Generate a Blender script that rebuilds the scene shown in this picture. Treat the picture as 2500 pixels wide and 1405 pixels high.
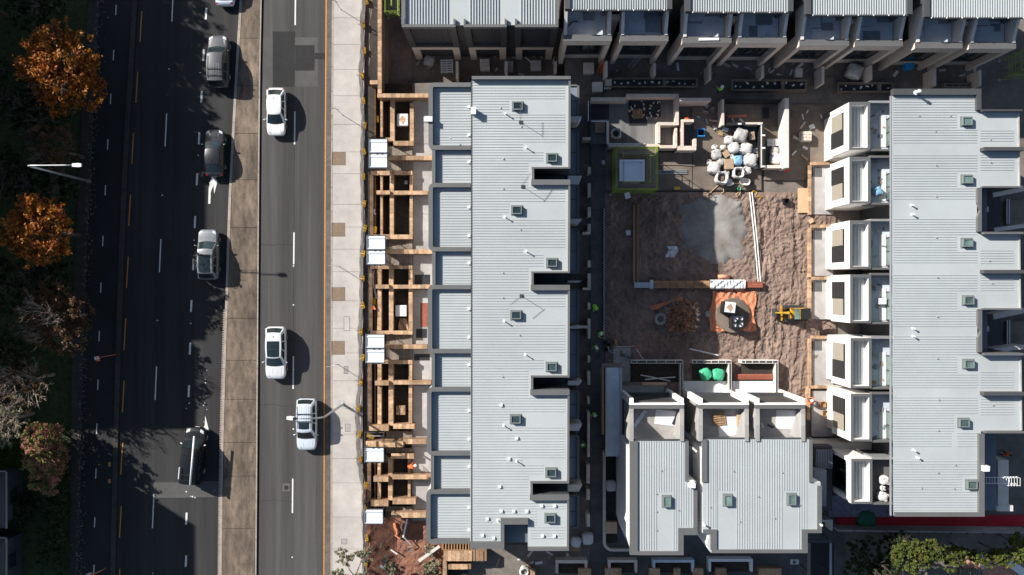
import bpy, bmesh, math, random
import numpy as np
from mathutils import Vector, Matrix
random.seed(7); np.random.seed(7)
for o in list(bpy.data.objects): bpy.data.objects.remove(o)
SC = bpy.context.scene; COL = SC.collection

# ---------------------------------------------------------------- camera, sky, sun, exposure
H = 78.4; F = 2000.0; CX, CY = 1250.0, 702.5        # camera height (m), focal length and centre in photo pixels
cam_d = bpy.data.cameras.new('camera'); cam = bpy.data.objects.new('camera', cam_d); COL.objects.link(cam)
cam.location = (0, 0, H); cam.rotation_euler = (0, 0, 0)
cam_d.sensor_width = 36; cam_d.lens = 36 * F / 2500; cam_d.clip_end = 3000
SC.camera = cam
SUN_EL = math.radians(31.5); SUN_AZ = math.atan2(-1.58, 1.0)     # shadow runs right and down in the picture
w = bpy.data.worlds.new('World'); SC.world = w; w.use_nodes = True
nt = w.node_tree; nt.nodes.clear()
sky = nt.nodes.new('ShaderNodeTexSky'); sky.sky_type = 'NISHITA'; sky.sun_disc = False
sky.sun_elevation = SUN_EL; sky.sun_rotation = SUN_AZ
bg = nt.nodes.new('ShaderNodeBackground'); bg.inputs[1].default_value = 0.06
wo = nt.nodes.new('ShaderNodeOutputWorld')
nt.links.new(sky.outputs[0], bg.inputs[0]); nt.links.new(bg.outputs[0], wo.inputs[0])
sd = bpy.data.lights.new('sun', 'SUN'); sd.energy = 5.0; sd.angle = math.radians(0.5); sd.color = (1.0, 0.95, 0.88)
sun = bpy.data.objects.new('sun', sd); COL.objects.link(sun)
sdir = Vector((-1.58, 1.0, 0)).normalized() * math.cos(SUN_EL) + Vector((0, 0, math.sin(SUN_EL)))
sun.rotation_euler = sdir.to_track_quat('Z', 'Y').to_euler(); sun.location = sdir * 150
SC.view_settings.view_transform = 'Standard'; SC.view_settings.look = 'None'
SC.view_settings.exposure = 0.80; SC.view_settings.gamma = 1.0; SC.view_settings.use_curve_mapping = False

# ---------------------------------------------------------------- helpers
def P(px, py, h=0.0):
    k = (H - h) / F
    return Vector(((px - CX) * k, (CY - py) * k, h))
def S(px, h=0.0): return px * (H - h) / F            # pixels to metres at a height

class MB:
    def __init__(s): s.v = []; s.f = []; s.m = []; s.sm = False
    def add(s, vs, fs, mi=0):
        b = len(s.v); s.v += [tuple(v) for v in vs]
        for f in fs: s.f.append(tuple(b + i for i in f)); s.m.append(mi)
        return s
    def prism(s, pts, z0, z1, mi=0):
        n = len(pts)
        a = sum(pts[i][0] * pts[(i+1) % n][1] - pts[(i+1) % n][0] * pts[i][1] for i in range(n))
        if a < 0: pts = pts[::-1]
        vs = [(p[0], p[1], z0) for p in pts] + [(p[0], p[1], z1) for p in pts]
        fs = [tuple(range(n))[::-1], tuple(range(n, 2*n))] + [(i, (i+1) % n, n + (i+1) % n, n + i) for i in range(n)]
        return s.add(vs, fs, mi)
    def rect(s, x0, y0, x1, y1, h, z0, z1, mi=0):      # pixel rectangle read at height h
        return s.prism([P(x0, y0, h), P(x1, y0, h), P(x1, y1, h), P(x0, y1, h)], z0, z1, mi)
    def poly(s, pts, h, z0, z1, mi=0): return s.prism([P(a, b, h) for a, b in pts], z0, z1, mi)
    def box(s, c, size, rz=0, mi=0, M=None):
        hx, hy, hz = size[0]/2, size[1]/2, size[2]/2
        vs = [Vector((a*hx, b*hy, d*hz)) for a in (-1, 1) for b in (-1, 1) for d in (-1, 1)]
        R = M if M is not None else Matrix.Rotation(rz, 3, 'Z')
        vs = [R @ v + Vector(c) for v in vs]
        return s.add(vs, [(0,1,3,2),(4,6,7,5),(0,4,5,1),(2,3,7,6),(0,2,6,4),(1,5,7,3)], mi)
    def beam(s, a, b, w, t, mi=0, up=(0,0,1)):
        a, b = Vector(a), Vector(b); d = b - a; L = d.length
        if L < 1e-6: return s
        y = d.normalized(); u = Vector(up)
        if abs(y.dot(u)) > 0.99: u = Vector((1, 0, 0))
        x = y.cross(u).normalized(); z = x.cross(y)
        M = Matrix((x, y, z)).transposed()
        return s.box((a + b) / 2, (w, L, t), mi=mi, M=M)
    def tube(s, pts, r, n=8, mi=0, cap=True):
        pts = [Vector(p) for p in pts]; k = len(pts)
        rs = r if isinstance(r, (list, tuple)) else [r] * k
        vs = []; prev = None
        for i, p in enumerate(pts):
            d = (pts[min(i+1, k-1)] - pts[max(i-1, 0)]).normalized()
            u = Vector((0, 0, 1)) if abs(d.z) < 0.95 else Vector((1, 0, 0))
            if prev is not None: u = prev
            x = d.cross(u)
            if x.length < 1e-5: x = d.cross(Vector((0, 1, 0)))
            x.normalize(); z = x.cross(d).normalized(); prev = z
            for j in range(n):
                a = 2 * math.pi * j / n
                vs.append(p + (x * math.cos(a) + z * math.sin(a)) * rs[i])
        fs = [(i*n + j, i*n + (j+1) % n, (i+1)*n + (j+1) % n, (i+1)*n + j) for i in range(k-1) for j in range(n)]
        if cap: fs += [tuple(range(n))[::-1], tuple(range((k-1)*n, k*n))]
        return s.add(vs, fs, mi)
    def lathe(s, prof, c=(0,0,0), n=16, mi=0, M=None, jit=0.0, sq=None):
        c = Vector(c); vs = []
        for r, z in prof:
            for j in range(n):
                a = 2 * math.pi * j / n
                rr = r * (1 + random.uniform(-jit, jit))
                if sq: rr *= 1.0 / (abs(math.cos(a))**sq + abs(math.sin(a))**sq) ** (1.0/sq)
                v = Vector((rr * math.cos(a), rr * math.sin(a), z + random.uniform(-jit, jit) * r * .4))
                vs.append((M @ v if M is not None else v) + c)
        k = len(prof)
        fs = [(i*n + j, i*n + (j+1) % n, (i+1)*n + (j+1) % n, (i+1)*n + j) for i in range(k-1) for j in range(n)]
        fs += [tuple(range(n))[::-1], tuple(range((k-1)*n, k*n))]
        return s.add(vs, fs, mi)
    def grid(s, fn, nu, nv, mi=0, flip=False):
        vs = [fn(i / nu, j / nv) for i in range(nu + 1) for j in range(nv + 1)]
        fs = []
        for i in range(nu):
            for j in range(nv):
                a = i*(nv+1) + j; q = (a, a + nv + 1, a + nv + 2, a + 1)
                fs.append(q[::-1] if flip else q)
        return s.add(vs, fs, mi)
    def mesh(s, name, mats, smooth=False, fix=False):
        me = bpy.data.meshes.new(name); me.from_pydata(s.v, [], s.f)
        for m in (mats if isinstance(mats, (list, tuple)) else [mats]): me.materials.append(m)
        if any(s.m): me.polygons.foreach_set('material_index', s.m)
        if fix:
            bm = bmesh.new(); bm.from_mesh(me); bmesh.ops.remove_doubles(bm, verts=bm.verts, dist=1e-4)
            bmesh.ops.recalc_face_normals(bm, faces=bm.faces); bm.to_mesh(me); bm.free()
        if smooth: me.polygons.foreach_set('use_smooth', [True] * len(me.polygons))
        me.update(); return me
    def build(s, name, mats, parent=None, smooth=False, fix=False, origin=None):
        if origin is not None:
            o_ = Vector(origin); s.v = [tuple(Vector(v) - o_) for v in s.v]
        o = bpy.data.objects.new(name, s.mesh(name, mats, smooth, fix)); COL.objects.link(o)
        if origin is not None: o.location = origin
        if parent is not None:
            o.parent = parent
        return o

def tag(o, label=None, cat=None, group=None, kind=None):
    if label: o['label'] = label
    if cat: o['category'] = cat
    if group: o['group'] = group
    if kind: o['kind'] = kind
    return o
def thing(name, label, cat, loc=(0,0,0), rz=0, group=None):
    o = bpy.data.objects.new(name, None); COL.objects.link(o); o.empty_display_size = 0.3
    o.location = loc; o.rotation_euler = (0, 0, rz)
    return tag(o, label, cat, group)
def struct(o): o['kind'] = 'structure'; return o
def inst(name, me, parent, loc, scale=(1,1,1), rz=0):
    o = bpy.data.objects.new(name, me); COL.objects.link(o); o.parent = parent
    o.location = loc; o.scale = scale; o.rotation_euler = (0, 0, rz); return o
def copy_tree(o, parent=None):
    c = o.copy(); COL.objects.link(c); c.parent = parent
    for ch in list(o.children): copy_tree(ch, c)
    return c

# ---------------------------------------------------------------- materials (node based, world-position noise)
def mat(name, col, rough=0.8, var=0.12, scale=1.5, bump=0.0, bscale=20.0, metal=0.0, col2=None, stains=0.0, spec=0.5, coat=0.0, rnd=0.0, aniso=None, emit=None, fine=0.0):
    m = bpy.data.materials.new(name); m.use_nodes = True
    n = m.node_tree.nodes; l = m.node_tree.links
    b = n['Principled BSDF']; b.inputs['Roughness'].default_value = rough; b.inputs['Metallic'].default_value = metal
    b.inputs['Specular IOR Level'].default_value = spec; b.inputs['Coat Weight'].default_value = coat
    geo = n.new('ShaderNodeNewGeometry'); pos = geo.outputs['Position']
    if aniso:
        mp = n.new('ShaderNodeMapping'); mp.inputs['Scale'].default_value = aniso; l.new(pos, mp.inputs[0]); apos = mp.outputs[0]
    else: apos = pos
    c = Vector(col); c2 = Vector(col2) if col2 else None
    nz = n.new('ShaderNodeTexNoise'); nz.inputs['Scale'].default_value = scale; nz.inputs['Detail'].default_value = 8; nz.inputs['Roughness'].default_value = 0.65
    l.new(apos, nz.inputs['Vector'])
    ramp = n.new('ShaderNodeValToRGB'); ramp.color_ramp.elements[0].position = 0.3; ramp.color_ramp.elements[1].position = 0.7
    lo = c * (1 - var); hi = c2 if c2 else c * (1 + var)
    ramp.color_ramp.elements[0].color = (*lo, 1); ramp.color_ramp.elements[1].color = (*hi, 1)
    l.new(nz.outputs[0], ramp.inputs[0]); out = ramp.outputs[0]
    def mul(a, fac_sock, lo_, hi_):
        mr = n.new('ShaderNodeMapRange'); mr.inputs['To Min'].default_value = lo_; mr.inputs['To Max'].default_value = hi_
        mr.inputs['From Min'].default_value = 0.3; mr.inputs['From Max'].default_value = 0.7
        l.new(fac_sock, mr.inputs[0])
        mx = n.new('ShaderNodeVectorMath'); mx.operation = 'SCALE'; l.new(a, mx.inputs[0]); l.new(mr.outputs[0], mx.inputs['Scale'])
        return mx.outputs[0]
    if stains:
        n2 = n.new('ShaderNodeTexNoise'); n2.inputs['Scale'].default_value = scale * 0.27; n2.inputs['Detail'].default_value = 6
        l.new(apos, n2.inputs['Vector']); out = mul(out, n2.outputs[0], 1 - stains, 1 + stains * .4)
    if fine:
        n3 = n.new('ShaderNodeTexNoise'); n3.inputs['Scale'].default_value = 9; n3.inputs['Detail'].default_value = 10; n3.inputs['Roughness'].default_value = .8
        l.new(pos, n3.inputs['Vector']); out = mul(out, n3.outputs[0], 1 - fine, 1 + fine)
    if rnd:
        oi = n.new('ShaderNodeObjectInfo'); mr = n.new('ShaderNodeMapRange'); mr.inputs['To Min'].default_value = 1 - rnd; mr.inputs['To Max'].default_value = 1 + rnd
        l.new(oi.outputs['Random'], mr.inputs[0])
        mx = n.new('ShaderNodeVectorMath'); mx.operation = 'SCALE'; l.new(out, mx.inputs[0]); l.new(mr.outputs[0], mx.inputs['Scale']); out = mx.outputs[0]
    l.new(out, b.inputs['Base Color'])
    if bump:
        nb = n.new('ShaderNodeTexNoise'); nb.inputs['Scale'].default_value = bscale; nb.inputs['Detail'].default_value = 6
        l.new(pos, nb.inputs['Vector']); bp = n.new('ShaderNodeBump'); bp.inputs['Strength'].default_value = bump; bp.inputs['Distance'].default_value = 0.05
        l.new(nb.outputs[0], bp.inputs['Height']); l.new(bp.outputs[0], b.inputs['Normal'])
    return m
def leafmat(name, cols, trans=0.25, rough=0.6):
    m = bpy.data.materials.new(name); m.use_nodes = True
    n = m.node_tree.nodes; l = m.node_tree.links; b = n['Principled BSDF']
    a = n.new('ShaderNodeAttribute'); a.attribute_name = 'tint'
    r = n.new('ShaderNodeValToRGB'); el = r.color_ramp.elements
    while len(el) < len(cols): el.new(0.5)
    for i, c in enumerate(cols): el[i].position = i / (len(cols) - 1); el[i].color = (*c, 1)
    l.new(a.outputs['Fac'], r.inputs[0]); l.new(r.outputs[0], b.inputs['Base Color'])
    b.inputs['Roughness'].default_value = rough; b.inputs['Specular IOR Level'].default_value = 0.25
    tr = n.new('ShaderNodeBsdfTranslucent'); mx = n.new('ShaderNodeMixShader'); mx.inputs[0].default_value = trans
    l.new(r.outputs[0], tr.inputs[0]); l.new(b.outputs[0], mx.inputs[1]); l.new(tr.outputs[0], mx.inputs[2])
    l.new(mx.outputs[0], n['Material Output'].inputs[0]); return m
def veil(name, col, alpha):
    m = mat(name, col, 0.8); m.node_tree.nodes['Principled BSDF'].inputs['Alpha'].default_value = alpha; return m

M = {}
M['asphalt'] = mat('asphalt', (.066,.0638,.063), .92, .24, 1.2, .3, 60, stains=.45, aniso=(1.8,.05,1), fine=.28)
M['asphalt_new'] = mat('asphalt_new', (.019,.0187,.0192), .92, .18, 1.0, .25, 60, stains=.2, fine=.2)
M['asphalt_old'] = mat('asphalt_old', (.078,.076,.075), .88, .14, 1.0, .25, 60, stains=.25, fine=.25)
M['asphalt_shaded'] = mat('asphalt_shaded', (.014,.014,.015), .85, .2, .8, .25, 60, stains=.2, fine=.2)  # service lane asphalt, its deep shade put into the colour
M['asphalt_west'] = mat('asphalt_west', (.027,.0267,.0272), .92, .24, 1.2, .3, 60, stains=.45, aniso=(1.8,.05,1), fine=.28)  # darker asphalt, lowered further so its colour carries some of the shade
M['paint'] = mat('road_paint', (.62,.62,.60), .6, .12, 8, fine=.15)
M['paint_or'] = mat('orange_paint', (.48,.20,.04), .6, .25, 5, fine=.2)
M['median'] = mat('median_concrete', (.155,.118,.088), .92, .5, 1.6, .35, 30, stains=.5, fine=.3, rnd=.10, aniso=(1.5,.5,1))
M['kerb'] = mat('kerb_concrete', (.32,.275,.235), .9, .2, 3, .15, 30, fine=.15, rnd=.06)
M['gutter'] = mat('gutter_concrete', (.12,.105,.093), .9, .25, 2.0, .2, 40, stains=.25, fine=.2, rnd=.12)
M['gutter_dk'] = mat('shaded_kerb', (.045,.038,.033), .9, .3, 2.0, .2, 40, stains=.3, fine=.2)  # dark copy of the kerb concrete, west side shade put into the colour
M['foot'] = mat('footpath_concrete', (.42,.39,.365), .9, .10, 1.2, .12, 50, stains=.13, fine=.07, rnd=.035)
M['concrete'] = mat('concrete', (.36,.345,.335), .9, .18, 1.1, .15, 40, stains=.3, fine=.12)
M['concrete_pale'] = mat('pale_concrete', (.38,.36,.35), .85, .15, 1.1, .1, 40, stains=.25, fine=.1)
M['paving'] = mat('grey_paving', (.165,.143,.125), .9, .2, 1.5, .2, 40, stains=.3, fine=.15, rnd=.1)
M['bluestone'] = mat('dark_path', (.10,.098,.098), .9, .2, 1.4, .15, 40, stains=.2, fine=.12, rnd=.07)
M['slab_brown'] = mat('muddy_slab', (.185,.15,.122), .92, .25, .8, .25, 30, stains=.4, fine=.18)
M['dirt'] = mat('dirt', (.228,.163,.132), .95, .26, .8, .8, 14, stains=.38, fine=.3)
M['dirt_red'] = mat('red_dirt', (.23,.105,.068), .95, .3, 1.2, .8, 14, stains=.3, fine=.3)
M['soil'] = mat('soil', (.035,.027,.021), .95, .4, 3, .9, 18, fine=.4)
M['sand'] = mat('sand', (.255,.225,.195), .95, .25, .6, .5, 25, stains=.3, fine=.2, col2=(.33,.325,.315))
M['grass'] = mat('grass', (.04,.055,.018), .95, .5, 2, .6, 20, fine=.4)
M['roof'] = mat('pale_metal_roof', (.40,.43,.437), .5, .05, .5, 0, 20, stains=.09, fine=.025, aniso=(1,1,1))
M['rib'] = mat('pale_metal_rib', (.385,.415,.422), .5, .03, 2)  # slightly darker than the sheet: rib shade put into the colour
M['cap'] = mat('grey_capping', (.115,.116,.117), .6, .05, 1.5, stains=.08)
M['cap_dk'] = mat('dark_grey_capping', (.060,.061,.064), .6, .06, 1.5)
M['char'] = mat('charcoal_cladding', (.045,.048,.055), .6, .1, 2)
M['bluegrey'] = mat('blue_grey_metal', (.17,.20,.235), .55, .06, 1.2, stains=.1)
M['white'] = mat('white_render', (.78,.765,.745), .75, .03, 1.2, stains=.04)
M['offw'] = mat('off_white_render', (.60,.565,.525), .8, .05, 1.2, stains=.08)
M['grey_render'] = mat('grey_render', (.30,.293,.285), .8, .05, 1.2, stains=.1)
M['beige_brick'] = mat('beige_brick', (.62,.53,.455), .85, .1, 6, .2, 30, fine=.12, rnd=.07)
M['orange_brick'] = mat('sandstock_brick', (.42,.25,.14), .9, .28, 3, .3, 30, fine=.25, rnd=.30, col2=(.54,.37,.235), stains=.2)
M['brown_brick'] = mat('brown_brick', (.27,.165,.10), .9, .25, 2.5, .3, 30, fine=.25, stains=.25)
M['timber'] = mat('timber', (.34,.20,.10), .8, .25, 4, .1, 30, aniso=(1,8,8), rnd=.15)
M['timber_grey'] = mat('weathered_timber', (.20,.165,.135), .85, .25, 4, .1, 30, rnd=.2)
M['ply'] = mat('plywood', (.56,.36,.22), .75, .06, 3)
M['red_timber'] = mat('red_timber', (.28,.085,.05), .7, .2, 4, rnd=.15)
M['glass'] = mat('dark_glass', (.012,.018,.022), .05, .1, 1, spec=.8)
M['glass_green'] = mat('green_glass', (.11,.17,.155), .08, .4, 1.6, spec=.8, rnd=.45)
M['glass_sky'] = mat('skylight_glass', (.025,.042,.046), .08, .5, 1.8, spec=.8, rnd=.5)
M['glass_car'] = mat('car_glass', (.015,.025,.027), .04, .3, 2, spec=.9)
M['frame_green'] = mat('green_grey_frame', (.15,.175,.168), .5, .05, 3)
M['steel'] = mat('galvanised_steel', (.42,.43,.44), .45, .08, 4, metal=.5)
M['steel_dk'] = mat('dark_steel', (.05,.052,.055), .5, .1, 4)
M['black'] = mat('black_plastic', (.012,.012,.013), .5, .1, 4)
M['rubber'] = mat('rubber', (.018,.018,.018), .8, .1, 6)
M['alu'] = mat('white_aluminium', (.74,.745,.75), .4, .03, 3)
M['blue_sheet'] = mat('pale_blue_sheet', (.62,.68,.76), .5, .04, 2)
M['yellow'] = mat('yellow_plastic', (.66,.36,.02), .6, .18, 6, rnd=.15)
M['machine'] = mat('excavator_yellow', (.47,.26,.02), .55, .3, 4, stains=.3, fine=.2)
M['orange_p'] = mat('orange_plastic', (.72,.17,.05), .6, .15, 6)
M['orange_sheet'] = mat('orange_sheeting', (.62,.22,.11), .6, .25, 3, .9, 9, fine=.2, aniso=(4,1,1))
M['scaf'] = mat('lime_scaffold_paint', (.25,.34,.04), .5, .15, 3)
M['bag'] = mat('white_bulk_bag', (.56,.55,.54), .8, .15, 5, .9, 8)
M['bag_clear'] = mat('clear_wrap', (.42,.41,.40), .4, .3, 5, .9, 8)
M['bag_green'] = mat('green_bag', (.06,.42,.22), .5, .25, 4, .8, 7)
M['bag_blue'] = mat('blue_bag', (.22,.42,.60), .5, .3, 4, .8, 9)
M['card'] = mat('cardboard', (.38,.27,.18), .85, .12, 3)
M['tarp_green'] = mat('dark_green_tarp', (.01,.13,.07), .6, .25, 4, .8, 7)
M['membrane'] = mat('black_membrane', (.014,.015,.018), .6, .25, 2, .2, 20)
M['membrane_grey'] = mat('torch_on_membrane', (.17,.17,.17), .8, .25, 1.6, .15, 30, aniso=(1.5,.3,1), stains=.3)
M['red_carpet'] = mat('red_matting', (.42,.014,.03), .85, .2, 2)
M['pink_tile'] = mat('pink_terracotta', (.50,.26,.19), .85, .15, 3)
M['plaster'] = mat('plasterboard', (.66,.66,.67), .8, .08, 1.5, stains=.1)
M['bluefoam'] = mat('blue_grey_sheeting', (.56,.63,.71), .6, .15, .8, stains=.2)
M['board_dk'] = mat('dark_board', (.24,.27,.31), .7, .2, 1.2, stains=.3)
M['stone_bits'] = mat('stone_bits', (.27,.215,.175), .9, .3, 6, rnd=.2)
M['hivis'] = mat('hi_vis_green', (.33,.85,.06), .8, .1, 9)
M['hivis_or'] = mat('hi_vis_orange', (.85,.13,.02), .8, .1, 9)
M['navy'] = mat('navy_trousers', (.015,.018,.03), .9, .2, 9)
M['skin'] = mat('skin', (.45,.28,.20), .6, .05, 5)
M['helmet'] = mat('white_helmet', (.8,.8,.8), .35, .02, 5)
M['bark'] = mat('bark', (.10,.08,.065), .9, .3, 6, .5, 20)
M['bark_pale'] = mat('pale_bark', (.30,.24,.20), .9, .3, 6, .3, 20)
M['shade'] = veil('shade_cloth', (.30,.30,.29), .72)
M['wrap'] = mat('silver_wrap', (.60,.62,.65), .35, .2, 5, .7, 8)
M['rope'] = mat('rope', (.55,.40,.22), .9, .1, 5)
M['red'] = mat('red_plastic', (.55,.03,.02), .5, .1, 5)
M['blue'] = mat('blue_plastic', (.02,.27,.62), .5, .1, 5)
M['terracotta'] = mat('salmon_pipe', (.62,.28,.17), .7, .1, 5)
UB = MB().box((0,0,0), (1,1,1)).mesh('unit_box', M['rib'])
_ub = {}
def ubox(m):
    if m.name not in _ub: _ub[m.name] = MB().box((0,0,0), (1,1,1)).mesh('unit_' + m.name, m)
    return _ub[m.name]
def bx(name, m, parent, x0, y0, x1, y1, h, z0, z1):
    """box from a pixel rectangle, sharing one unit mesh per material"""
    a, b = P(x0, y0, h), P(x1, y1, h)
    return inst(name, ubox(m), parent, ((a.x+b.x)/2, (a.y+b.y)/2, (z0+z1)/2), (abs(b.x-a.x), abs(b.y-a.y), z1-z0))
def strip(name, m, parent, a, b, w, z0, z1):
    a, b = Vector(a), Vector(b); d = b - a
    return inst(name, ubox(m), parent, ((a.x+b.x)/2, (a.y+b.y)/2, (z0+z1)/2), (w, d.xy.length, z1-z0), math.atan2(-d.x, d.y))

# ================================================================ THE SETTING: ground, roads, median, footpath
def edge(pts):
    ys = [p[1] for p in pts]; xs = [p[0] for p in pts]
    def f(y):
        if y <= ys[0]: return xs[0] + (xs[1]-xs[0])/(ys[1]-ys[0])*(y-ys[0])
        if y >= ys[-1]: return xs[-1] + (xs[-1]-xs[-2])/(ys[-1]-ys[-2])*(y-ys[-1])
        return float(np.interp(y, ys, xs))
    return f
E_path0 = edge([(217,0),(200,300),(185,600),(175,930),(171,1405)])
E_path1 = edge([(240,0),(222,300),(208,600),(197,930),(188,1405)])
E_sep = edge([(339,0),(319,325),(311,476),(306,627),(300,778),(292,1083),(285,1390)])
E_med0 = edge([(586,0),(574,200),(567,330),(559,480),(555,600),(551,735),(546,870),(541,1050),(538,1200),(536,1405)])
E_med1 = edge([(640,0),(636,200),(634,400),(632,700),(630,1000),(627,1405)])
E_or = edge([(796.5,0),(793.6,480),(791.8,940),(790.8,1405)])
E_kerb = edge([(811,0),(808.5,480),(808,940),(807.5,1405)])
E_foot1 = edge([(892,0),(888,300),(887,700),(886,1000),(888,1405)])
Y0, Y1 = -420, 1900
def band(fa, fb, y0, y1, z0, z1, mb=None, n=None):
    mb = mb or MB(); n = n or max(1, int(abs(y1-y0)/120))
    for i in range(n):
        a = y0 + (y1-y0)*i/n; b = y0 + (y1-y0)*(i+1)/n
        mb.prism([P(fa(a),a), P(fb(a),a), P(fb(b),b), P(fa(b),b)], z0, z1)
    return mb
off = lambda f, d: (lambda y: f(y) + d)
def sheet(fa, fb, y0, y1, z, step=60):
    mb = MB(); ys = np.arange(y0, y1 + 1, step); vs = []
    for y in ys: vs += [P(fa(y), y) + Vector((0,0,z)), P(fb(y), y) + Vector((0,0,z))]
    return mb.add(vs, [(2*i, 2*i+2, 2*i+3, 2*i+1) for i in range(len(ys)-1)])

g = MB(); g.add([(-500,-500,-2.8),(500,-500,-2.8),(500,500,-2.8),(-500,500,-2.8)], [(0,1,2,3)])
struct(g.build('ground', M['soil']))
struct(MB().add([P(-900,-500)+Vector((0,0,-.06)), P(E_path0(-420),-500)+Vector((0,0,-.06)), P(E_path0(700),700)+Vector((0,0,-.06)), P(E_path0(1900),1900)+Vector((0,0,-.06)), P(-900,1900)+Vector((0,0,-.06))], [(0,4,3,2,1)]).build('verge', M['grass']))
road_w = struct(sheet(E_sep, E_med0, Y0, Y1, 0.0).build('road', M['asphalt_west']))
road_e = struct(sheet(E_med1, E_or, Y0, Y1, 0.0).build('road', M['asphalt']))
lane = struct(sheet(E_path1, E_sep, Y0, Y1, -0.01).build('service_lane', M['asphalt_shaded']))
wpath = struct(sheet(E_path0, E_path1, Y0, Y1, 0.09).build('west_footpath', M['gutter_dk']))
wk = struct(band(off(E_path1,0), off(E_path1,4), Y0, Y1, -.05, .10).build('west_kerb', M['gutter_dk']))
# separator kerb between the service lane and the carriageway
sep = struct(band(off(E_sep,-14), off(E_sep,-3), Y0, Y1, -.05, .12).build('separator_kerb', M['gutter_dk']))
# median: slabs and kerbs
med = struct(sheet(E_med0, E_med1, Y0, Y1, 0.03).build('median', M['gutter']))
joints = [-420,-300,-190,-100,-10,95,210,327,440,556,660,778,880,975,1080,1162,1290,1405,1520,1640,1760,1900]
for a, b in zip(joints[:-1], joints[1:]):
    mb = MB(); i = 7.6
    mb.prism([P(E_med0(a)+i,a+.5), P(E_med1(a)-4,a+.5), P(E_med1(b)-4,b-.5), P(E_med0(b)+i,b-.5)], 0.031, 0.15)
    mb.build('slab', M['median'], med)
y = -420
while y < 1900:
    for f, s in ((E_med0, 0), (E_med1, -3.6)):
        a, b = y + .3, y + 60.0 - .3
        MB().prism([P(f(a)+s+.2,a), P(f(a)+s+6.6 if s == 0 else f(a)+s+3.4,a), P(f(b)+s+6.6 if s == 0 else f(b)+s+3.4,b), P(f(b)+s+.2,b)], -.02, 0.135 if s else .14).build('kerb_stone', M['kerb'], med)
    y += 60
struct(sheet(off(E_med1, .2), off(E_med1, 4.2), Y0, Y1, 0.004).build('drain_channel', M['asphalt_new']))
# striped kerb along the lower half of the median: white teeth on a dark strip
ks = MB()
y = 756
while y < 1500:
    ks.prism([P(E_med0(y)-3.5,y), P(E_med0(y)+.1,y), P(E_med0(y+3.4)+.1,y+3.4), P(E_med0(y+3.4)-3.5,y+3.4)], 0.0, 0.13); y += 5.8
tag(ks.build('kerb_tooth', M['kerb'], med), kind='stuff')
# gutter and footpath on the east side
gut = struct(sheet(off(E_or, 0), off(E_kerb, 0), Y0, Y1, 0.003).build('gutter', M['asphalt_old']))
for a, b in zip([-420,-250,-100,92,162,220,330,395,512,590,660,730,785,860,950,1010,1200,1350,1405,1500,1700], [-250,-100,92,162,220,330,395,512,590,660,730,785,860,950,1010,1200,1350,1405,1500,1700,1900]):
    MB().prism([P(E_or(a)+3.2,a+.4), P(E_kerb(a)-.2,a+.4), P(E_kerb(b)-.2,b-.4), P(E_or(b)+3.2,b-.4)], -.02, .018).build('gutter_slab', M['gutter'], gut)
y = -420
while y < 1900:
    a, b = y + .3, y + 58
    MB().prism([P(E_kerb(a),a), P(E_kerb(a)+4.0,a), P(E_kerb(b)+4.0,b), P(E_kerb(b),b)], -.02, .13).build('kerb_stone', M['kerb'], gut); y += 58.6
foot = struct(sheet(off(E_kerb,4.2), E_foot1, Y0, Y1, 0.05).build('footpath', M['gutter']))
fj = [-420,-330,-240,-150,-60,45,110,171,235,305,372,425,500,555,609,664,735,802,862,930,998,1060,1120,1179,1262,1340,1405,1480,1560,1640,1720,1800,1900]
for a, b in zip(fj[:-1], fj[1:]):
    MB().prism([P(E_kerb(a)+4.3,a+.35), P(E_foot1(a),a+.35), P(E_foot1(b),b-.35), P(E_kerb(b)+4.3,b-.35)], 0.0, .126).build('slab', M['foot'], foot)
def flat(parent, name, m, pts, z):
    mb = MB(); vs = [P(a, b) + Vector((0,0,z)) for a, b in pts]
    n_ = len(vs); A = sum(vs[i].x*vs[(i+1)%n_].y - vs[(i+1)%n_].x*vs[i].y for i in range(n_))
    if A < 0: vs = vs[::-1]
    mb.add(vs, [tuple(range(n_))]); return mb.build(name, m, parent)
def frect(parent, name, m, x0, y0, x1, y1, z): return flat(parent, name, m, [(x0,y0),(x1,y0),(x1,y1),(x0,y1)], z)
M['pit'] = mat('brown_pit_lid', (.20,.145,.10), .9, .3, 12, .4, 60, fine=.3)
for (x0,y0,x1,y1) in [(813,373,843,403),(812,546,842,577),(812,703,842,733),(811.5,834,841,865)]:
    frect(foot, 'pit_frame', M['slab_brown'], x0-1.5,y0-1.5,x1+1.5,y1+1.5, .130)
    frect(foot, 'pit_lid', M['pit'], x0,y0,x1,y1, .134)
for (x0,y0,x1,y1) in [(840,773,855,808),(840,894,851,913),(843,1035,856,1054),(834,1315,848,1328)]:
    frect(foot, 'cover_frame', M['gutter'], x0,y0,x1,y1, .130); frect(foot, 'cover', M['concrete'], x0+1,y0+1,x1-1,y1-1, .134)
frect(foot, 'footing', M['concrete_pale'], 823,978,842,999, .130)

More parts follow.
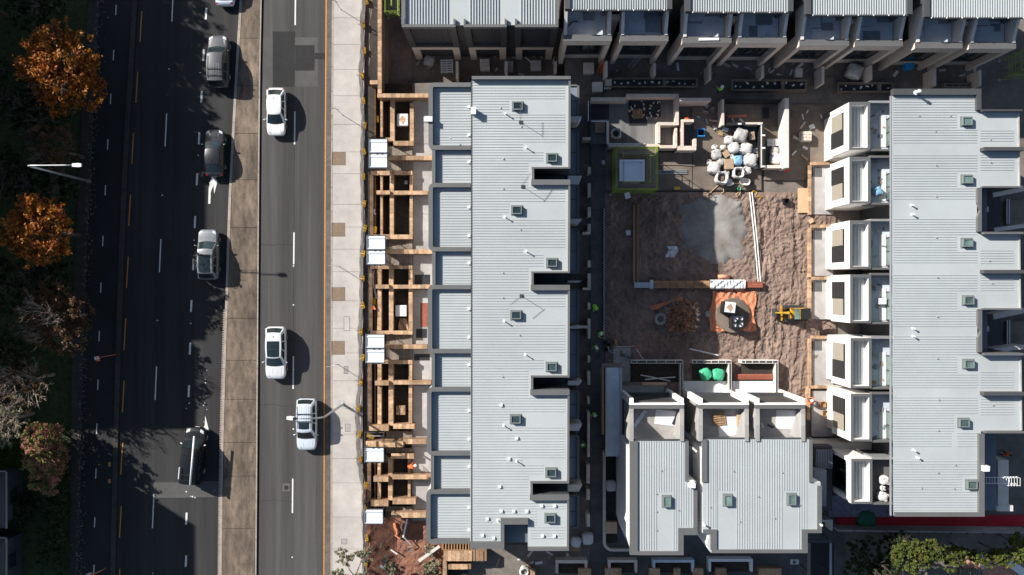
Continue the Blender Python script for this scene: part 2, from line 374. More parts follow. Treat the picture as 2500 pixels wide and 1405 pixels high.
# ---- painted markings and patches (children of their road)
def dash(parent, x, ya, yb, w=3.0, m=None, z=.006, lean=0.0):
    flat(parent, 'lane_dash', m or M['paint'], [(x-w/2-lean*(ya-(ya+yb)/2),ya),(x+w/2-lean*(ya-(ya+yb)/2),ya),(x+w/2-lean*(yb-(ya+yb)/2),yb),(x-w/2-lean*(yb-(ya+yb)/2),yb)], z)
for x, y in [(283,25),(277,135),(270,242),(263,353),(257,465),(251,589),(246,703),(242,821),(239,940),(236,1047),(234,1157),(231,1276),(229,1392)]:
    dash(lane, x, y-12.5, y+12.5, 2.4, z=-.004, lean=.05)
for x, a, b in [(346,-120,-45),(344,28,103),(334,176,252),(324,325,400),(316.5,476,552),(311,627,703),(305,778,855),(301,930,1007),(297,1083,1160),(294,1236,1313),(290.5,1390,1465)]:
    dash(road_w, x, a, b, 2.6, M['paint_or'], lean=.06)
for x, a, b in [(421.5,-30,53),(405,278,358),(391,584,665),(380.5,895,977),(374,1208,1290)]: dash(road_w, x, a, b, 2.8, lean=.045)
for x, y in [(396,477),(384,783),(373.5,1400),(413,169),(489,178),(484,380),(474,587),(466,790),(462,985),(455,1201)]: frect(road_w, 'reflector', M['alu'], x-1.6,y-1.2,x+1.6,y+1.2, .012)
for x, a, b in [(503,20,48),(497,121,149),(492,223,251),(486,324,353),(481,424,453),(476,528,557),(472,632,660),(467,733,762),(464,837,866),(461,941,970),(458,1045,1073),(456.5,1150,1178),(455,1252,1281),(454,1357,1384)]:
    dash(road_w, x, a, b, 4.6, lean=.05)
M['arrow'] = M['paint']
flat(road_w, 'turn_arrow', M['paint'], [(508.5,498),(513.5,498),(514.5,470),(521,452),(523,474),(531,443),(524,432),(517,434),(512,446),(509.5,462)], .006)
flat(road_w, 'turn_arrow', M['paint'], [(501,1015),(510.5,1053),(495,1046),(500,1039)], .006)
for x, a, b in [(722,-120,-60),(721,-5,62),(719.5,273,353),(717.5,568,646),(716,870,950),(714.3,1169,1253),(713.5,1460,1540)]: dash(road_e, x, a, b, 3.4, lean=.01)
for x, y in [(716.5,650),(716.5,745),(717,903),(716,1048),(713.5,1361)]: frect(road_e, 'reflector', M['alu'], x-1.5,y-1.4,x+1.5,y+1.4, .012)
sheet(off(E_or,-1.6), off(E_or,1.8), Y0, Y1, .010).build('edge_line', M['paint_or'], gut)
frect(road_e, 'patch', M['asphalt_old'], 641,92,776,212, .003); 
frect(road_e, 'patch', M['asphalt_new'], 666,77.5,720,212.5, .0065); frect(road_e, 'patch', M['asphalt_new'], 720.5,111,768,173, .0065); frect(road_e, 'patch', M['asphalt_new'], 768.5,130,795,145, .0065)
frect(road_e, 'patch', M['asphalt'], 777,-60,795,1100, .0035)
frect(road_e, 'manhole', M['gutter'], 690,1181,708,1200, .004); frect(road_e, 'manhole_cover', M['asphalt_new'], 694,1186,704,1196, .007)
flat(road_w, 'patch', M['asphalt_old'], [(365,1177),(440,1177),(536,1174),(535,1214),(445,1216),(372,1216)], .003)
# orange and white symbols on the service lane
for x, y in [(267,1134),(267,1175)]: frect(lane, 'orange_symbol', M['paint_or'], x-3,y-5,x+3,y+5, -.003)
for x, y in [(278,1134),(278,1153),(278,1176),(286,979),(276,1253)]: frect(lane, 'white_symbol', M['paint'], x-1.5,y-2,x+1.5,y+2, -.003)
# thin cracks in the asphalt as narrow tar lines
def crack(parent, pts, w=.7, z=.0085):
    for (a, b) in zip(pts[:-1], pts[1:]):
        d = Vector((b[0]-a[0], b[1]-a[1])).normalized(); n_ = Vector((-d.y, d.x)) * w / 2
        flat(parent, 'crack', M['asphalt_new'], [(a[0]+n_.x,a[1]+n_.y),(b[0]+n_.x,b[1]+n_.y),(b[0]-n_.x,b[1]-n_.y),(a[0]-n_.x,a[1]-n_.y)], z)
crack(road_e, [(718.5,355),(717.6,450),(717.2,560)]); crack(road_e, [(716.4,660),(716.2,740),(716,860)])
crack(road_e, [(636,597),(665,600),(690,597),(716,598)]); crack(road_e, [(634,990),(665,987),(700,994),(714,990)]); crack(road_e, [(632,1224),(670,1221),(714,1225)])
crack(road_w, [(372,1177),(420,1178),(536,1174)]); crack(road_w, [(372,1216),(450,1216),(535,1214)])

# ---- site ground: paved lanes, dirt court with real relief, red dirt corner
def vnoise(x, y, s, seed):
    r = np.random.RandomState(seed); T = r.rand(64, 64)
    x = x / s; y = y / s; xi = np.floor(x).astype(int); yi = np.floor(y).astype(int); fx = x - xi; fy = y - yi
    fx = fx*fx*(3-2*fx); fy = fy*fy*(3-2*fy)
    g_ = lambda a, b: T[a % 64, b % 64]
    return (g_(xi,yi)*(1-fx)+g_(xi+1,yi)*fx)*(1-fy) + (g_(xi,yi+1)*(1-fx)+g_(xi+1,yi+1)*fx)*fy - .5
def relief(name, m, x0, y0, x1, y1, z, amp, step=.13, ruts=False, seed=1):
    a, b = P(x0, y1), P(x1, y0)
    nx, ny = int((b.x-a.x)/step)+1, int((b.y-a.y)/step)+1
    X, Y = np.meshgrid(np.linspace(a.x,b.x,nx), np.linspace(a.y,b.y,ny), indexing='ij')
    Z = sum(vnoise(X, Y, s, seed+i) * k for i, (s, k) in enumerate([(3.1,.7),(1.3,.55),(.55,.5),(.27,.42),(.16,.26)])) * amp
    if ruts:
        for rx in (1853, 1868, 1893, 1907, 1936, 1950):
            c = P(rx, 700).x + .35*np.sin(Y*.35+rx); d = np.abs(X-c)
            d = d + .35*vnoise(X,Y,.9,int(rx)%50); mo = np.clip(vnoise(X,Y,2.6,int(rx)%37)*2+.6,0,1.3)
            Z += np.where(d < .28, -.05, 0)*mo*(.6+1.6*(vnoise(X,Y,.3,4)+.5)) + np.where((d > .26) & (d < .52), .055, 0) * (vnoise(X,Y,.35,9)+.6)*mo
        e = np.minimum(np.minimum(X-a.x, b.x-X), np.minimum(Y-a.y, b.y-Y)); Z *= np.clip(e/.5, .15, 1)
    V = np.stack([X, Y, Z + z], -1).reshape(-1, 3)
    idx = np.arange(nx*ny).reshape(nx, ny)
    Fc = np.stack([idx[:-1,:-1], idx[1:,:-1], idx[1:,1:], idx[:-1,1:]], -1).reshape(-1, 4)
    me = bpy.data.meshes.new(name); me.from_pydata(V.tolist(), [], Fc.tolist()); me.materials.append(m)
    o = bpy.data.objects.new(name, me); COL.objects.link(o); return struct(o)
site = struct(MB().poly([(887,-400),(946,-400),(946,204),(1380,196),(1372,-400),(3000,-400),(3000,1900),(887,1900)], 0, -2.7, -.14).build('site_ground', M['paving']))
struct(MB().poly([(944,-400),(1374,-400),(1382,200),(944,206)], 0, -2.75, -2.0).build('sunken_yard', M['slab_brown']))
relief('dirt_court', M['dirt'], 1477, 470, 2040, 985, .06, .34, .11, True, 3)
relief('dirt_corner', M['dirt_red'], 889, 1262, 1090, 1420, .02, .22, .13, False, 8)
relief('dirt_yard', M['dirt'], 946, -20, 1000, 204, -1.9, .2, .15, False, 5)
path = struct(MB().poly([(1441,160),(1476,160),(1476,1405),(1441,1405)], 0, -.2, .02).build('site_path', M['bluestone']))
y = 162
while y < 1400:
    MB().rect(1441.5, y, 1475.5, y+26.5, 0, .0, .055).build('paving_slab', M['bluestone'], path); y += 27
flag = struct(MB().poly([(1398,172),(2160,190),(2160,245),(1476,240),(1476,232),(1398,232)], 0, -.2, -.02).build('cross_lane', M['paving']))
conc = struct(MB().poly([(1476,372),(1860,372),(1860,466),(1476,466)], 0, -.2, .03).build('site_slab', M['slab_brown']))
for (x0,y0,x1,y1) in [(1478,374,1600,464),(1602,374,1689,464),(1691,374,1858,464)]: MB().rect(x0,y0,x1,y1,0,.02,.10).build('slab', M['slab_brown'], conc)
struct(MB().poly([(1690,255),(2040,255),(2040,440),(1865,440),(1865,372),(1690,372)], 0, -.2, .045).build('yard_slab', M['slab_brown']))
struct(MB().poly([(1441,1290),(2060,1290),(2060,1420),(1441,1420)], 0, -.2, .03).build('lower_lane', M['bluestone']))
struct(MB().poly([(1100,1330),(1441,1330),(1441,1420),(1100,1420)], 0, -.2, .0).build('lower_yard', M['paving']))
# sand pile (flattened mound)
def mound(name, m, pts, z0, hgt, parent=None, seed=2, rings=9):
    c = Vector((sum(p[0] for p in pts)/len(pts), sum(p[1] for p in pts)/len(pts)))
    N = 120; base = []
    L = len(pts)
    for j in range(N):
        t = j / N * L; i = int(t); u = t - i
        p = Vector(pts[i % L]).lerp(Vector(pts[(i+1) % L]), u); wp = P(p.x,p.y); p = c + (p-c)*(1+.22*float(vnoise(np.array(wp.x),np.array(wp.y),1.1,seed+7))+.12*float(vnoise(np.array(wp.x),np.array(wp.y),.4,seed+8))); base.append(p)
    vs = []; fs = []
    for k in range(rings + 1):
        s_ = 1 - k / rings
        for j in range(N):
            q = c + (base[j] - c) * s_; p = P(q.x, q.y)
            zz = z0 + hgt * min(1, (1 - s_) * 2.0) * (1 + .25*float(vnoise(np.array(p.x), np.array(p.y), 1.2, seed))) + .12*hgt*float(vnoise(np.array(p.x), np.array(p.y), .35, seed+4))
            vs.append((p.x, p.y, zz if k else z0 - .15))
    for k in range(rings):
        for j in range(N): fs.append((k*N+j, k*N+(j+1)%N, (k+1)*N+(j+1)%N, (k+1)*N+j))
    return MB().add(vs, fs).build(name, m, parent, smooth=True, fix=True)
tag(mound('sand_pile', M['sand'], [(1668,500),(1700,480),(1760,474),(1815,488),(1826,560),(1818,625),(1775,650),(1700,634),(1656,605),(1650,540)], .10, .30), 'flat spread heap of grey sand in the dirt court', 'sand pile')

# ================================================================ BUILDINGS
def ribs_h(parent, x0, x1, y0, y1, step, h, z, excl=(), t=.035, hgt=.036, m=None):
    """standing seams running across (constant y), broken by exclusion rectangles"""
    me = ubox(m or M['rib']); y = y0; n = 0
    while y < y1:
        segs = [(x0, x1)]
        for (a, b, c, d) in excl:
            if b <= y <= d:
                new = []
                for s, e in segs:
                    if c <= s or a >= e: new.append((s, e)); continue
                    if a > s: new.append((s, a))
                    if c < e: new.append((c, e))
                segs = new
        for s, e in segs:
            if e - s < 6: continue
            p, q = P(s, y, h), P(e, y, h)
            inst('roof_rib', me, parent, ((p.x+q.x)/2, p.y, z + hgt/2), (q.x-p.x, t, hgt)); n += 1
        y += step
    return n
def ribs_v(parent, x0, x1, y0, y1, step, h, z, excl=(), t=.035, hgt=.036, m=None):
    me = ubox(m or M['rib']); x = x0
    while x < x1:
        segs = [(y0, y1)]
        for (a, b, c, d) in excl:
            if a <= x <= c:
                new = []
                for s, e in segs:
                    if d <= s or b >= e: new.append((s, e)); continue
                    if b > s: new.append((s, b))
                    if d < e: new.append((d, e))
                segs = new
        for s, e in segs:
            if e - s < 4: continue
            p, q = P(x, s, h), P(x, e, h)
            inst('roof_rib', me, parent, (p.x, (p.y+q.y)/2, z + hgt/2), (t, p.y-q.y, hgt))
        x += step
_sk = {}
def skylight(parent, px, py, h, z, wpx=24, hpx=20, light=False):
    """framed skylight: kerb frame with a recessed pane; mesh shared"""
    key = (wpx, hpx, light)
    if key not in _sk:
        W_, L_ = S(wpx, h), S(hpx, h); fr = MB(); t = .085
        for a in (-1, 1):
            fr.box((a*(W_/2-t/2), 0, .16), (t, L_, .32)); fr.box((0, a*(L_/2-t/2), .16), (W_-2*t, t, .315))
        fr.box((0, 0, .02), (W_+.18, L_+.18, .04))
        pane = MB().box((0,0,.235), (W_-2*t, L_-2*t, .03))
        _sk[key] = (fr.mesh('skylight_frame', M['frame_green']), pane.mesh('skylight_pane', M['glass_green'] if light else M['glass_sky']))
    p = P(px, py, h); f, g_ = _sk[key]
    fo = inst('skylight', f, parent, (p.x, p.y, z)); inst('pane', g_, fo, (0,0,0))
_vent = None
def vent(parent, px, py, h, z, r=.055, hh=.42):
    p = P(px, py, h); mb = MB()
    mb.lathe([(.12,0),(.12,.02),(r*.8,.04),(r*.8,hh),(r*1.25,hh+.005),(r*1.25,hh+.06)], (p.x,p.y,z), 10)
    mb.build('vent_pipe', M['alu'], parent)
def boxvent(parent, px, py, h, z):
    p = P(px, py, h)
    MB().box((p.x,p.y,z+.07), (.23,.22,.12)).box((p.x,p.y,z+.13), (.16,.15,.03)).build('roof_bracket', M['alu'], parent)
def stud(parent, px, py, h, z):
    p = P(px, py, h); MB().lathe([(.09,0),(.09,.03),(.03,.04),(.03,.12)], (p.x,p.y,z), 8).build('anchor_stud', M['steel'], parent)
def antenna(parent, px, py, dx, dy, h, z):
    p = P(px, py, h); mb = MB(); mb.box((p.x,p.y,z+.04), (.28,.28,.08))
    top = Vector((p.x,p.y,z+1.35)); mb.tube([(p.x,p.y,z), top], .022, 6)
    d = Vector((dx, dy, 0)).normalized(); q = Vector((-d.y, d.x, 0))
    mb.tube([top - d*.15, top + d*1.15], .014, 5)
    for i in range(9): c = top + d*(.02 + i*.13); mb.tube([c - q*.14, c + q*.14], .008, 4)
    mb.build('antenna', M['steel_dk'], parent)
def ring(parent, name, pts, h, wpx, z0, z1, m, close=True):
    """parapet pieces following a pixel polyline, each edge its own piece, mitred inwards"""
    n = len(pts); W_ = [P(a, b, h) for a, b in pts]; wd = S(wpx, h)
    A = sum(W_[i].x*W_[(i+1)%n].y - W_[(i+1)%n].x*W_[i].y for i in range(n)) if close else 1
    sg = 1 if A > 0 else -1
    inner = []
    for i in range(n):
        def nrm(a, b): d = (b-a).xy.normalized(); return Vector((-d.y, d.x))*sg
        if close or 0 < i < n-1:
            n1 = nrm(W_[i-1], W_[i]); n2 = nrm(W_[i], W_[(i+1)%n])
        elif i == 0: n1 = n2 = nrm(W_[0], W_[1])
        else: n1 = n2 = nrm(W_[-2], W_[-1])
        k = 1 + n1.dot(n2); off_ = (n1+n2)/k if k > .15 else n1
        inner.append(W_[i].xy + off_*wd)
    for i in range(n if close else n-1):
        j = (i+1) % n
        MB().prism([W_[i].xy, W_[j].xy, inner[j], inner[i]], z0, z1).build(name, m, parent)
def rounded(x0, y0, x1, y1, r, left=True, n=5):
    """pixel outline rounded on its two left corners"""
    pts = [(x1, y0)]
    for k in range(n+1):
        a = math.pi/2*k/n; pts.append((x0 + r - r*math.sin(a), y0 + r - r*math.cos(a)))
    for k in range(n+1):
        a = math.pi/2*k/n; pts.append((x0 + r - r*math.cos(a), y1 - r + r*math.sin(a)))
    pts.append((x1, y1)); return pts
def window(parent, c, n, wd, hg, m=None, bars=1, fm=None):
    """window on a vertical wall: c centre on the wall face, n outward normal (2D)"""
    n = Vector((n[0], n[1], 0)).normalized(); t = Vector((-n.y, n.x, 0)); c = Vector(c)
    Mx = Matrix((t, n, Vector((0,0,1)))).transposed(); f = MB()
    for s in (-1, 1):
        f.box(c + t*s*(wd/2-.03) + n*.03, (.06,.10,hg), M=Mx); f.box(c + Vector((0,0,s*(hg/2-.03))) + n*.03, (wd-.125,.10,.06), M=Mx)
    for b in range(bars): f.box(c + t*(-wd/2 + wd*(b+1)/(bars+1)) + n*.03, (.045,.09,hg-.13), M=Mx)
    o = f.build('window', fm or M['steel_dk'], parent)
    MB().box(c + n*.012, (wd-.12,.02,hg-.12), M=Mx).build('pane', m or M['glass'], o)

# ---------------- L: the long row of townhouses along the footpath
ZL = 10.9
L = thing('townhouse_row', 'long pale grey roofed townhouse row with rounded bays beside the street', 'building')
xr = lambda y: 1393 - (y-188)*.0035
outl = [(1152,190),(1393,188)]
NOT = [(412,439),(667,696),(922,952),(1181,1209)]
for a, b in NOT: outl += [(xr(a),a),(1303-(a-412)*.0045,a),(1303-(a-412)*.0045,b),(xr(b),b)]
outl += [(1389,1345),(1289,1345),(1289,1281),(1231,1281),(1231,1340),(1147,1340)]
MB().poly(outl, ZL, -.1, ZL-.42).build('wall', M['char'], L)
MB().poly(outl, ZL, ZL-.42, ZL-.36).build('roof_sheet', M['roof'], L)
zr = ZL-.36
# parapets: north, east, round each notch, south
bx('parapet', M['cap'], L, 1152,187,1393,194.5, ZL, ZL-.5, ZL+.12)
ys = [188] + [v for ab in NOT for v in ab] + [1345]
for i in range(0, len(ys), 2):
    a, b = ys[i], ys[i+1]
    t0 = a + (7 if i == 0 else 13.5); 
    strip('parapet', M['cap'], L, P(xr(a)-2.2, t0, ZL), P(xr(b)-2.2, b-4 if i < len(ys)-2 else b-7.5, ZL), S(4.8,ZL), ZL-.5, ZL)
    if i: bx('parapet', M['cap'], L, 1297-(a-412)*.0045, a, xr(a), a+13, ZL, ZL-.6, ZL+.06)
    if i < len(ys)-2:
        bx('parapet', M['cap'], L, 1297-(a-412)*.0045, b-4, xr(b), b, ZL, ZL-.6, ZL)
        bx('parapet', M['cap'], L, 1297.5-(a-412)*.0045, b+.2, 1303-(a-412)*.0045, ys[i+2]-.2, ZL, ZL-.6, ZL+.03)
        # dark lightwell floor below the notch
        bx('lightwell_roof', M['char'], L, 1303,b+1,1386,ys[i+2]-1, ZL, 6.6, 7.0)
bx('parapet', M['cap'], L, 1289,1338,1389,1345.5, ZL, ZL-.6, ZL); bx('parapet', M['cap'], L, 1147,1325,1222,1340.5, ZL, ZL-.6, ZL)
bx('parapet', M['cap'], L, 1222.2,1267,1231,1340.5, ZL, ZL-.6, ZL+.03); bx('parapet', M['cap'], L, 1231.2,1267,1289,1281, ZL, ZL-.6, ZL+.03)
bx('lower_roof', M['bluegrey'], L, 1231,1281,1290,1326, 9.8, 9.4, 9.65)
ribs_v(L, 1234,1288,1283,1325,7, 9.8, 9.65, m=M['bluegrey'])
bx('gutter', M['steel_dk'], L, 1149.5,195,1152.0,1325, ZL, ZL-.5, ZL-.33)
SKL = [(1264,258),(1348,385),(1262,513),(1348,642),(1260,770),(1347,897),(1259,1025),(1346,1156)]
ex = []
for (x, y) in SKL:
    if x < 1300: ex += [(1242,y-18,1400,y+20),(1224,y+8,1262,y+20)]
    else: ex += [(1326,y-22,1400,y+24),(1275,y-34,1400,y-20),(1289,y+8,1400,y+70)]
ex += [(1310,1250,1400,1287),(1222,1262,1294,1340),(1200,1268,1225,1280)]
ribs_h(L, 1152, 1379.5, 199, 1323, 6.62, ZL, zr, ex)
for (x, y) in SKL + [(1344,1268)]: skylight(L, x, y, ZL, zr)
for (x, y) in [(1234,277),(1285,360),(1233,530),(1285,614),(1231,785),(1283,867),(1230,1041),(1261,1128),(1215,1274)]: vent(L, x, y, ZL, zr)
for (x, y) in [(1222,262),(1273,308),(1229,387),(1229,461),(1271,561),(1228,667),(1228,728),(1269,820),(1227,921),(1100,336)]: stud(L, x, y, ZL, zr)
for (x, y, dx, dy) in [(1271,297,0,1),(1276,455,.55,.8),(1273,723,-.75,-.6)]: antenna(L, x, y, dx, dy, ZL, zr)
for (x, y) in [(1224,991),(1262,1072),(1243,1123),(1220,1191),(1190,1270),(1205,1317),(1178,1310),(1224,1251),(1255,1251),(1287,1251),(1323,1238),(1355,1238),(1325,1312),(1354,1312)]: boxvent(L, x, y, ZL, zr)
p = P(1156,272,ZL); MB().box((p.x,p.y,zr+.3), (.36,.5,.6)).box((p.x,p.y,zr+.63), (.42,.56,.06)).build('cowl', M['alu'], L)
# rounded bays on the street side
PODS = [(1046,202,366,10.5),(1054.5,366,447,8),(1046,447,614,10.5),(1055,614,696,8),(1044.5,696,863,10.5),(1053.5,863,946,8),(1042.5,946,1113,10.5),(1051.5,1113,1196,8),(1040.5,1196,1328,10.5)]
ZP = 10.4
for i, (x0, y0, y1, wd) in enumerate(PODS):
    big = i % 2 == 0; zt = ZP if big else ZP-.05
    o_ = rounded(x0, y0, 1149.3, y1, 14 if big else 3)
    b = MB().poly(o_, ZP, 2.9 if big else -.05, zt-.48).build('bay', M['offw'], L)
    MB().poly(o_, ZP, zt-.48, zt-.42).build('bay_roof', M['roof'], b)
    if big: ring(b, 'bay_parapet', o_[:-1] + [o_[-1]], ZP, wd, zt-.55, zt, M['cap'], close=False)
    else:
        strip('bay_parapet', M['cap'], b, P(x0+4,y0+.2,ZP), P(x0+4,y1-.2,ZP), S(8,ZP), zt-.55, zt)
    ribs_h(b, x0+wd+2, 1148, y0+(12 if big else 5), y1-(11 if big else 4), 6.62, ZP, zt-.42)
    nz_ = 2 if big else 1
    for q in range(nz_): boxvent(b, 1145, y0+(y1-y0)*(.35+.42*q), ZP, zt-.42)
    if big:   # tall windows in the bay front (seen from the street side)
        w0 = P(x0,(y0+y1)/2,ZP)
        for zc in (4.6, 7.7): window(b, (w0.x-.003, w0.y, zc), (-1,0), S(y1-y0,ZP)*.62, 2.1, bars=2)
p = P(1048,292,ZP); MB().box((p.x,p.y,ZP-.25), (.55,.42,.9)).box((p.x-.36,p.y,ZP-.1), (.16,.36,.5)).build('cowl', M['alu'], L)
# ground-floor wall and doors behind the terrace, under the bays
for i, (x0, y0, y1, wd) in enumerate(PODS):
    bx('ground_floor', M['offw'], L, 1090,y0+1,1150,y1-1, ZP, -.05, 2.88) if i % 2 == 0 else None
# east side: first-floor roofs with pale edges
EAST = [(208,283),(318,425),(440,535),(560,666),(708,789),(808,924),(956,1022),(1066,1172),(1212,1290)]
for (a, b) in EAST:
    e = bx('annex', M['char'], L, 1380,a,1413,b, 6.4, -.05, 6.0)
    bx('annex_roof', M['bluegrey'], L, 1380,a+2,1411,b-2, 6.4, 6.0, 6.15)
    bx('annex_gutter', M['cap'], L, 1409,a+.5,1414.5,b-.5, 6.4, 5.9, 6.3); bx('annex_edge', M['cap'], L, 1380,b-1.8,1408.8,b+3, 6.4, 5.9, 6.3); bx('annex_edge', M['cap'], L, 1380,a-2,1408.8,a+1.8, 6.4, 5.9, 6.28)
    bx('annex_seam', M['char'], L, 1386,(a+b)/2-.6,1408,(a+b)/2+.6, 6.4, 6.15, 6.19)
for (a, b) in [(285,297),(430,450),(535,547),(686,690),(797,803),(930,941),(1036,1052),(1184,1200)]:
    pts = [P(1386,a,6.4), P(1421,a,6.4), P(1413,b,6.4), P(1386,b,6.4)]; MB().prism(pts, 3.5, 6.5).build('fin_wall', M['offw'], L)

# ---------------- R: the east row with white bays
ZR = 10.1
R = thing('townhouse_row', 'grey roofed townhouse row with white boxed bays facing the dirt court', 'building')
ro = [(2181,219),(2396,219),(2396,270),(2492,270),(2493,458),(2390,458),(2390,568),(2494,568),(2496,756),(2391,756),(2391,863),(2497,863),(2499,1055),(2400,1055),(2403,1262),(2186,1262)]
MB().poly([(max(2226,x),y) for x,y in ro], ZR, -.1, ZR-.36).build('wall', M['char'], R); MB().poly([(2183,222),(2226,222),(2226,1259),(2188,1259)], ZR, ZR-.5, ZR-.36).build('eave_soffit', M['char'], R); MB().poly(ro, ZR, ZR-.36, ZR-.3).build('roof_sheet', M['roof'], R)
zr2 = ZR-.3
bx('parapet', M['cap_dk'], R, 2181,217,2396,232, ZR, ZR-.5, ZR); bx('parapet', M['cap_dk'], R, 2385,232.2,2396,269, ZR, ZR-.5, ZR)
bx('parapet', M['cap_dk'], R, 2395,269.2,2492,273, ZR, ZR-.5, ZR+.25)
for (a, b) in [(361,369.5),(659.5,668),(957,965)]: bx('fin', M['cap_dk'], R, 2397,a,2497,b, ZR, ZR-.32, ZR+.35)
for (x, a, b) in [(2388,458,568),(2389,756,863)]:
    m_ = (a+b)/2
    MB().poly([(x-1,a+2),(x+9,a+2),(x+9,m_),(x+7,m_),(x-1,m_-17)], ZR, ZR-.55, ZR).build('parapet', M['cap'], R); MB().poly([(x-1,b-2),(x+9,b-2),(x+9,m_+.3),(x+7,m_+.3),(x-1,m_+17)], ZR, ZR-.55, ZR).build('parapet', M['cap'], R)
    bx('parapet', M['cap'], R, x+10,a-3,2493,a+1, ZR, ZR-.55, ZR+.1); bx('parapet', M['cap'], R, x+10,b-1,2494,b+4.5, ZR, ZR-.55, ZR+.3)
    bx('lower_roof', M['bluegrey'], R, x+10,a+2,x+28,b-2, 8.6, 6.6, 8.2); ribs_h(R, x+10, x+27, a+6, b-4, 6.5, 8.6, 8.2, m=M['bluegrey'])
    bx('lightwell_floor', M['char'], R, x+29,a+2,x+65,b-2, 3.0, -.05, 2.4)
    bx('cowl', M['alu'], R, x+33,a+43,x+48,a+56, 5.0, 2.4, 3.6)
    p = P(x+36,a+18,6); q = P(2500,a+2,6); MB().beam((p.x,p.y,5.2),(q.x,q.y,5.2),.5,1.6).build('wing_wall', M['beige_brick'], R)
    p = P(x+38,b-6,6); q = P(2500,b-16,6); MB().beam((p.x,p.y,5.2),(q.x,q.y,5.2),.35,1.8).build('wing_wall', M['offw'], R)
    for k in (0, 1): p = P(x+75+k*6,a+27,3.5); q = P(x+75+k*6,b-22,3.5); MB().tube([(p.x,p.y,3.2),(q.x,q.y,3.2)], .05, 6).build('rail', M['alu'], R)
    bx('lightwell_planter', M['slab_brown'], R, x+78,a+30,2520,b-20, 1, -.05, .6)
bx('parapet', M['cap'], R, 2391,1060,2404,1262, ZR, ZR-.5, ZR); bx('parapet', M['cap'], R, 2186,1253,2390.8,1262, ZR, ZR-.5, ZR)
bx('parapet', M['cap'], R, 2404.2,1053,2499,1058, ZR, ZR-.5, ZR+.1); bx('gutter', M['steel'], R, 2178.5,232.5,2180.8,1262, ZR, ZR-.5, ZR-.28)
strip('edge_flashing', M['concrete_pale'], R, P(2491,274,ZR), P(2493,457,ZR), S(3,ZR), ZR-.35, ZR-.2); strip('edge_flashing', M['concrete_pale'], R, P(2493,573,ZR), P(2495,755,ZR), S(3,ZR), ZR-.35, ZR-.2); strip('edge_flashing', M['concrete_pale'], R, P(2496,868,ZR), P(2498,1052,ZR), S(3,ZR), ZR-.35, ZR-.2)
SKR = [(2363,296),(2364,438),(2364,593),(2367,734),(2368,890),(2356,1034),(2375,1185)]
exr = []
for (x, y) in SKR[:6]: exr += [(2340 if x > 2360 else 2332, y-20, 2600, y+20)]
exr += [(2352,1163,2390,1202),(2160,348,2600,377),(2160,490,2600,530),(2160,646,2600,672),(2160,798,2600,822),(2160,950,2600,970),(2160,1092,2600,1126),(2326,1060,2341,1092)]
ribs_h(R, 2184, 2390, 235, 1250, 6.25, ZR, zr2, exr)
for (a, b) in [(318,348),(377,420),(612,646),(672,714),(910,950),(970,1014)]: ribs_h(R, 2398, 2480, a, b, 6.25, ZR, zr2)
for (x, y) in SKR: skylight(R, x, y, ZR, zr2, 24, 20, True)
for (x, y) in [(2229,501),(2231,524),(2233,803),(2233,822),(2234,1101),(2243,1119)]: vent(R, x, y, ZR, zr2, .07, .3)
for (x, y) in [(2248,282),(2325,282),(2288,320),(2423,340),(2290,403),(2424,396),(2290,479),(2290,580),(2420,637),(2293,678),(2427,692),(2293,774),(2293,877),(2296,978),(2429,991),(2295,1053),(2337,1138),(2295,1157),(2254,1195),(2334,1196)]: stud(R, x, y, ZR, zr2)
p = P(2236,227,ZR); MB().lathe([(.2,0),(.2,.05),(.09,.1),(.09,.5),(.16,.55),(.12,.7)], (p.x,p.y,ZR), 10).build('vent_pipe', M['alu'], R)
p = P(2403,1143,ZR); MB().box((p.x,p.y,ZR+.1), (.5,.45,.5)).box((p.x+.3,p.y,ZR), (.18,.34,.4)).build('cowl', M['alu'], R)
bx('lower_roof', M['bluegrey'], R, 2404,1060,2440,1250, 8.5, 6.0, 8.0); ribs_h(R, 2404, 2439, 1064, 1248, 6.5, 8.5, 8.0, m=M['bluegrey'])
bx('end_wall', M['offw'], R, 2440,1125,2466,1250, 7.5, -.05, 7.3); bx('end_wall', M['offw'], R, 2438,1236,2476,1250, 7.5, -.05, 7.36)
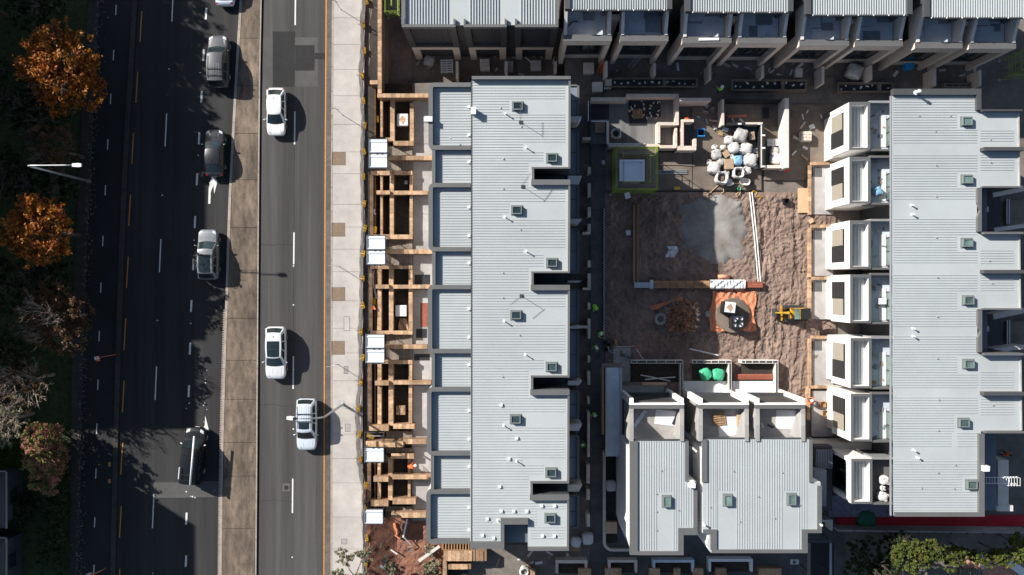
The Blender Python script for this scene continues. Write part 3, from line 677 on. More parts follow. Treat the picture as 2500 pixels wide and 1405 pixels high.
# white boxed bays and roof terraces on the west side
ZB = 7.25
M['louvre'] = mat('dark_louvre', (.045,.045,.047), .6, .1, 6)
M['panel'] = mat('taupe_panel', (.30,.27,.22), .7, .06, 3)
BAYS = [(250,366,1),(384,497,0),(539,656,1),(671,789,0),(826,948,1),(962,1078,0),(1121,1230,2)]
for i, (a, b, kind) in enumerate(BAYS):
    xa = 2073 + (a-250)*.006; xb = xa + 45
    g0 = P(xa,(a+b)/2,ZB).x; Ya, Yb = P(0,a,ZB).y, P(0,b,ZB).y; g1 = P(xb,a,ZB).x
    zb = 3.0 if kind < 2 else 0.2
    # front face with an opening: four panels round it
    oy0, oy1 = Ya - S(17,ZB), Yb + S(17,ZB)
    if kind == 2: oy0, oy1 = Ya - S(10,ZB), Yb + S(10,ZB)
    oz0, oz1 = zb + .25, ZB - 1.15
    for (ya, yb, za, zc) in [(Ya,oy0,zb,ZB),(oy1,Yb,zb,ZB),(oy0,oy1,oz1,ZB),(oy0,oy1,zb,oz0)]:
        MB().box((g0+.11,(ya+yb)/2,(za+zc)/2), (.22,abs(ya-yb)-.004,zc-za-.004)).build('front_panel', M['white'], R)
    for yy in (Ya-.11, Yb+.11): MB().box(((g0+g1)/2+.11,yy,(zb+ZB)/2), (g1-g0-.23,.22,ZB-zb)).build('side_wall', M['white'], R)
    MB().box((g1+.09,(Ya+Yb)/2,(zb+ZB)/2), (.17,Ya-Yb,ZB-zb)).build('back_wall', M['white'], R)
    # grey cappings
    for (x0_, y0_, x1_, y1_) in [(xa-.3,a-.3,xa+6,b+.3),(xb-.5,a-.3,xb+6,b+.3),(xa+6.1,a-.3,xb-.6,a+6),(xa+6.1,b-5,xb-.6,b+.3)]:
        bx('capping', M['cap'], R, x0_,y0_,x1_,y1_, ZB, ZB, ZB+.05)
    bx('bay_roof', M['roof'], R, xa+6,a+6,xb,b-5, ZB, ZB-.9, ZB-.75); ribs_v(R, xa+12, xb-4, a+12, b-8, 8, ZB, ZB-.75, t=.06, hgt=.05)
    MB().box((g0+.7,(oy0+oy1)/2,(oz0+oz1)/2), (.1,oy0-oy1+.3,oz1-oz0+.3)).build('bay_glass', M['glass'], R)
    MB().box((g0+.45,(oy0+oy1)/2,zb+.04), (.5,oy0-oy1,.08)).build('bay_floor', M['cap'], R)
    if kind < 2:      # half taupe panel, half dark horizontal louvres
        ym = (oy0+oy1)/2
        pa, pb = (oy0, ym) if kind == 1 else (ym, oy1)
        la, lb = (ym, oy1) if kind == 1 else (oy0, ym)
        MB().box((g0+.05,(pa+pb)/2,(oz0+oz1)/2-.25), (.06,abs(pa-pb)-.05,oz1-oz0-.5)).build('sliding_panel', M['panel'], R)
        nl = 15
        for k in range(nl):
            yy = la + (lb-la)*(k+.5)/nl
            inst('louvre', ubox(M['louvre']), R, (g0+.03,yy,(oz0+oz1)/2-.12), (.10,abs(la-lb)/nl*.55,oz1-oz0-.25))
        MB().box((g0+.03,(la+lb)/2,oz0+.03), (.12,abs(la-lb),.06)).build('louvre_rail', M['louvre'], R)
    # terrace behind the bay
    bx('terrace', M['bluefoam'] if i != 6 else M['cap'], R, xb+6,a,2180,b, 6.3, -.05, 6.25)
    bx('terrace_parapet', M['cap'] if i % 2 else M['steel'], R, xb+6.2,a-4,2181,a+1.5, ZB, 5.5, ZB-.02); 
    bx('terrace_parapet', M['cap'], R, xb+6.2,b-2,2181,b+3, ZB, 5.5, ZB-.04)
    if i < 6:
        bx('terrace_board', M['plaster'], R, 2146,a+34,2163,b-6, 6.3, 6.256, 6.30); bx('terrace_board', M['bluefoam'], R, 2124,a+30,2142,a+66, 6.3, 6.256, 6.31)
        p0 = P(2166,a+42,6.3); p1 = P(2166,b-8,6.3)
        MB().box((p0.x,(p0.y+p1.y)/2,7.3), (.08,p0.y-p1.y,2.0)).build('glazed_door', M['glass_green'], R)
        for yy in (p0.y, (p0.y+p1.y)/2, p1.y): inst('door_frame', ubox(M['steel_dk']), R, (p0.x-.05,yy,7.35), (.12,.08,2.1))
    # ground-floor wall under the bay
    bx('ground_wall', M['offw'], R, xa+16,a+2,2184,b-2, ZB, -.05, 3.0) if kind < 2 else None

# ---------------- S: the short south block with roof terraces
ZS = 9.2; ZT = 7.2
Sb = thing('townhouse_block', 'short townhouse block with three open roof terraces and two pale roofs', 'building')
s1 = [(1537,1077),(1681,1077),(1682,1178),(1702,1178),(1703,1307),(1669,1307),(1669,1356),(1546,1356),(1537,1326)]
s2 = [(1714,1073),(1983,1073),(1984,1179),(2005,1179),(2007,1302),(1972,1302),(1972,1351),(1736,1351),(1727,1331),(1733,1304),(1716,1303),(1716,1179)]
for s_ in (s1, s2):
    MB().poly([(x, max(y,1097)) for x,y in s_], ZS, -.1, ZS-.2).build('wall', M['white'], Sb); MB().poly(s_, ZS, ZS-.2, ZS-.14).build('roof_sheet', M['roof'], Sb)
zs = ZS-.14
for (x0,y0,x1,y1) in [(1538,1078,1557,1355.5),(1557.2,1347,1669,1356),(1656,1290.5,1669,1346.8),(1669.2,1290.5,1702.5,1307),(1693,1185,1702.8,1290.3),(1673,1078,1681.5,1176)]: bx('capping', M['cap'], Sb, x0,y0,x1,y1, ZS, ZS-.3, ZS)
for (x0,y0,x1,y1) in [(1714.5,1074,1727,1178),(1976,1074,1984,1178.5),(1996,1187,2006.5,1293.8),(1958,1294,2006.5,1302),(1958,1302.2,1972,1342.8),(1738,1343,1972,1351),(1735,1294,1750,1342.8),(1717,1294,1734.8,1303)]: bx('capping', M['cap'], Sb, x0,y0,x1,y1, ZS, ZS-.3, ZS)
ribs_v(Sb, 1560, 1656, 1078, 1345, 6.1, ZS, zs, [(1607,1203,1645,1346)]); ribs_v(Sb, 1657, 1672, 1078, 1288, 6.1, ZS, zs); ribs_v(Sb, 1675, 1694, 1180, 1288, 6.1, ZS, zs)
ribs_v(Sb, 1729, 1750, 1075, 1290, 6.1, ZS, zs); ribs_v(Sb, 1751, 1957, 1075, 1342, 6.1, ZS, zs, [(1752,1199,1794,1343),(1911,1199,1952,1343)]); ribs_v(Sb, 1958, 1975, 1075, 1292, 6.1, ZS, zs)
for (x, y) in [(1628,1225),(1777,1222),(1933,1220)]: skylight(Sb, x, y, ZS, zs, 19, 26, True)
for (x, y) in [(1615,1150),(1603,1207),(1603,1251),(1657,1247),(1603,1296),(1792,1152),(1911,1155),(1853,1214),(1807,1275),(1892,1267),(1735,1240),(1954,1235)]: stud(Sb, x, y, ZS, zs)
for (x, y) in [(1718,1281),(2003,1281)]: vent(Sb, x, y, ZS, zs, .09, .35)
p = P(1689,1184,ZS); MB().box((p.x,p.y,ZS+.05), (.5,.42,.5)).box((p.x,p.y+.3,ZS), (.34,.16,.4)).build('cowl', M['alu'], Sb)
bx('gutter', M['steel_dk'], Sb, 1547,1074,1679,1077, ZS, ZS-.4, ZS-.1); bx('gutter', M['steel_dk'], Sb, 1718,1070.5,1983,1073, ZS, ZS-.4, ZS-.1)
bx('link_roof', M['bluegrey'], Sb, 1682,1090,1716,1290, 5.5, -.05, 5.4)
# terraces
for (x0, x1, side) in [(1537,1670,0),(1706,1828,1),(1845,1966,2)]:
    y0 = 989; g = [P(x0,y0,ZT), P(x1,y0,ZT)]
    bx('terrace_slab', M['concrete'], Sb, x0+1,y0+1,x1-1,1082, 6.2, -.05, 6.2)
    bx('parapet', M['cap'], Sb, x0,y0,x1,y0+9.5, ZT, 6.0, ZT); bx('parapet_face', M['white'], Sb, x0-.5,y0-3.5,x1+.5,y0-.1, ZT, 2.6, ZT+.02)
    yb = 1073
    for xx, sgn in ((x0, 1), (x1, -1)):
        a, b = P(xx,y0+9.6,ZT), P(xx,1078,ZS); t = .34*sgn
        mb = MB(); vs = [(a.x,a.y,5.9),(b.x,b.y,5.9),(b.x,b.y,ZS),(b.x,b.y+1.35,ZS),(a.x,a.y-.45,ZT),(a.x,a.y,ZT)]
        vs = vs + [(v[0]+t,v[1],v[2]) for v in vs]; n = 6
        mb.add(vs, [tuple(range(n)), tuple(range(n,2*n))[::-1]] + [(i,n+i,n+(i+1)%n,(i+1)%n) for i in range(n)])
        mb.build('raked_wall', M['grey_render'], Sb, fix=True)
    # first-floor window under the parapet, flanked by white fins
    c = P((x0+x1)/2,y0-3.5,ZT); wd = S(x1-x0,ZT)
    MB().box((c.x,c.y+.05,4.6), (wd*.80,.1,3.9)).build('balcony_window', M['louvre'], Sb)
    for sx in (-1, 1): MB().box((c.x+sx*wd*.46,c.y+.22,3.7), (.32,.44,7.0)).build('fin_wall', M['white'], Sb)
    MB().box((c.x,c.y+.17,2.4), (wd*.86,.3,.3)).build('balcony_slab', M['char'], Sb)
# low roofs to the east of the block
E2 = thing('lean_to', 'low blue grey metal roof between the south block and white bay', 'shed')
bx('wall', M['char'], E2, 1993,1092,2036,1250, 4, -.05, 3.6); bx('roof', M['bluegrey'], E2, 1990,1150,2020,1238, 5.2, 3.62, 5.0); ribs_h(E2, 1991, 2019, 1154, 1236, 6, 5.2, 5.0, m=M['bluegrey'])
bx('roof', M['bluegrey'], E2, 1995,1100,2035,1146, 4.0, 3.62, 3.8); ribs_v(E2, 1998, 2032, 1102, 1144, 6, 4, 3.8, m=M['char'])
Wl = thing('boundary_wall', 'long beige rendered wall with sloping top between the white bays', 'wall')
MB().poly([(1985,1083),(2150,1080),(2160,1098),(1985,1100)], 2.5, -.05, 2.5).build('wall_body', M['offw'], Wl)

# ---------------- top row, block A: dark framed bays over brick portals
ZA = 8.1
A = thing('townhouse_row', 'dark framed townhouses over brick portals, roofs pale with wide ribs', 'building')
MB().poly([(982,-60),(1363,-60),(1363,57),(982,57)], ZA, -2.1, ZA-.3).build('wall', M['char'], A)
MB().poly([(984,-60),(1361,-60),(1361,60),(984,60)], ZA, ZA-.3, ZA-.2).build('roof_sheet', M['roof'], A)
ribs_v(A, 1003, 1360, -60, 58, 6.9, ZA, ZA-.2, [(1098,-99,1146,99),(1220,-99,1270,99)], hgt=.09)
bx('capping', M['cap'], A, 980,-60,990,60, ZA, ZA-.4, ZA+.05); bx('capping', M['cap'], A, 1357,-60,1364,60, ZA, ZA-.4, ZA+.05)
for (x0, x1, lv) in [(981,1112,1),(1132,1237,0),(1257,1363,0)]:
    bx('capping', M['cap'], A, x0,60.2,x1,67, ZA, ZA-.5, ZA+.05)
    for xs in ((x0+2 if x0 < 1000 else x0), x1-5): bx('capping', M['cap'], A, xs,47,xs+5,60, ZA, ZA-.3, ZA+.08)
    f = P(x0,66.5,ZA); f1 = P(x1,66.5,ZA); yF = f.y; wd = f1.x-f.x; cx = (f.x+f1.x)/2
    for sx in (-1, 1): MB().box((cx+sx*(wd/2-.28),yF+.6,5.0), (.56,1.2,5.2)).build('frame_jamb', M['cap_dk'], A)
    MB().box((cx,yF+.6,2.3), (wd,1.2,.35)).build('frame_sill', M['cap_dk'], A)
    MB().box((cx,yF+1.3,5.0), (wd-.6,.1,5.2)).build('bay_glass', M['glass'], A)
    if lv:
        for k in range(6): inst('louvre_fin', ubox(M['cap_dk']), A, (f.x+.9+k*(wd-1.8)/5,yF+.7,5.0), (.07,.9,5.0))
        for zz in (4.2, 6.0): inst('louvre_shelf', ubox(M['cap_dk']), A, (cx,yF+.75,zz), (wd-1.2,.8,.07))
    else: inst('shade_slats', ubox(M['cap_dk']), A, (cx,yF+.9,6.9), (wd-1.2,.7,.08))
    # brick portal below
    MB().box((cx,yF+.55,1.75), (wd-.2,1.1,.7)).build('portal_lintel', M['beige_brick'], A)
    for sx in (-1, 1): MB().box((cx+sx*(wd/2-.42),yF+.55,-.32), (.62,1.1,3.38)).build('portal_leg', M['beige_brick'], A)
    MB().box((cx,yF+1.6,-.4), (wd-.3,.1,3.3)).build('ground_glass', M['glass'], A)

# ---------------- top row, blocks B: roof terraces behind brick portals
ZQ = 9.2
def portal_block(label, x0, x1, yr, units, first):
    B = thing('townhouse_pair', label, 'building')
    MB().poly([(x0,-100),(x1,-100),(x1,yr-38),(x0,yr-38)], ZQ, -.1, ZQ-.35).build('wall', M['char'], B)
    MB().poly([(x0,-60),(x1,-60),(x1,yr),(x0,yr)], ZQ, ZQ-.35, ZQ-.2).build('roof_sheet', M['roof'], B)
    ribs_v(B, x0+16, x1-12, -60, yr-1, 6.0, ZQ, ZQ-.2, hgt=.08)
    bx('capping', M['cap_dk'], B, x0-1,-60,x0+12,yr-.2, ZQ, ZQ-.4, ZQ); bx('capping', M['cap_dk'], B, x1-11,-60,x1+1,yr-.2, ZQ, ZQ-.4, ZQ)
    bx('gutter', M['steel_dk'], B, x0,yr+.2,x1,yr+2.4, ZQ, ZQ-.4, ZQ-.16)
    for k in range(7): q = P(x0+18+k*(x1-x0-36)/6,yr+1.2,ZQ); inst('gutter_bracket', ubox(M['alu']), B, (q.x,q.y,ZQ-.14), (.07,.12,.05))
    for ui, (xa, xb, yf) in enumerate(units):
        a, b = P(xa,yf,ZT), P(xb,yf,ZT); yF = a.y; wd = b.x-a.x; cx = (a.x+b.x)/2
        MB().box((cx,yF+.25,6.6), (wd,.5,1.2)).build('portal_lintel', M['beige_brick'], B)
        MB().box((cx,yF+.27,ZT+.03), (wd+.04,.56,.06)).build('lintel_capping', M['cap'], B)
        for sx in (-1, 1):
            MB().box((cx+sx*(wd/2-.2),yF+.6,2.98), (.4,1.2,6.0)).build('portal_leg', M['beige_brick'], B)
            # fin running back beside the terrace, top raked up to the roof
            vs = []; xw = cx+sx*(wd/2-.2)
            for t in (-.13, .13): vs += [(xw+t,yF+.52,5.9),(xw+t,yF+4.5,5.9),(xw+t,yF+4.5,8.55),(xw+t,yF+3.2,8.5),(xw+t,yF+.9,ZT+.15),(xw+t,yF+.52,ZT+.15)]
            MB().add(vs, [(0,1,2,3,4,5),(11,10,9,8,7,6)] + [(i,6+i,6+(i+1)%6,(i+1)%6) for i in range(6)]).build('terrace_fin', M['offw'], B, fix=True)
        MB().box((cx,yF+2.9,3.05), (wd-.82,4.6,6.1)).build('rooms', M['char'], B)
        MB().box((cx,yF+.57,.5), (wd-.82,.06,1.0)).build('base_course', M['beige_brick'], B)
        window(B, (cx, yF+.58, 3.4), (0,-1), wd-1.2, 3.4, bars=2)
        MB().box((cx,yF+2.85,6.18), (wd-.8,4.55,.12)).build('terrace_floor', M['bluefoam'], B)
        rr = random.Random(int(xa))
        for k in range(6): inst('membrane_board', ubox(M['bluefoam'] if k % 2 else M['board_dk']), B, (cx+rr.uniform(-.28,.28)*wd,yF+rr.uniform(1.1,3.6),6.26+.012*k), (rr.uniform(.8,1.6),rr.uniform(.7,1.6),.01))
        inst('stair_box', ubox(M['cap']), B, (cx+wd*.38,yF+3.0,6.6), (.5,1.0,.9))
        # slot wall between the pair
    (xa, xb, yf), (xc, xd, yg) = units
    a, b = P(xb,yf,ZT), P(xc,yg,ZT); MB().box(((a.x+b.x)/2,a.y+2.2,3.5), (b.x-a.x-.02,.3,7.4)).build('slot_wall', M['beige_brick'], B)
    # side wall on the west end, lit
    a = P(units[0][0],units[0][2],ZT)
    return B
portal_block('terrace townhouses behind brick portals, black hose lying on bare terrace boards', 1380,1640,22.5, [(1375,1493,101),(1514,1631,101.5)], True)
portal_block('terrace townhouses behind brick portals, white plank lying along the parapet', 1674,1936,28, [(1666,1785,106),(1800,1920,107)], False)
portal_block('terrace townhouses behind brick portals, one parapet capped in bright metal', 1968,2227,35, [(1952,2072,113),(2087,2203,114)], False)
portal_block('terrace townhouses behind brick portals beside the lime scaffold', 2258,2520,41.5, [(2234,2349,119),(2366,2479,120)], False)
q = P(1730,97,ZT); tag(MB().box((q.x,q.y,ZT+.10), (1.75,.22,.08), rz=.02).build('plank', M['alu']), 'white plank lying on the parapet of a roof terrace', 'plank')
tag(MB().tube([P(1388,65,6.3)+Vector((0,0,.05)), P(1394,57,6.3)+Vector((0,0,.05)), P(1402,53,6.3)+Vector((0,0,.06)), P(1410,54,6.3)+Vector((0,0,.05))], .05, 6).build('hose', M['navy']), 'short curved dark hose on a shaded roof terrace', 'hose')

# ---------------- front yards of the top row: dividing walls, planter troughs
def simple_wall(label, x0, y0, x1, y1, h, m, name='garden_wall', group=None, cap=None, cat='wall', n=None, z0=-.1):
    """rect wall with a row of separate coping bricks on top"""
    t = thing(name, label, cat, group=group)
    a, b = P(x0,y0,h), P(x1,y1,h); cx, cy = (a.x+b.x)/2, (a.y+b.y)/2; sx, sy = abs(b.x-a.x), abs(b.y-a.y)
    t.location = (cx, cy, 0)
    inst('wall_body', ubox(m), t, (0,0,(h-.08+z0)/2), (sx,sy,h-.08-z0))
    cap = cap or m; along_x = sx > sy; Ln = sx if along_x else sy
    k = max(1, min(120, int(Ln/(n or .42))))
    for i in range(k):
        u = -Ln/2 + Ln*(i+.5)/k; dz = random.uniform(-.008,.012); gap = .012
        sc = (Ln/k-gap, sy+.02, .08) if along_x else (sx+.02, Ln/k-gap, .08)
        inst('coping_brick', ubox(cap), t, (u,0,h-.04+dz+.04) if along_x else (0,u,h+dz), sc)
    return t
YG = 'low dividing walls between the shaded front yards'
for (x, y0, y1) in [(1116,150,192),(1236,150,186),(1356,150,180),(1480,150,188),(1733,157,195),(2009,163,205),(2282,168,210),(2126,160,196),(1862,160,190),(1598,155,185),(2392,172,210)]:
    simple_wall('plain beige wall dividing two shaded front yards', x-3,y0,x+3,y1, -.1 if x < 1370 else 1.9, M['beige_brick'], group=YG, z0=-2.05 if x < 1370 else -.1)
PG = 'black lined planter troughs along the cross lane'
for (x0, x1, y0, y1) in [(1474,1704,190,214),(1786,1970,194,222),(2045,2183,201,226),(2305,2390,203,214)]:
    t = thing('planter_trough', 'long black lined trough edged with brick beside the cross lane', 'planter', group=PG)
    for (a,b,c,d) in [(x0,y0,x1,y0+4),(x0,y1-4,x1,y1),(x0,y0+4.2,x0+4,y1-4.2),(x1-4,y0+4.2,x1,y1-4.2)]: bx('trough_wall', M['slab_brown'], t, a,b,c,d, .8, -.05, .8)
    bx('lining', M['membrane'], t, x0+4.2,y0+4.2,x1-4.2,y1-4.2, .4, -.05, .45)
    for k in range(int((x1-x0)/16)): q = P(x0+8+k*16+random.uniform(-4,4),random.uniform(y0+7,y1-7),.5); inst('offcut', ubox(M['plaster']), t, (q.x,q.y,.49), (random.uniform(.12,.3),random.uniform(.08,.2),.07), random.uniform(0,3))
    bx('divider', M['slab_brown'], t, (x0+x1)/2+30,y0+4.3,(x0+x1)/2+38,y1-4.3, .8, -.05, .78)

# ---------------- flat roofed brick enclosure (north court)
N = thing('brick_enclosure', 'roofless L shaped brick enclosure floored with black membrane', 'enclosure')
def wallpx(parent, name, m, x0,y0,x1,y1,h,z0=-.05): return bx(name, m, parent, x0,y0,x1,y1,h,z0,h)
bx('floor', M['membrane_grey'], N, 1441,246,1654,352, .4, -.05, .4)
bx('membrane_sheet', M['membrane'], N, 1442,250,1487,292, .42, .401, .42); bx('membrane_sheet', M['membrane'], N, 1534,246,1613,286, .42, .401, .425); bx('membrane_sheet', M['membrane'], N, 1536,284,1580,307, .42, .402, .43)
def brickrow(parent, x0,y0,x1,y1,h,m,nb=.115):
    a, b = P(x0,y0,h), P(x1,y1,h); sx, sy = abs(b.x-a.x), abs(b.y-a.y); ax = sx > sy; Ln = sx if ax else sy
    bx('wall_body', m, parent, x0,y0,x1,y1,h,-.05,h-.08); k = max(1,int(Ln/nb)); cx, cy = (a.x+b.x)/2,(a.y+b.y)/2
    for i in range(k):
        u = -Ln/2+Ln*(i+.5)/k
        inst('coping_brick', ubox(m), parent, (cx+(u if ax else 0),cy+(0 if ax else u),h-.04+random.uniform(-.006,.006)), (Ln/k-.012,sy+.02,.08) if ax else (sx+.02,Ln/k-.012,.08))
for r in [(1443,238.5,1530,247.5,1.6),(1530,230,1657,237.5,1.6),(1649.5,238,1657,306,1.6),(1605,299,1649,306,1.6),(1605,306.5,1611.5,350,1.6),(1648,313,1653,356,1.6),(1611.5,355,1652,362,1.6),(1654,357,1700,367,1.6),(1663,292,1669,357,1.6),(1694,339,1700,357,1.6),(1669,292,1694,298,1.6)]: brickrow(N, *r, M['beige_brick'], .23)
bx('south_wall', M['beige_brick'], N, 1485,352,1611,359, 1.5, -.05, 1.5)
for (x0,y0,x1,y1) in [(1435,248,1437.5,296),(1443,295,1481,297.5),(1481,295,1483.5,352),(1485,350.5,1575,353),(1485,355.5,1560,358)]: bx('rail', M['alu'], N, x0,y0,x1,y1, 1.6, 1.5, 1.62)
bx('wall_body', M['beige_brick'], N, 1483.8,296,1487,352, 1.5, -.05, 1.5)
bx('pit_floor', M['char'], N, 1670,299,1694,357, .1, -.05, .12)
for k in range(26):
    q = P(random.uniform(1532,1612),random.uniform(247,290),.45); inst('loose_brick', ubox(M['beige_brick']), N, (q.x,q.y,.475), (.23,.11,.08), random.uniform(0,3))
simple_wall('freestanding brick wall casting nothing, beside the enclosure', 1658,240,1736,247, 2.2, M['beige_brick']).__setitem__('label', 'short freestanding brick wall running east from the brick enclosure')

# ---------------- yard walls round the bulk bags
Yd = thing('yard_walls', 'rendered yard walls with black waterproofing round the bulk bags', 'wall')
for (x0,y0,x1,y1,h,m) in [(1916,240,1926,410,2.0,'offw'),(1762,243,1768,306,1.5,'beige_brick'),(1769,243,1908,247,1.3,'membrane'),(1768,300,1820,306,1.3,'membrane'),(1820.5,299,1862,304,1.3,'beige_brick'),(1857,304.5,1867,411,1.4,'membrane'),(1867.3,404,1909,411,1.2,'beige_brick')]: bx('wall_body', M[m], Yd, x0,y0,x1,y1,h,-.05,h)
bx('capping', M['offw'], Yd, 1857.2,305,1860,410, 1.4, 1.4, 1.45)
for (x,y) in [(1806,303),(1855,303),(1864,331),(1864,362),(1864,407)]: bx('loose_block', M['plaster'], Yd, x-4,y-2,x+4,y+2, 1.45, 1.41, 1.5)
# ---------------- south terraces: membrane topped garden walls, white slabs
T = thing('terrace_walls', 'three open terrace walls with black membrane tops north of the south block', 'wall')
for (x0,x1,yl) in [(1541,1668,986),(1690,1786,966),(1810,1900,964)]:
    for (a,b,c,d) in [(x0,880,x1,888),(x1-7,888.2,x1,yl)]:
        bx('wall_body', M['offw'], T, a,b,c,d, 1.1, -.05, 1.1); bx('membrane_top', M['membrane'], T, a+1.8,b+(1.8 if d-b < 20 else 0),c-1.8,d-(1.8 if d-b < 20 else 0), 1.1, 1.1, 1.115)
    for k in range(5): q = P(x0+(x1-x0)*(k+.6)/5.4,884,1.1); inst('bracket', ubox(M['alu']), T, (q.x,q.y,1.125), (.05,.3,.02))
for (x0,y0,x1,y1) in [(1669,931,1778,986),(1788,931,1892,984)]: bx('floor_slab', M['plaster'], T, x0,y0,x1,y1, .4, -.05, .42)
bx('floor_slab', M['concrete'], T, 1520,941,1622,990, .4, -.05, .42); bx('floor_slab', M['concrete'], T, 1497,849,1539,932, .2, -.05, .2); bx('form_board', M['ply'], T, 1568,934,1628,941, .5, .1, .52); bx('form_board', M['timber_grey'], T, 1520,934,1567,941, .5, .1, .5)
bx('soil_bed', M['soil'], T, 1541,888,1661,933, .3, -.05, .34); bx('soil_bed', M['soil'], T, 1690,889,1778,930, .3, -.05, .34); bx('soil_bed', M['soil'], T, 1810,889,1892,930, .3, -.05, .34)
for k in range(3): bx('red_plank', M['red_timber'], T, 1798,914+k*4.6,1887,918+k*4.6, .5, .341, .55)
# R ground terraces: pale slabs with sandstock edging walls
for i, (a, b) in enumerate([(400,527),(553,677),(680,783),(824,948)]):
    t = thing('garden_terrace', 'pale concrete garden terrace edged with sandstock brick under the %s white bay' % ['second','third','fourth','fifth'][i], 'terrace')
    bx('floor_slab', M['concrete_pale'], t, 1981,a+4,2034,b-3, .2, -.05, .25)
    for k in range(int((b-a)/11)): bx('edge_brick', M['orange_brick'], t, 1974,a+4+k*11,1980.5,a+14.6+k*11, .5, -.05, .55+.01*(k%2))
    for k in range(5): bx('edge_brick', M['orange_brick'], t, 1981+k*10,a-4,1990.6+k*10,a+3.6, .5, -.05, .56-.012*(k%2))
    for k in range(5): bx('drain_slat', M['steel_dk'], t, 1983+k*5,a+8,1985.5+k*5,a+32, .3, .251, .30)
t = thing('garden_terrace', 'bare concrete garden terrace littered with timber boxes under the sixth white bay', 'terrace')
bx('floor_slab', M['concrete'], t, 1981,955,2034,1066, .2, -.05, .25)
for k in range(9): bx('edge_brick', M['orange_brick'], t, 1970,945+k*9,1978,953.6+k*9, .5, -.05, .55)
for k in range(8): bx('edge_brick', M['orange_brick'], t, 1978.5+k*9,942,1987+k*9,949, .5, -.05, .56)
t = thing('rear_terrace', 'purple grey stone terrace below the seventh white bay', 'terrace')
M['purple'] = mat('purple_stone', (.22,.20,.26), .8, .35, 2.5, fine=.2)
bx('floor_slab', M['purple'], t, 2022,1210,2188,1262, .2, -.05, .3)
struct(MB().poly([(2042,1262),(2520,1258),(2520,1285),(2042,1290)], 0, -.1, .06).build('red_matting', M['red_carpet']))
fw = thing('rendered_fence', 'long pale fence with dark posts between red matting and tree line', 'fence')
xs = np.linspace(2045, 2520, 13)
for a, b in zip(xs[:-1], xs[1:]):
    ya = 1296+(a-2045)*.012; yb = 1296+(b-2045)*.012; p, q = P(a,ya,1.8), P(b,yb,1.8)
    MB().beam((p.x,p.y,.9),(q.x-.02,q.y,.9),.12,1.9).build('fence_panel', M['concrete_pale'], fw); MB().box((q.x,q.y-.12,.95), (.14,.12,1.9)).build('post', M['steel_dk'], fw)

# ================================================================ WEST FRONT GARDENS
terr = struct(MB().poly([(1006,238),(1100,238),(1100,1270),(1006,1270)], 0, -.1, .22).build('terrace_slab', M['concrete']))
for (a, b) in [(240,301),(301,352),(352,388),(395,470),(474,523),(523,613),(622,700),(708,845),(853,933),(942,1075),(1092,1165),(1176,1252)]:
    MB().rect(1009,a+.5,1095,b-.5, .3, .2, .30).build('slab', M['concrete_pale'], terr)
for (x0,y0,x1,y1) in [(1013,671,1051,695),(1017,803,1043,825),(1012,864,1050,880)]: frect(terr, 'membrane_patch', M['membrane'], x0,y0,x1,y1, .312)
frect(terr, 'red_patch', M['red_timber'], 1027,740,1045,798, .312)
gbed = struct(MB().poly([(897,205),(1006,205),(1006,1262),(897,1262)], 0, -.1, .04).build('planting_beds', M['soil']))
WG = 'sandstock brick planter walls'
hW = {}
def gw(x0, y0, x1, y1, h, label, grp=WG, z0=-.1): return simple_wall(label, x0, y0, x1, y1, h, M['brown_brick'], group=grp, cap=M['orange_brick'], n=.40, z0=z0)
l_party = 'sandstock wall running from the bays to a planter across the garden'
l_bed = 'sandstock planter wall round a dark soil bed in the street gardens'
gw(922.5,-60,931.5,229, 1.9, 'tall sandstock retaining wall beside the dark framed townhouses', None, -2.1)
gw(903,197,922,206, 1.8, 'short stub of tall sandstock wall near the first canopy', None)
gw(921,229.3,1046,238.5, 1.85, 'tall sandstock wall crossing to the first rounded bay', None, -2.1)
BEDS = [  # each planter: outlines of its walls (x0,y0,x1,y1,h)
 [(929,243,934,335,.9),(953,244,963,345,.9),(1001,252,1010,345,.9),(960,345,1010,356,.95),(941,337,953,346,.9)],
 [(905,418,952,428,1.0),(903,428,911,573,.8),(929,429,934,573,.9),(952,418,961,584,.95),(961,418,1007,427,1.0),(1000.5,428,1007.5,573,.9),(899,573,952,584,.9),(961,573.5,1007.5,584,.95)],
 [(904,649,950,657,.9),(902,657,909,808,.8),(921,658,931,807,.9),(950,649,960,816,.95),(960,649,1007,657,1.0),(998,657,1007,807,.9),(904,808,950,817,.9),(960,808,1007,817,.95)],
 [(907,880,949,888,.9),(898,888,907,1036,.8),(922,889,931,1036,.9),(949,880,960,1040,.95),(960,880,1007,889,1.0),(998,889,1006,1034,.9),(901,1038,949,1052,1.3),(960,1036,1012,1047,1.3)],
 [(955,1108,1011,1120,1.0),(897,1130,905,1224,.8),(922,1128,929,1222,.9),(948,1120,958,1222,.95),(996,1121,1002,1216,.6),(905,1222,948,1236,1.3),(958,1218,1015,1231,1.3)]]
for i, bed in enumerate(BEDS):
    for r in bed: gw(*r, l_bed)
for (x0,y0,x1,y1,h) in [(948,381,1056,391,1.3),(919,466,952,475,1.35),(961,466.5,1044,475.5,1.3),(941,609.5,1055,620,1.3),(917,695.5,950,705,1.3),(960,696,1050,705,1.3),(940,842,1043,852,1.3),(915,931,949,941,1.5),(960,930,1052,939,1.3),(985,1073,1041,1084,1.4),(893,1078,984.5,1092,1.6),(912,1164,948,1176,1.5),(958,1160,1052,1170,1.3),(955,1252,1040,1264,1.3)]: gw(x0,y0,x1,y1,h, l_party, 'sandstock walls across the street gardens')
SG = 'timber form stairs between the street gardens'
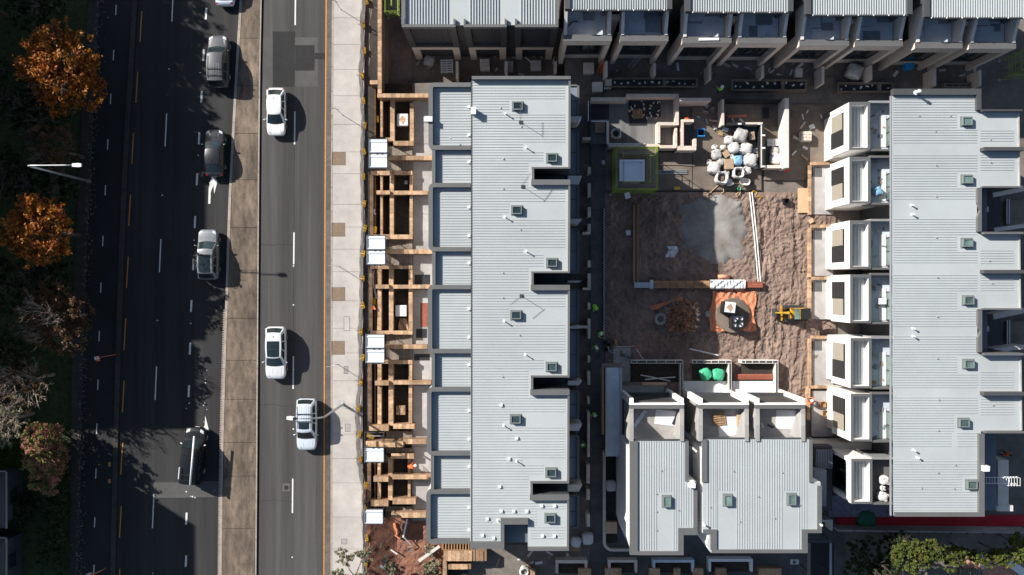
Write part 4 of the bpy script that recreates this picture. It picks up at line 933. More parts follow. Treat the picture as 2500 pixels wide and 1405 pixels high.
for (y0, y1) in [(357.5,380),(392,417),(585,608.5),(621,648),(818,841),(853,879),(1053,1071),(1094,1107),(1237,1251)]:
    t = thing('garden_stairs', 'flight of weathered boarded steps between two sandstock planters', 'stairs', group=SG)
    for k in range(8): bx('tread', M['timber_grey'], t, 942+k*8.2,y0,949.8+k*8.2,y1, .3, -.05, .12+.10*k*.6)
# footing strip and trenches against the fence
for (y0, y1) in [(212,336),(420,575),(652,812),(890,1052),(1130,1240)]:
    t = thing('form_strip', 'rough timber edged footing strip with debris behind the street fence', 'footing', group='footing strips behind the fence')
    bx('footing', M['slab_brown'], t, 899,y0,902 if y0 > 212 else 914,y1, .3, -.05, .35); bx('form_board', M['timber'], t, 914.5,y0,917,y1, .5, -.05, .55)
    for k in range(3): q = P(random.uniform(912,918),random.uniform(y0+10,y1-10),.2); inst('offcut', ubox(M['timber_grey']), t, (q.x,q.y,.12), (.1,random.uniform(.6,1.3),.06), random.uniform(-.4,.4))
# rebar-ish stubs on the two ragged walls
# objects lying in the beds
def parcel(x, y, z, wpx, hpx, ht, m, label, cat='box', name='parcel', rz=0, group=None, flap=None):
    t = thing(name, label, cat, (P(x,y)+Vector((0,0,z))) if z > -1 else P(x,y,z), rz, group)
    W_, L_ = S(wpx), S(hpx); b = MB().box((0,0,ht/2), (W_,L_,ht)); o = b.build('body', m, t)
    md = o.modifiers.new('bevel','BEVEL'); md.width = min(.04, ht*.2); md.segments = 2
    if flap: MB().add([(-W_*.32,0,ht+.004),(0,-L_*.36,ht+.05),(W_*.34,.02,ht+.004),(.02,L_*.36,ht+.05)], [(0,1,2,3)]).build('torn_flap', flap, t)
    return t
parcel(984.5,296,.08,27,29,.55, M['plaster'], 'white pallet of bricks torn open in the first soil bed', 'pallet', 'brick_pallet', flap=M['orange_brick'])
parcel(981,759,.08,27,27,.5, M['plaster'], 'white wrapped pallet in the third soil bed', 'pallet', 'brick_pallet')
t = thing('brick_stack', 'open octagonal stack of mixed bricks in the fourth soil bed', 'brick stack', P(980,1000))
for k in range(24):
    a = k%6; b = k//6; inst('brick', ubox(M['orange_brick']), t, (-.36+a*.145,-.33+b*.22,.30+random.uniform(0,.06)), (.12,.2,.5))
for (x,y,r,lab) in [(985,792,.5,'torn brown wrapping beside the white pallet'),(992,446,.16,'white scrap on dark soil in the second bed'),(988,590,.01,None)]:
    if lab:
        mb = MB(); mb.grid(lambda u,v: P(x,y)+Vector(((u-.5)*2*r*(1-.3*v),(v-.5)*2.2*r,.12+.2*math.sin(u*7+v*5)*r)), 6, 6)
        tag(mb.build('wrapping', M['card'] if r > .3 else M['plaster']), lab, 'wrapping')
# yellow weights standing on the walls of the beds
def block(x, y, z, label, m=None, rz=0, big=1.0, group=None, name='fence_weight', cat='fence weight'):
    t = thing(name, label, cat, P(x,y,z), rz, group)
    mb = MB(); mb.prism([(-.15*big,-.32*big),(.15*big,-.32*big),(.17*big,-.2*big),(.17*big,.2*big),(.15*big,.32*big),(-.15*big,.32*big),(-.17*big,.2*big),(-.17*big,-.2*big)], 0, .17)
    o = mb.build('body', m or M['yellow'], t); md = o.modifiers.new('bevel','BEVEL'); md.width = .025; md.segments = 2
    for s_ in (-.13, .13): MB().lathe([(.045,.165),(.045,.178)], (0,s_*big,0), 10).build('socket', M['black'], t)
    return t
for (x,y,z,rz) in [(921,292,.25,.05),(916,562,.6,-.1),(913,736,.5,.05)]: block(x,y,z,'yellow fence weight lying loose among the soil beds', rz=rz, group='loose yellow weights')
block(905,1065,.5,'big yellow weight under the open canopy frame', rz=1.2, big=1.15)
t = thing('warning_cone', 'orange triangular barrier light beside a yellow weight', 'barrier', P(914,752,.6)); MB().prism([(-.25,-.15),(.25,-.15),(0,.28)], .4, .6).build('panel', M['orange_p'], t); MB().tube([(0,0,-.5),(0,0,.4)], .03, 6).build('stem', M['black'], t)
t = thing('pipe', 'white bent conduit lying in the third soil bed', 'pipe'); MB().tube([P(914,660,.5),P(911,672,.5),P(911,690,.5),P(914,705,.5),P(919,730,.5)], .09, 8).build('pipe_body', M['alu'], t)
t = thing('pipe', 'short white conduit offcut beside the second soil bed', 'pipe'); MB().tube([P(914,511,.5),P(914,520,.5),P(916,525,.5)], .1, 8).build('pipe_body', M['alu'], t)

# ---------------- entrance canopies (pale sheet roofs on dark frames)
def canopy(x0, y0, x1, y1, label, half=None, single=False):
    t = thing('entry_canopy', label, 'canopy'); h = 2.45
    def roof(ya, yb):
        r = bx('roof_sheet', M['blue_sheet'], t, x0+1,ya+1,x1-1,yb-1, h, h-.05, h)
        for yy in (ya+6, yb-5): bx('rib', M['blue_sheet'], r if False else t, x0+1.2,yy,x1-1.2,yy+2, h, h+.001, h+.07)
        bx('side_flashing', M['bluegrey'], t, x0+1.1,ya+1.2,x0+2.6,yb-1.2, h, h+.001, h+.10)
    def frame(ya, yb):
        for (a,b,c,d) in [(x0,ya,x1,ya+1.4),(x0,yb-1.4,x1,yb),(x0,ya+1.5,x0+1.2,yb-1.5),(x1-1.2,ya+1.5,x1,yb-1.5)]: bx('frame_bar', M['steel_dk'], t, a,b,c,d, h, h-.12, h+.03)
        for (a,b) in [(x0+1,ya+1.5),(x1-1,ya+1.5),(x0+1,yb-1.5),(x1-1,yb-1.5)]:
            q = P(a,b,h); inst('post', ubox(M['steel_dk']), t, (q.x,q.y,(h-.15)/2), (.05,.05,h-.15))
        for xx in (.45,.72): bx('bracket', M['black'], t, x0+(x1-x0)*xx-2,yb-1,x0+(x1-x0)*xx+2,yb+2.2, h, h-.1, h+.05)
    if single: frame(y0,y1); roof(y0,y1)
    else:
        ym = (y0+y1)/2
        frame(y0,ym); frame(ym,y1)
        if half != 'top': roof(y0,ym)
        else:
            q0, q1 = P(x0+8,y0+9,h), P(x1,y0+9,h); MB().tube([q0,q1], .04, 6).build('cross_pole', M['steel'], t)
        roof(ym,y1)
canopy(900,339,946,412,'pale blue double canopy beside the first soil bed')
canopy(894.5,575,941,648,'pale blue double canopy between the second and third soil beds')
canopy(892,816,939,888,'pale blue double canopy between the third and fourth soil beds')
canopy(889.5,1056,937.5,1130,'canopy with one half of its frame left open', half='top')
canopy(888.5,1243,935.5,1281,'single pale canopy beside the red dirt corner', single=True)

# ---------------- street fence: panels with shade cloth on yellow weights
FP = [(895,-55),(895,5),(888,63),(890,125),(884.5,186),(888,248),(891,308),(889,371),(888,432),(890,498),(892,558),(887.5,620),(886.5,681),(886.5,746),(882,810),(886,873),(882.5,932),(876,997),(878.5,1060),(880.5,1121),(893,1185)]
FP2 = [(893,1185),(892,1245),(895.5,1313),(893.5,1374),(894,1440)]
pm = MB()
def fence_panel(a, b):
    t = thing('temporary_fence', 'steel mesh temporary fence panel with grey shade cloth along the footpath', 'fence', group='temporary fence panels along the footpath')
    p, q = P(*a), P(*b); d = (q-p); d.normalize(); p = p + d*.05; q = q - d*.05; Z = Vector((0,0,1))
    fr = MB()
    for z in (.15, 2.05): fr.tube([p+Z*z, q+Z*z], .02, 6)
    for r in (p, q): fr.tube([r+Z*.02, r+Z*2.1], .02, 6)
    fr.build('frame', M['steel'], t)
    mw = MB()
    for k in range(1, 9): r = p.lerp(q, k/9); mw.tube([r+Z*.15, r+Z*2.05], .005, 4)
    for z in np.linspace(.4,1.8,6): mw.tube([p+Z*z, q+Z*z], .005, 4)
    mw.build('mesh_wire', M['steel'], t)
    MB().grid(lambda u,v: p.lerp(q,u)+Z*(.2+1.8*v)+Vector((.03+.05*math.sin(u*9+v*4+a[1]),0,0)), 10, 5).build('shade_cloth', M['shade'], t)
for pts in (FP, FP2):
    for a, b in zip(pts[:-1], pts[1:]): fence_panel(a, b)
for (x, y) in FP + FP2[1:]:
    t = block(x, y, .0, 'yellow plastic fence weight at the foot of the street fence', rz=random.uniform(-.3,.3), group='yellow weights along the street fence')
    t.location.z = .127 if x < E_foot1(y) - 3 else .02
    # back stay
    MB().tube([(.12,0,.16),(.75,-.35,.02)], .018, 5).build('stay', M['steel_dk'], t); MB().tube([(-.1,0,.1),(-.55,.15,.06)], .018, 5).build('stay', M['steel_dk'], t)
tag(MB().grid(lambda u,v: P(893+4*u+1.5*math.sin(v*9),1186+52*v)+Vector((0,0,.5+.9*u+.15*math.sin(v*14))), 4, 14).build('barrier_mesh', M['orange_sheet']), 'orange barrier mesh crumpled along the fence above the single canopy', 'barrier mesh')
# ---------------- street furniture on the footpath
def sign_post(x, y, h, label):
    t = thing('sign_post', label, 'sign post', P(x,y)+Vector((0,0,.12)))
    MB().lathe([(.09,0),(.09,.02),(.03,.03),(.03,h)], (0,0,0), 8).build('post', M['steel'], t)
    MB().box((-.28,.0,h-.18), (.5,.02,.32)).build('sign_plate', M['steel'], t); MB().box((.0,.03,h-.75), (.26,.02,.36)).build('sign_plate', M['alu'], t)
sign_post(832,24,2.7,'thin sign post beside the asphalt patches'); sign_post(836,281,3.0,'thin sign post opposite the first soil bed'); sign_post(829,651,2.5,'thin sign post between two brown pit lids'); sign_post(825,889.5,2.6,'thin sign post beside the lowest brown pit lid')
def lamp_post(base, elbow, head, zh, label, thick=.1, tall=9.6):
    """base pixel on the ground; the arm reaches from the pole top to the head"""
    b = P(*base); t = thing('street_lamp', label, 'street lamp', b)
    e = P(elbow[0],elbow[1],tall) - b; hd = P(head[0],head[1],zh) - b
    mid = Vector((0,0,tall*.80)); pts = [Vector((0,0,.1)), Vector((0,0,tall*.5)), mid]
    d = (hd - Vector((0,0,zh))); 
    curve = []
    for k in range(1, 9):
        u = k/8; curve.append(Vector((d.x*u**1.55, d.y*u**1.55, tall*.80 + (zh - tall*.80)*math.sin(u*math.pi/2))))
    rs = [thick,thick*.85,thick*.7] + [thick*(.7-.35*k/8) for k in range(1,9)]
    MB().tube(pts + curve, rs, 10).build('pole', M['steel'], t, smooth=True)
    MB().lathe([(.22,.02),(.22,.14),(thick*1.1,.16)], (0,0,0), 10).build('base_plate', M['steel'], t)
    dn = Vector((d.x,d.y,0)).normalized(); a = math.atan2(dn.y, dn.x)
    mb = MB(); mb.prism([(-.1,-.12),(.45,-.17),(.75,-.12),(.75,.12),(.45,.17),(-.1,.12)], -.05, .1)
    hs = mb.build('lamp_head', M['alu'], t); hs.location = hd; hs.rotation_euler = (0,0,a)
    c = MB().lathe([(.15,0),(.15,.16)], (.05,0,.1), 10).build('photo_cell', M['black'], hs)
    return t
lamp_post((838,987),(806,1014),(722,1022),9.4,'tall curved street lamp standing on the footpath, arm over the road', .12)
t = thing('street_lamp', 'tall grey street lamp rising from the dark verge by the service lane', 'street lamp', P(217,443))
top = P(98,404,10.2) - P(217,443); hd = P(212,399,10.4) - P(217,443)
vert = Vector((0,0,9.6))
MB().tube([Vector((0,0,0)),Vector((0,0,5)),vert], [.13,.11,.085], 10).build('pole', M['steel'], t, smooth=True)
pts = [vert, vert+Vector((.05,0,.3)), vert+Vector((.35,0,.5))] + [vert+Vector((.35+k*.72,.0,.52+.03*k)) for k in range(1,6)]
MB().tube(pts, [.085,.075,.065]+[.055]*5, 8).build('arm', M['steel'], t, smooth=True)
e = pts[-1]; MB().prism([(e.x,e.y-.13),(e.x+.55,e.y-.17),(e.x+.75,e.y-.12),(e.x+.75,e.y+.12),(e.x+.55,e.y+.17),(e.x,e.y+.13)], e.z-.05, e.z+.1).build('lamp_head', M['alu'], t)
MB().lathe([(.2,0),(.2,.12)], (0,0,0), 10).build('base_plate', M['steel'], t)
for (x, y, x2, y2, lab) in [(246,873,284,866,'low orange and white bicycle hoop beside the service lane dash'),(226,1398,258,1387,'thin orange wire hoop rail at the foot of the service lane')]:
    t = thing('hoop_rail', lab, 'hoop rail')
    a, b = P(x,y), P(x2,y2); Z = Vector((0,0,1)); d = (b-a)
    MB().tube([a, a+Z*.9, a+Z*1.0+d*.06, a+d*.9+Z*1.0, b+Z*.9, b], .035, 8).build('hoop', M['orange_p'], t); MB().tube([a+Z*.5, a+d*.5+Z*.8, b+Z*.5], .02, 6).build('wire', M['steel'], t)
    MB().box(a+Z*.75, (.22,.3,.5), rz=.2).build('sign_plate', M['alu'], t); MB().box(a+Z*.3+Vector((-.12,-.2,0)), (.14,.3,.5), rz=.2).build('end_panel', M['orange_p'], t)

# ================================================================ VEHICLES
def carpaint(name, col, rough=.35, metal=0.0, coat=.6):
    m = mat(name, col, rough, .02, 2, metal=metal, coat=coat); return m
CP = {'white': carpaint('car_white', (.78,.78,.78)), 'white2': carpaint('car_pearl', (.62,.64,.66)), 'silver': carpaint('car_silver', (.19,.205,.22), .4, .3), 'silver_dk': carpaint('car_gunmetal', (.085,.087,.095), .4, .3), 'grey': carpaint('car_grey', (.020,.021,.026), .35, .2),
      'dark': carpaint('car_dark', (.035,.037,.046), .35, .3), 'black': carpaint('car_black', (.004,.0045,.0055), .35, 0.0, .25), 'bluewhite': carpaint('car_pale_blue', (.55,.60,.68))}
M['head'] = mat('headlight', (.55,.58,.6), .1, .1, 5, spec=.9); M['tail'] = mat('tail_light', (.45,.01,.015), .2, .1, 5)
def car(label, px, py, heading, L_, W_, hgt, paint, spec, rz=0.0, group=None, name='car'):
    """local +Y is forward; spec: station fractions of windscreen base, roof front, roof rear, rear glass base; belt and bonnet heights"""
    t = thing(name, label, spec.get('cat','car'), P(px,py,.8)*1.0, rz + (0 if heading > 0 else math.pi), group)
    t.location.z = 0.0
    hl, hw = L_/2, W_/2
    yb1, yt1, yt0, yb0 = [hl*2*f - hl for f in spec['st']]     # from the rear: 0, front: 1
    belt, hood, boot = spec['belt'], spec['hood'], spec['boot']
    # body shell: loft
    st = np.array(spec.get('prof', [(0,.74,.62,.36),(.012,.84,.80,.30),(.05,.95,1,.24),(.14,.99,1,.20),(.5,1,1,.18),(.86,.985,1,.20),(.94,.93,.97,.24),(.985,.80,.84,.30),(1,.66,.66,.36)]))
    N = 44; fy = (1 - np.cos(np.linspace(0, math.pi, N))) / 2
    def topz(f):
        y = f*2*hl - hl
        zs = [boot, boot, belt, belt, hood+.06, hood]
        return float(np.interp(y, [-hl, yb0-.1, yb0+.15, yb1-.15, yb1+.25, hl], zs))
    sect = [(.90,'b'),(.97,.16),(1.0,.42),(1.0,.60),(.975,.84),(.90,.97),(.62,1.0),(.30,1.015),(0,1.02)]
    vs = []; cols = len(sect)*2 - 1
    for f in fy:
        wf = float(np.interp(f, st[:,0], st[:,1])); zf = float(np.interp(f, st[:,0], st[:,2])); zb = float(np.interp(f, st[:,0], st[:,3]))
        tz = zb + (topz(f) - zb)*zf; row = []
        for (a, b) in sect:
            z = zb if b == 'b' else zb + (tz - zb)*b
            row.append((hw*wf*a, f*2*hl - hl, z))
        full = row + [(-x, y_, z) for (x, y_, z) in row[:-1][::-1]]
        vs += full
    fs = [(i*cols+j, i*cols+j+1, (i+1)*cols+j+1, (i+1)*cols+j) for i in range(N-1) for j in range(cols-1)]
    fs += [tuple(range(cols)), tuple(range((N-1)*cols, N*cols))[::-1]]
    body = MB().add(vs, fs).build('body', paint, t, smooth=True, fix=True)
    body.data.set_sharp_from_angle(angle=math.radians(38))
    # cabin
    wb, wt = hw*.93, hw*spec.get('wt',.74); zr = hgt
    def ws(u, v, base, top, bul):   # u: -1..1 across, v: 0 base ..1 top
        x = u*(wb + (wt-wb)*v)
        y_ = base + (top-base)*v + bul*(1-u*u)*(1-.55*v); z = (belt-.05) + (zr-.05-(belt-.05))*v + .05*(1-u*u)*v
        return Vector((x, y_, z))
    fw = lambda u, v: ws(u*2-1, v, yb1, yt1, .16)
    rw = lambda u, v: ws(u*2-1, v, yb0, yt0, -.10)
    def side(s):
        return lambda u, v: (lambda e0, e1: e0.lerp(e1, u) + Vector((s*.05*math.sin(math.pi*u), 0, .03*math.sin(math.pi*u)*v)))(ws(s, v, yb0, yt0, 0), ws(s, v, yb1, yt1, 0))
    def roof(u, v):
        a = ws(u*2-1, 1, yb0, yt0, -.10); b = ws(u*2-1, 1, yb1, yt1, .16); p_ = a.lerp(b, v)
        s = u*2-1; p_.x += (s*.05*math.sin(math.pi*v)); p_.z += .045*math.sin(math.pi*v)*(1-.4*s*s) + (.03*math.sin(math.pi*v) if abs(s) > .99 else .03*math.sin(math.pi*v)); return p_
    cab = MB(); cab.grid(fw, 12, 5, flip=True); cab.grid(rw, 12, 5); cab.grid(side(1), 14, 4); cab.grid(side(-1), 14, 4, flip=True); cab.grid(roof, 12, 12)
    cabin = cab.build('cabin', spec.get('roof', paint), t, smooth=True, fix=True); cabin.data.set_sharp_from_angle(angle=math.radians(40))
    def patch(name, fn, u0, u1, v0, v1, m, o=.012, nu=8, nv=4, parent=None):
        def g_(u, v):
            U, V = u0+(u1-u0)*u, v0+(v1-v0)*v; p_ = fn(U, V); e = 1e-3
            n_ = (fn(min(U+e,1.0), V)-fn(max(U-e,0.0), V)).cross(fn(U, min(V+e,1.0))-fn(U, max(V-e,0.0)))
            n_.normalize(); c_ = Vector((0, (yt0+yt1)/2, belt))
            if n_.dot(p_ - c_) < 0: n_ = -n_
            return p_ + n_*o
        return MB().grid(g_, nu, nv).build(name, m, parent or cabin, smooth=True)
    gm = spec.get('glass', M['glass_car'])
    patch('windscreen', fw, .05, .95, .10, .93, gm); patch('rear_window', rw, .07, .93, spec.get('rw0',.12), .92, spec.get('rglass', gm))
    for s, n in ((1,'r'),(-1,'l')):
        k = spec.get('side', [(.10,.33),(.36,.62),(.65,.90)])
        for (a, b) in k: patch('side_window', side(s), a, b, .12, .86, gm)
    if 'pano' in spec:
        a, b, c, d = spec['pano']; patch('glass_roof', roof, a, b, c, d, M['glass_car'], .008, parent=cabin)
        if spec.get('panosplit'): patch('roof_seam', roof, a, b, (c+d)/2-.006, (c+d)/2+.006, M['steel_dk'], .012, parent=cabin)
    # cowl strip below the windscreen
    patch('cowl', fw, .03, .97, .0, .09, M['black'], .015)
    # bonnet creases and shut line
    yf = hl*.86
    def hoodz(x, y_):
        f = (y_+hl)/(2*hl); zf = float(np.interp(f, st[:,0], st[:,2])); zb = float(np.interp(f, st[:,0], st[:,3])); tz = zb+(topz(f)-zb)*zf
        w_ = hw*float(np.interp(f, st[:,0], st[:,1])); a = abs(x)/w_
        return zb + (tz-zb)*float(np.interp(a, [0,.3,.62,.9,.975], [1.02,1.015,1.0,.97,.84]))
    for s in (-1, 1):
        for q, off_ in enumerate(spec.get('crease', [.42])):
            pts = [Vector((s*hw*(off_+.06*(1-u)), yb1+.30+(yf-yb1-.35)*u, 0)) for u in np.linspace(0,1,6)]
            for p_ in pts: p_.z = hoodz(p_.x, p_.y)-.004
            MB().tube(pts, .022, 5).build('bonnet_crease', paint, body)
        # lights
        x = s*hw*.70; yl = hl*.915; mb = MB()
        hp = lambda u, v: (lambda X, Y: Vector((X, Y, hoodz(X, Y)+.012)))(s*hw*(.50+.36*u), hl*(.955-.10*v-.06*u))
        mb.grid(hp, 5, 4).build('headlight', M['head'], body)
        tp = lambda u, v: (lambda X, Y: Vector((X, Y, hoodz(X, Y)+.014)))(s*hw*(.66+.22*u), -hl*(.965-.05*v-.02*u))
        MB().grid(tp, 4, 3).build('tail_light', M['tail'], body)
        # mirrors
        mp = Vector((s*(hw+.13), yb1-.28, belt+.02)); mb = MB(); mb.lathe([(.02,-.10),(.075,-.07),(.09,0),(.075,.06),(.02,.08)], (0,0,0), 10, M=Matrix.Rotation(math.pi/2,3,'Y') @ Matrix.Diagonal((1,.6,1.5)))
        mo = mb.build('mirror', spec.get('mirror', paint), body, smooth=True); mo.location = mp; mo.rotation_euler = (0,0,s*.35)
        MB().beam((s*hw*.93,yb1-.22,belt-.02),(s*(hw+.08),yb1-.26,belt),.06,.04).build('mirror_arm', M['black'], body)
        for (yy, nm) in ((hl*.62,'f'),(-hl*.58,'r')):
            r = spec.get('wr',.33); wv = MB().lathe([(r*.62,-.11),(r*.93,-.115),(r,-.08),(r,.08),(r*.93,.115),(r*.62,.11)], (0,0,0), 22, M=Matrix.Rotation(math.pi/2,3,'Y')).build('tyre', M['rubber'], None, smooth=True)
            wh = bpy.data.objects.new('wheel', None); COL.objects.link(wh); wh.parent = t; wh.location = (s*(hw-.10), yy, r); wv.parent = wh
            rm = MB(); rm.lathe([(r*.60,-.01),(r*.62,.02),(.05,.035)], (0,0,0), 18, M=Matrix.Rotation(math.pi/2*s,3,'Y'))
            for k in range(5): an = 2*math.pi*k/5; rm.box((s*.05, math.cos(an)*r*.34, math.sin(an)*r*.34), (.04,.06,r*.55), M=Matrix.Rotation(an-math.pi/2,3,'X'))
            ro_ = rm.build('rim', M['steel'], wh); ro_.location = (s*.06,0,0)
    MB().box((0,hl*.985,.47), (W_*.5,.06,.2)).build('grille', M['black'], body); MB().box((0,hl*1.0,.42), (.4,.03,.1)).build('plate', M['alu'], body)
    MB().box((0,-hl*.995,.62), (.4,.03,.11)).build('plate', M['alu'], body); MB().box((0,-hl*.985,.4), (W_*.66,.09,.1)).build('bumper_trim', M['black'], body)
    def rz_(x, y_):
        v = (y_-yt0)/(yt1-yt0); return roof((x/wt+1)/2, min(max(v,0),1)).z
    if spec.get('rails'):
        for s in (-1, 1):
            pts = [Vector((s*wt*.90, yt0+.15+(yt1-yt0-.4)*u, rz_(s*wt*.9, yt0+.15+(yt1-yt0-.4)*u)+.06)) for u in np.linspace(0,1,6)]
            MB().tube(pts, .022, 6).build('roof_rail', M['steel'] if spec['rails'] == 1 else M['black'], cabin)
    for v in spec.get('bars', []):
        y_ = yt0+(yt1-yt0)*v; z = rz_(0,y_)+.10; MB().box((0,y_,z), (wt*2.06,.07,.035)).build('roof_bar', M['black'], cabin)
        for s in (-1,1): MB().box((s*wt*.94,y_,z-.05), (.05,.06,.10)).build('bar_foot', M['black'], cabin)
    for k in range(spec.get('swage',0)):
        x = wt*(-.62+1.24*k/(spec['swage']-1)); pts = [Vector((x,yt0+(yt1-yt0)*v,rz_(x,yt0+(yt1-yt0)*v)+.005)) for v in np.linspace(.06,.62,6)]
        MB().tube(pts, .02, 5).build('roof_swage', paint, cabin)
    # shark-fin
    if spec.get('fin',1): MB().add([(-.02,yt0+.25,rz_(0,yt0+.25)),(.02,yt0+.25,rz_(0,yt0+.25)),(0,yt0+.42,rz_(0,yt0+.42)),(0,yt0+.22,rz_(0,yt0+.25)+.10)], [(0,1,2),(0,3,1),(1,3,2),(2,3,0)]).build('aerial', M['black'], cabin)
    return t, cabin, (yt0, yt1, wt, rz_)
SED = dict(st=(.735,.56,.25,.09), belt=.93, hood=.80, boot=.92, wt=.70)
SUV = dict(st=(.745,.60,.085,.015), belt=1.08, hood=.98, boot=1.06, wt=.74, wr=.37)
car('white sedan driving beside the dark asphalt patches', 673,272.5,-1, 4.5,1.78,1.46, CP['white'], dict(SED, st=(.74,.565,.20,.05), crease=[.5]))
car('dark charcoal sedan in the turning lane ahead of the turn arrow', 523,374,1, 4.5,1.80,1.46, CP['grey'], dict(SED, mirror=CP['silver']))
car('grey four wheel drive with ribbed roof and two black roof bars', 533,150,1, 4.9,1.9,1.84, CP['silver_dk'], dict(SUV, bars=[.18,.42], swage=5, rails=2, crease=[.62,.70], fin=0, cat='car'), name='four_wheel_drive')
car('white wagon with black glass roof driving behind the sedan', 673,862,-1, 4.95,1.93,1.66, CP['white2'], dict(SUV, st=(.73,.565,.12,.03), pano=(.10,.90,.33,.98), panosplit=1, crease=[.22,.55], wt=.72))
car('white four wheel drive with roof bars under the street lamp arm', 748.5,1037,-1, 4.85,1.88,1.82, CP['bluewhite'], dict(SUV, bars=[.34,.62], swage=5, rails=2, pano=(.16,.84,.66,.90), crease=[.25,.62], fin=0), name='four_wheel_drive')
gw_, cab_, (yt0, yt1, wt_, rz_) = car('grey wagon carrying a bicycle on its dark glass roof', 508,622,1, 4.75,1.88,1.66, CP['silver'], dict(SUV, st=(.735,.585,.13,.03), pano=(.14,.86,.02,.78), bars=[.78], rails=1, crease=[.58,.66], wt=.74))
# bicycle on the roof
bk = thing('bicycle', 'black bicycle strapped upright to the roof of the grey wagon', 'bicycle', gw_.location + Vector((-.62, -.55, 1.80)))
for k, yy in enumerate((-.52, .52)):
    r = .33; w_ = MB(); n = 20
    for a in range(n):
        a0, a1 = 2*math.pi*a/n, 2*math.pi*(a+1)/n; w_.tube([(0,yy+r*math.cos(a0),r+r*math.sin(a0)),(0,yy+r*math.cos(a1),r+r*math.sin(a1))], .018, 5)
    w_.build('wheel', M['rubber'], bk); sp = MB()
    for a in range(8): an = math.pi*a/4; sp.tube([(0,yy,r),(0,yy+r*math.cos(an),r+r*math.sin(an))], .004, 3)
    sp.build('spokes', M['steel'], bk)
MB().tube([(0,-.52,.33),(0,-.05,.30),(0,.38,.82),(0,-.22,.80),(0,-.05,.30)], .022, 6).tube([(0,.52,.33),(0,.38,.90)], .02, 6).tube([(0,-.52,.33),(0,-.22,.80)], .015, 6).build('frame', M['black'], bk)
MB().tube([(-.28,.36,.98),(0,.38,.92),(.28,.36,.98)], .018, 6).build('handlebar', M['black'], bk); MB().box((0,-.24,.90), (.14,.26,.06)).build('saddle', M['black'], bk)
MB().tube([(-.09,-.05,.24),(.09,-.05,.36)], .02, 5).build('pedals', M['steel'], bk)
# partial pale sedan at the top, black ute with a long pole
car('pale blue sedan just entering behind the median kerb', 548,-46,1, 4.6,1.8,1.46, CP['bluewhite'], dict(SED))
ut, cb_, (a0, a1, wt_, rz_) = car('black panel van with a long white pole along its roof', 473,1112,1, 5.3,1.92,1.95, CP['black'], dict(SUV, st=(.76,.65,.03,.005), belt=1.12, bars=[.12,.27,.86], crease=[.55], mirror=CP['white'], fin=0, wt=.80, cat='van'), rz=-.085, name='panel_van')
pl = thing('pole', 'long white pole strapped to the roof of the black panel van', 'pole', ut.location, -.085)
MB().tube([(.42,-2.45,2.22),(.42,2.1,2.22)], .085, 12).build('pole_body', M['alu'], pl, smooth=True); MB().tube([(-.72,-2.0,2.16),(-.72,-.9,2.16)], .05, 8).build('short_tube', M['alu'], pl)

# ================================================================ TREES AND PLANTS
LM = {'orange': leafmat('orange_leaves', [(.05,.016,.007),(.30,.065,.014),(.46,.20,.03),(.30,.10,.02),(.06,.05,.013)], .3),
      'rust': leafmat('rust_leaves', [(.045,.025,.016),(.10,.05,.026),(.15,.085,.04),(.055,.045,.022)], .25),
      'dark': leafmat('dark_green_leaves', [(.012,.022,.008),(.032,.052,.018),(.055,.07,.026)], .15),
      'green': leafmat('mid_green_leaves', [(.035,.055,.012),(.07,.10,.02),(.12,.14,.03),(.15,.10,.03)], .25),
      'gum': leafmat('gum_leaves', [(.17,.18,.11),(.28,.28,.18),(.36,.34,.23),(.20,.17,.11)], .25),
      'pink': leafmat('pink_green_leaves', [(.10,.13,.035),(.17,.20,.05),(.40,.17,.12),(.45,.22,.16)], .25),
      'brown': leafmat('dead_brown_leaves', [(.26,.13,.075),(.44,.24,.145),(.56,.34,.21)], .2),
      'lawn': leafmat('lawn_leaves', [(.06,.10,.01),(.10,.15,.02),(.13,.17,.03)], .2)}
def leaves(name, blobs, n, size, m, parent, seed, shell=.55, flat_=.5):
    """many small leaf faces spread through lumpy crowns; blobs: (centre, radii)"""
    r = np.random.RandomState(seed); V = []; tint = []
    vol = np.array([b[1][0]*b[1][1]*b[1][2] for b in blobs])**.7; cnt = (vol/vol.sum()*n).astype(int)
    for (c, rad), k in zip(blobs, cnt):
        k = max(k, 8); nc = max(3, k//26)
        d = r.normal(size=(nc,3)); d /= np.linalg.norm(d,axis=1)[:,None]
        cl = d * (shell + (1-shell)*r.rand(nc,1)**.6)                       # leaf clusters, mostly near the surface
        cl *= (1 + .22*np.sin(d[:,:1]*6+seed) * np.cos(d[:,1:2]*5))
        idx = r.randint(0, nc, k); p = cl[idx] + r.normal(size=(k,3))*.085
        p = p*np.array(rad) + np.array(c)
        a = r.normal(size=(k,3)); a[:,2] *= flat_; a /= np.linalg.norm(a,axis=1)[:,None]
        b = np.cross(a, r.normal(size=(k,3))); b /= np.linalg.norm(b,axis=1)[:,None]
        s = size*(.6+.8*r.rand(k,1)); V.append(np.stack([p-a*s*.6, p+b*s*.36, p+a*s*.6, p-b*s*.36], 1))
        t_ = r.rand(nc)[idx]*.6 + r.rand(k)*.4; tint.append(t_)
    V = np.concatenate(V); tint = np.concatenate(tint); K = len(V)
    me = bpy.data.meshes.new(name); me.vertices.add(K*4); me.vertices.foreach_set('co', V.reshape(-1))
    me.loops.add(K*4); me.loops.foreach_set('vertex_index', np.arange(K*4)); me.polygons.add(K); me.polygons.foreach_set('loop_start', np.arange(0,K*4,4))
    at = me.attributes.new('tint','FLOAT','FACE'); at.data.foreach_set('value', tint.astype(np.float32))
    me.materials.append(m); me.update(calc_edges=True)
    o = bpy.data.objects.new(name, me); COL.objects.link(o); o.parent = parent; return o
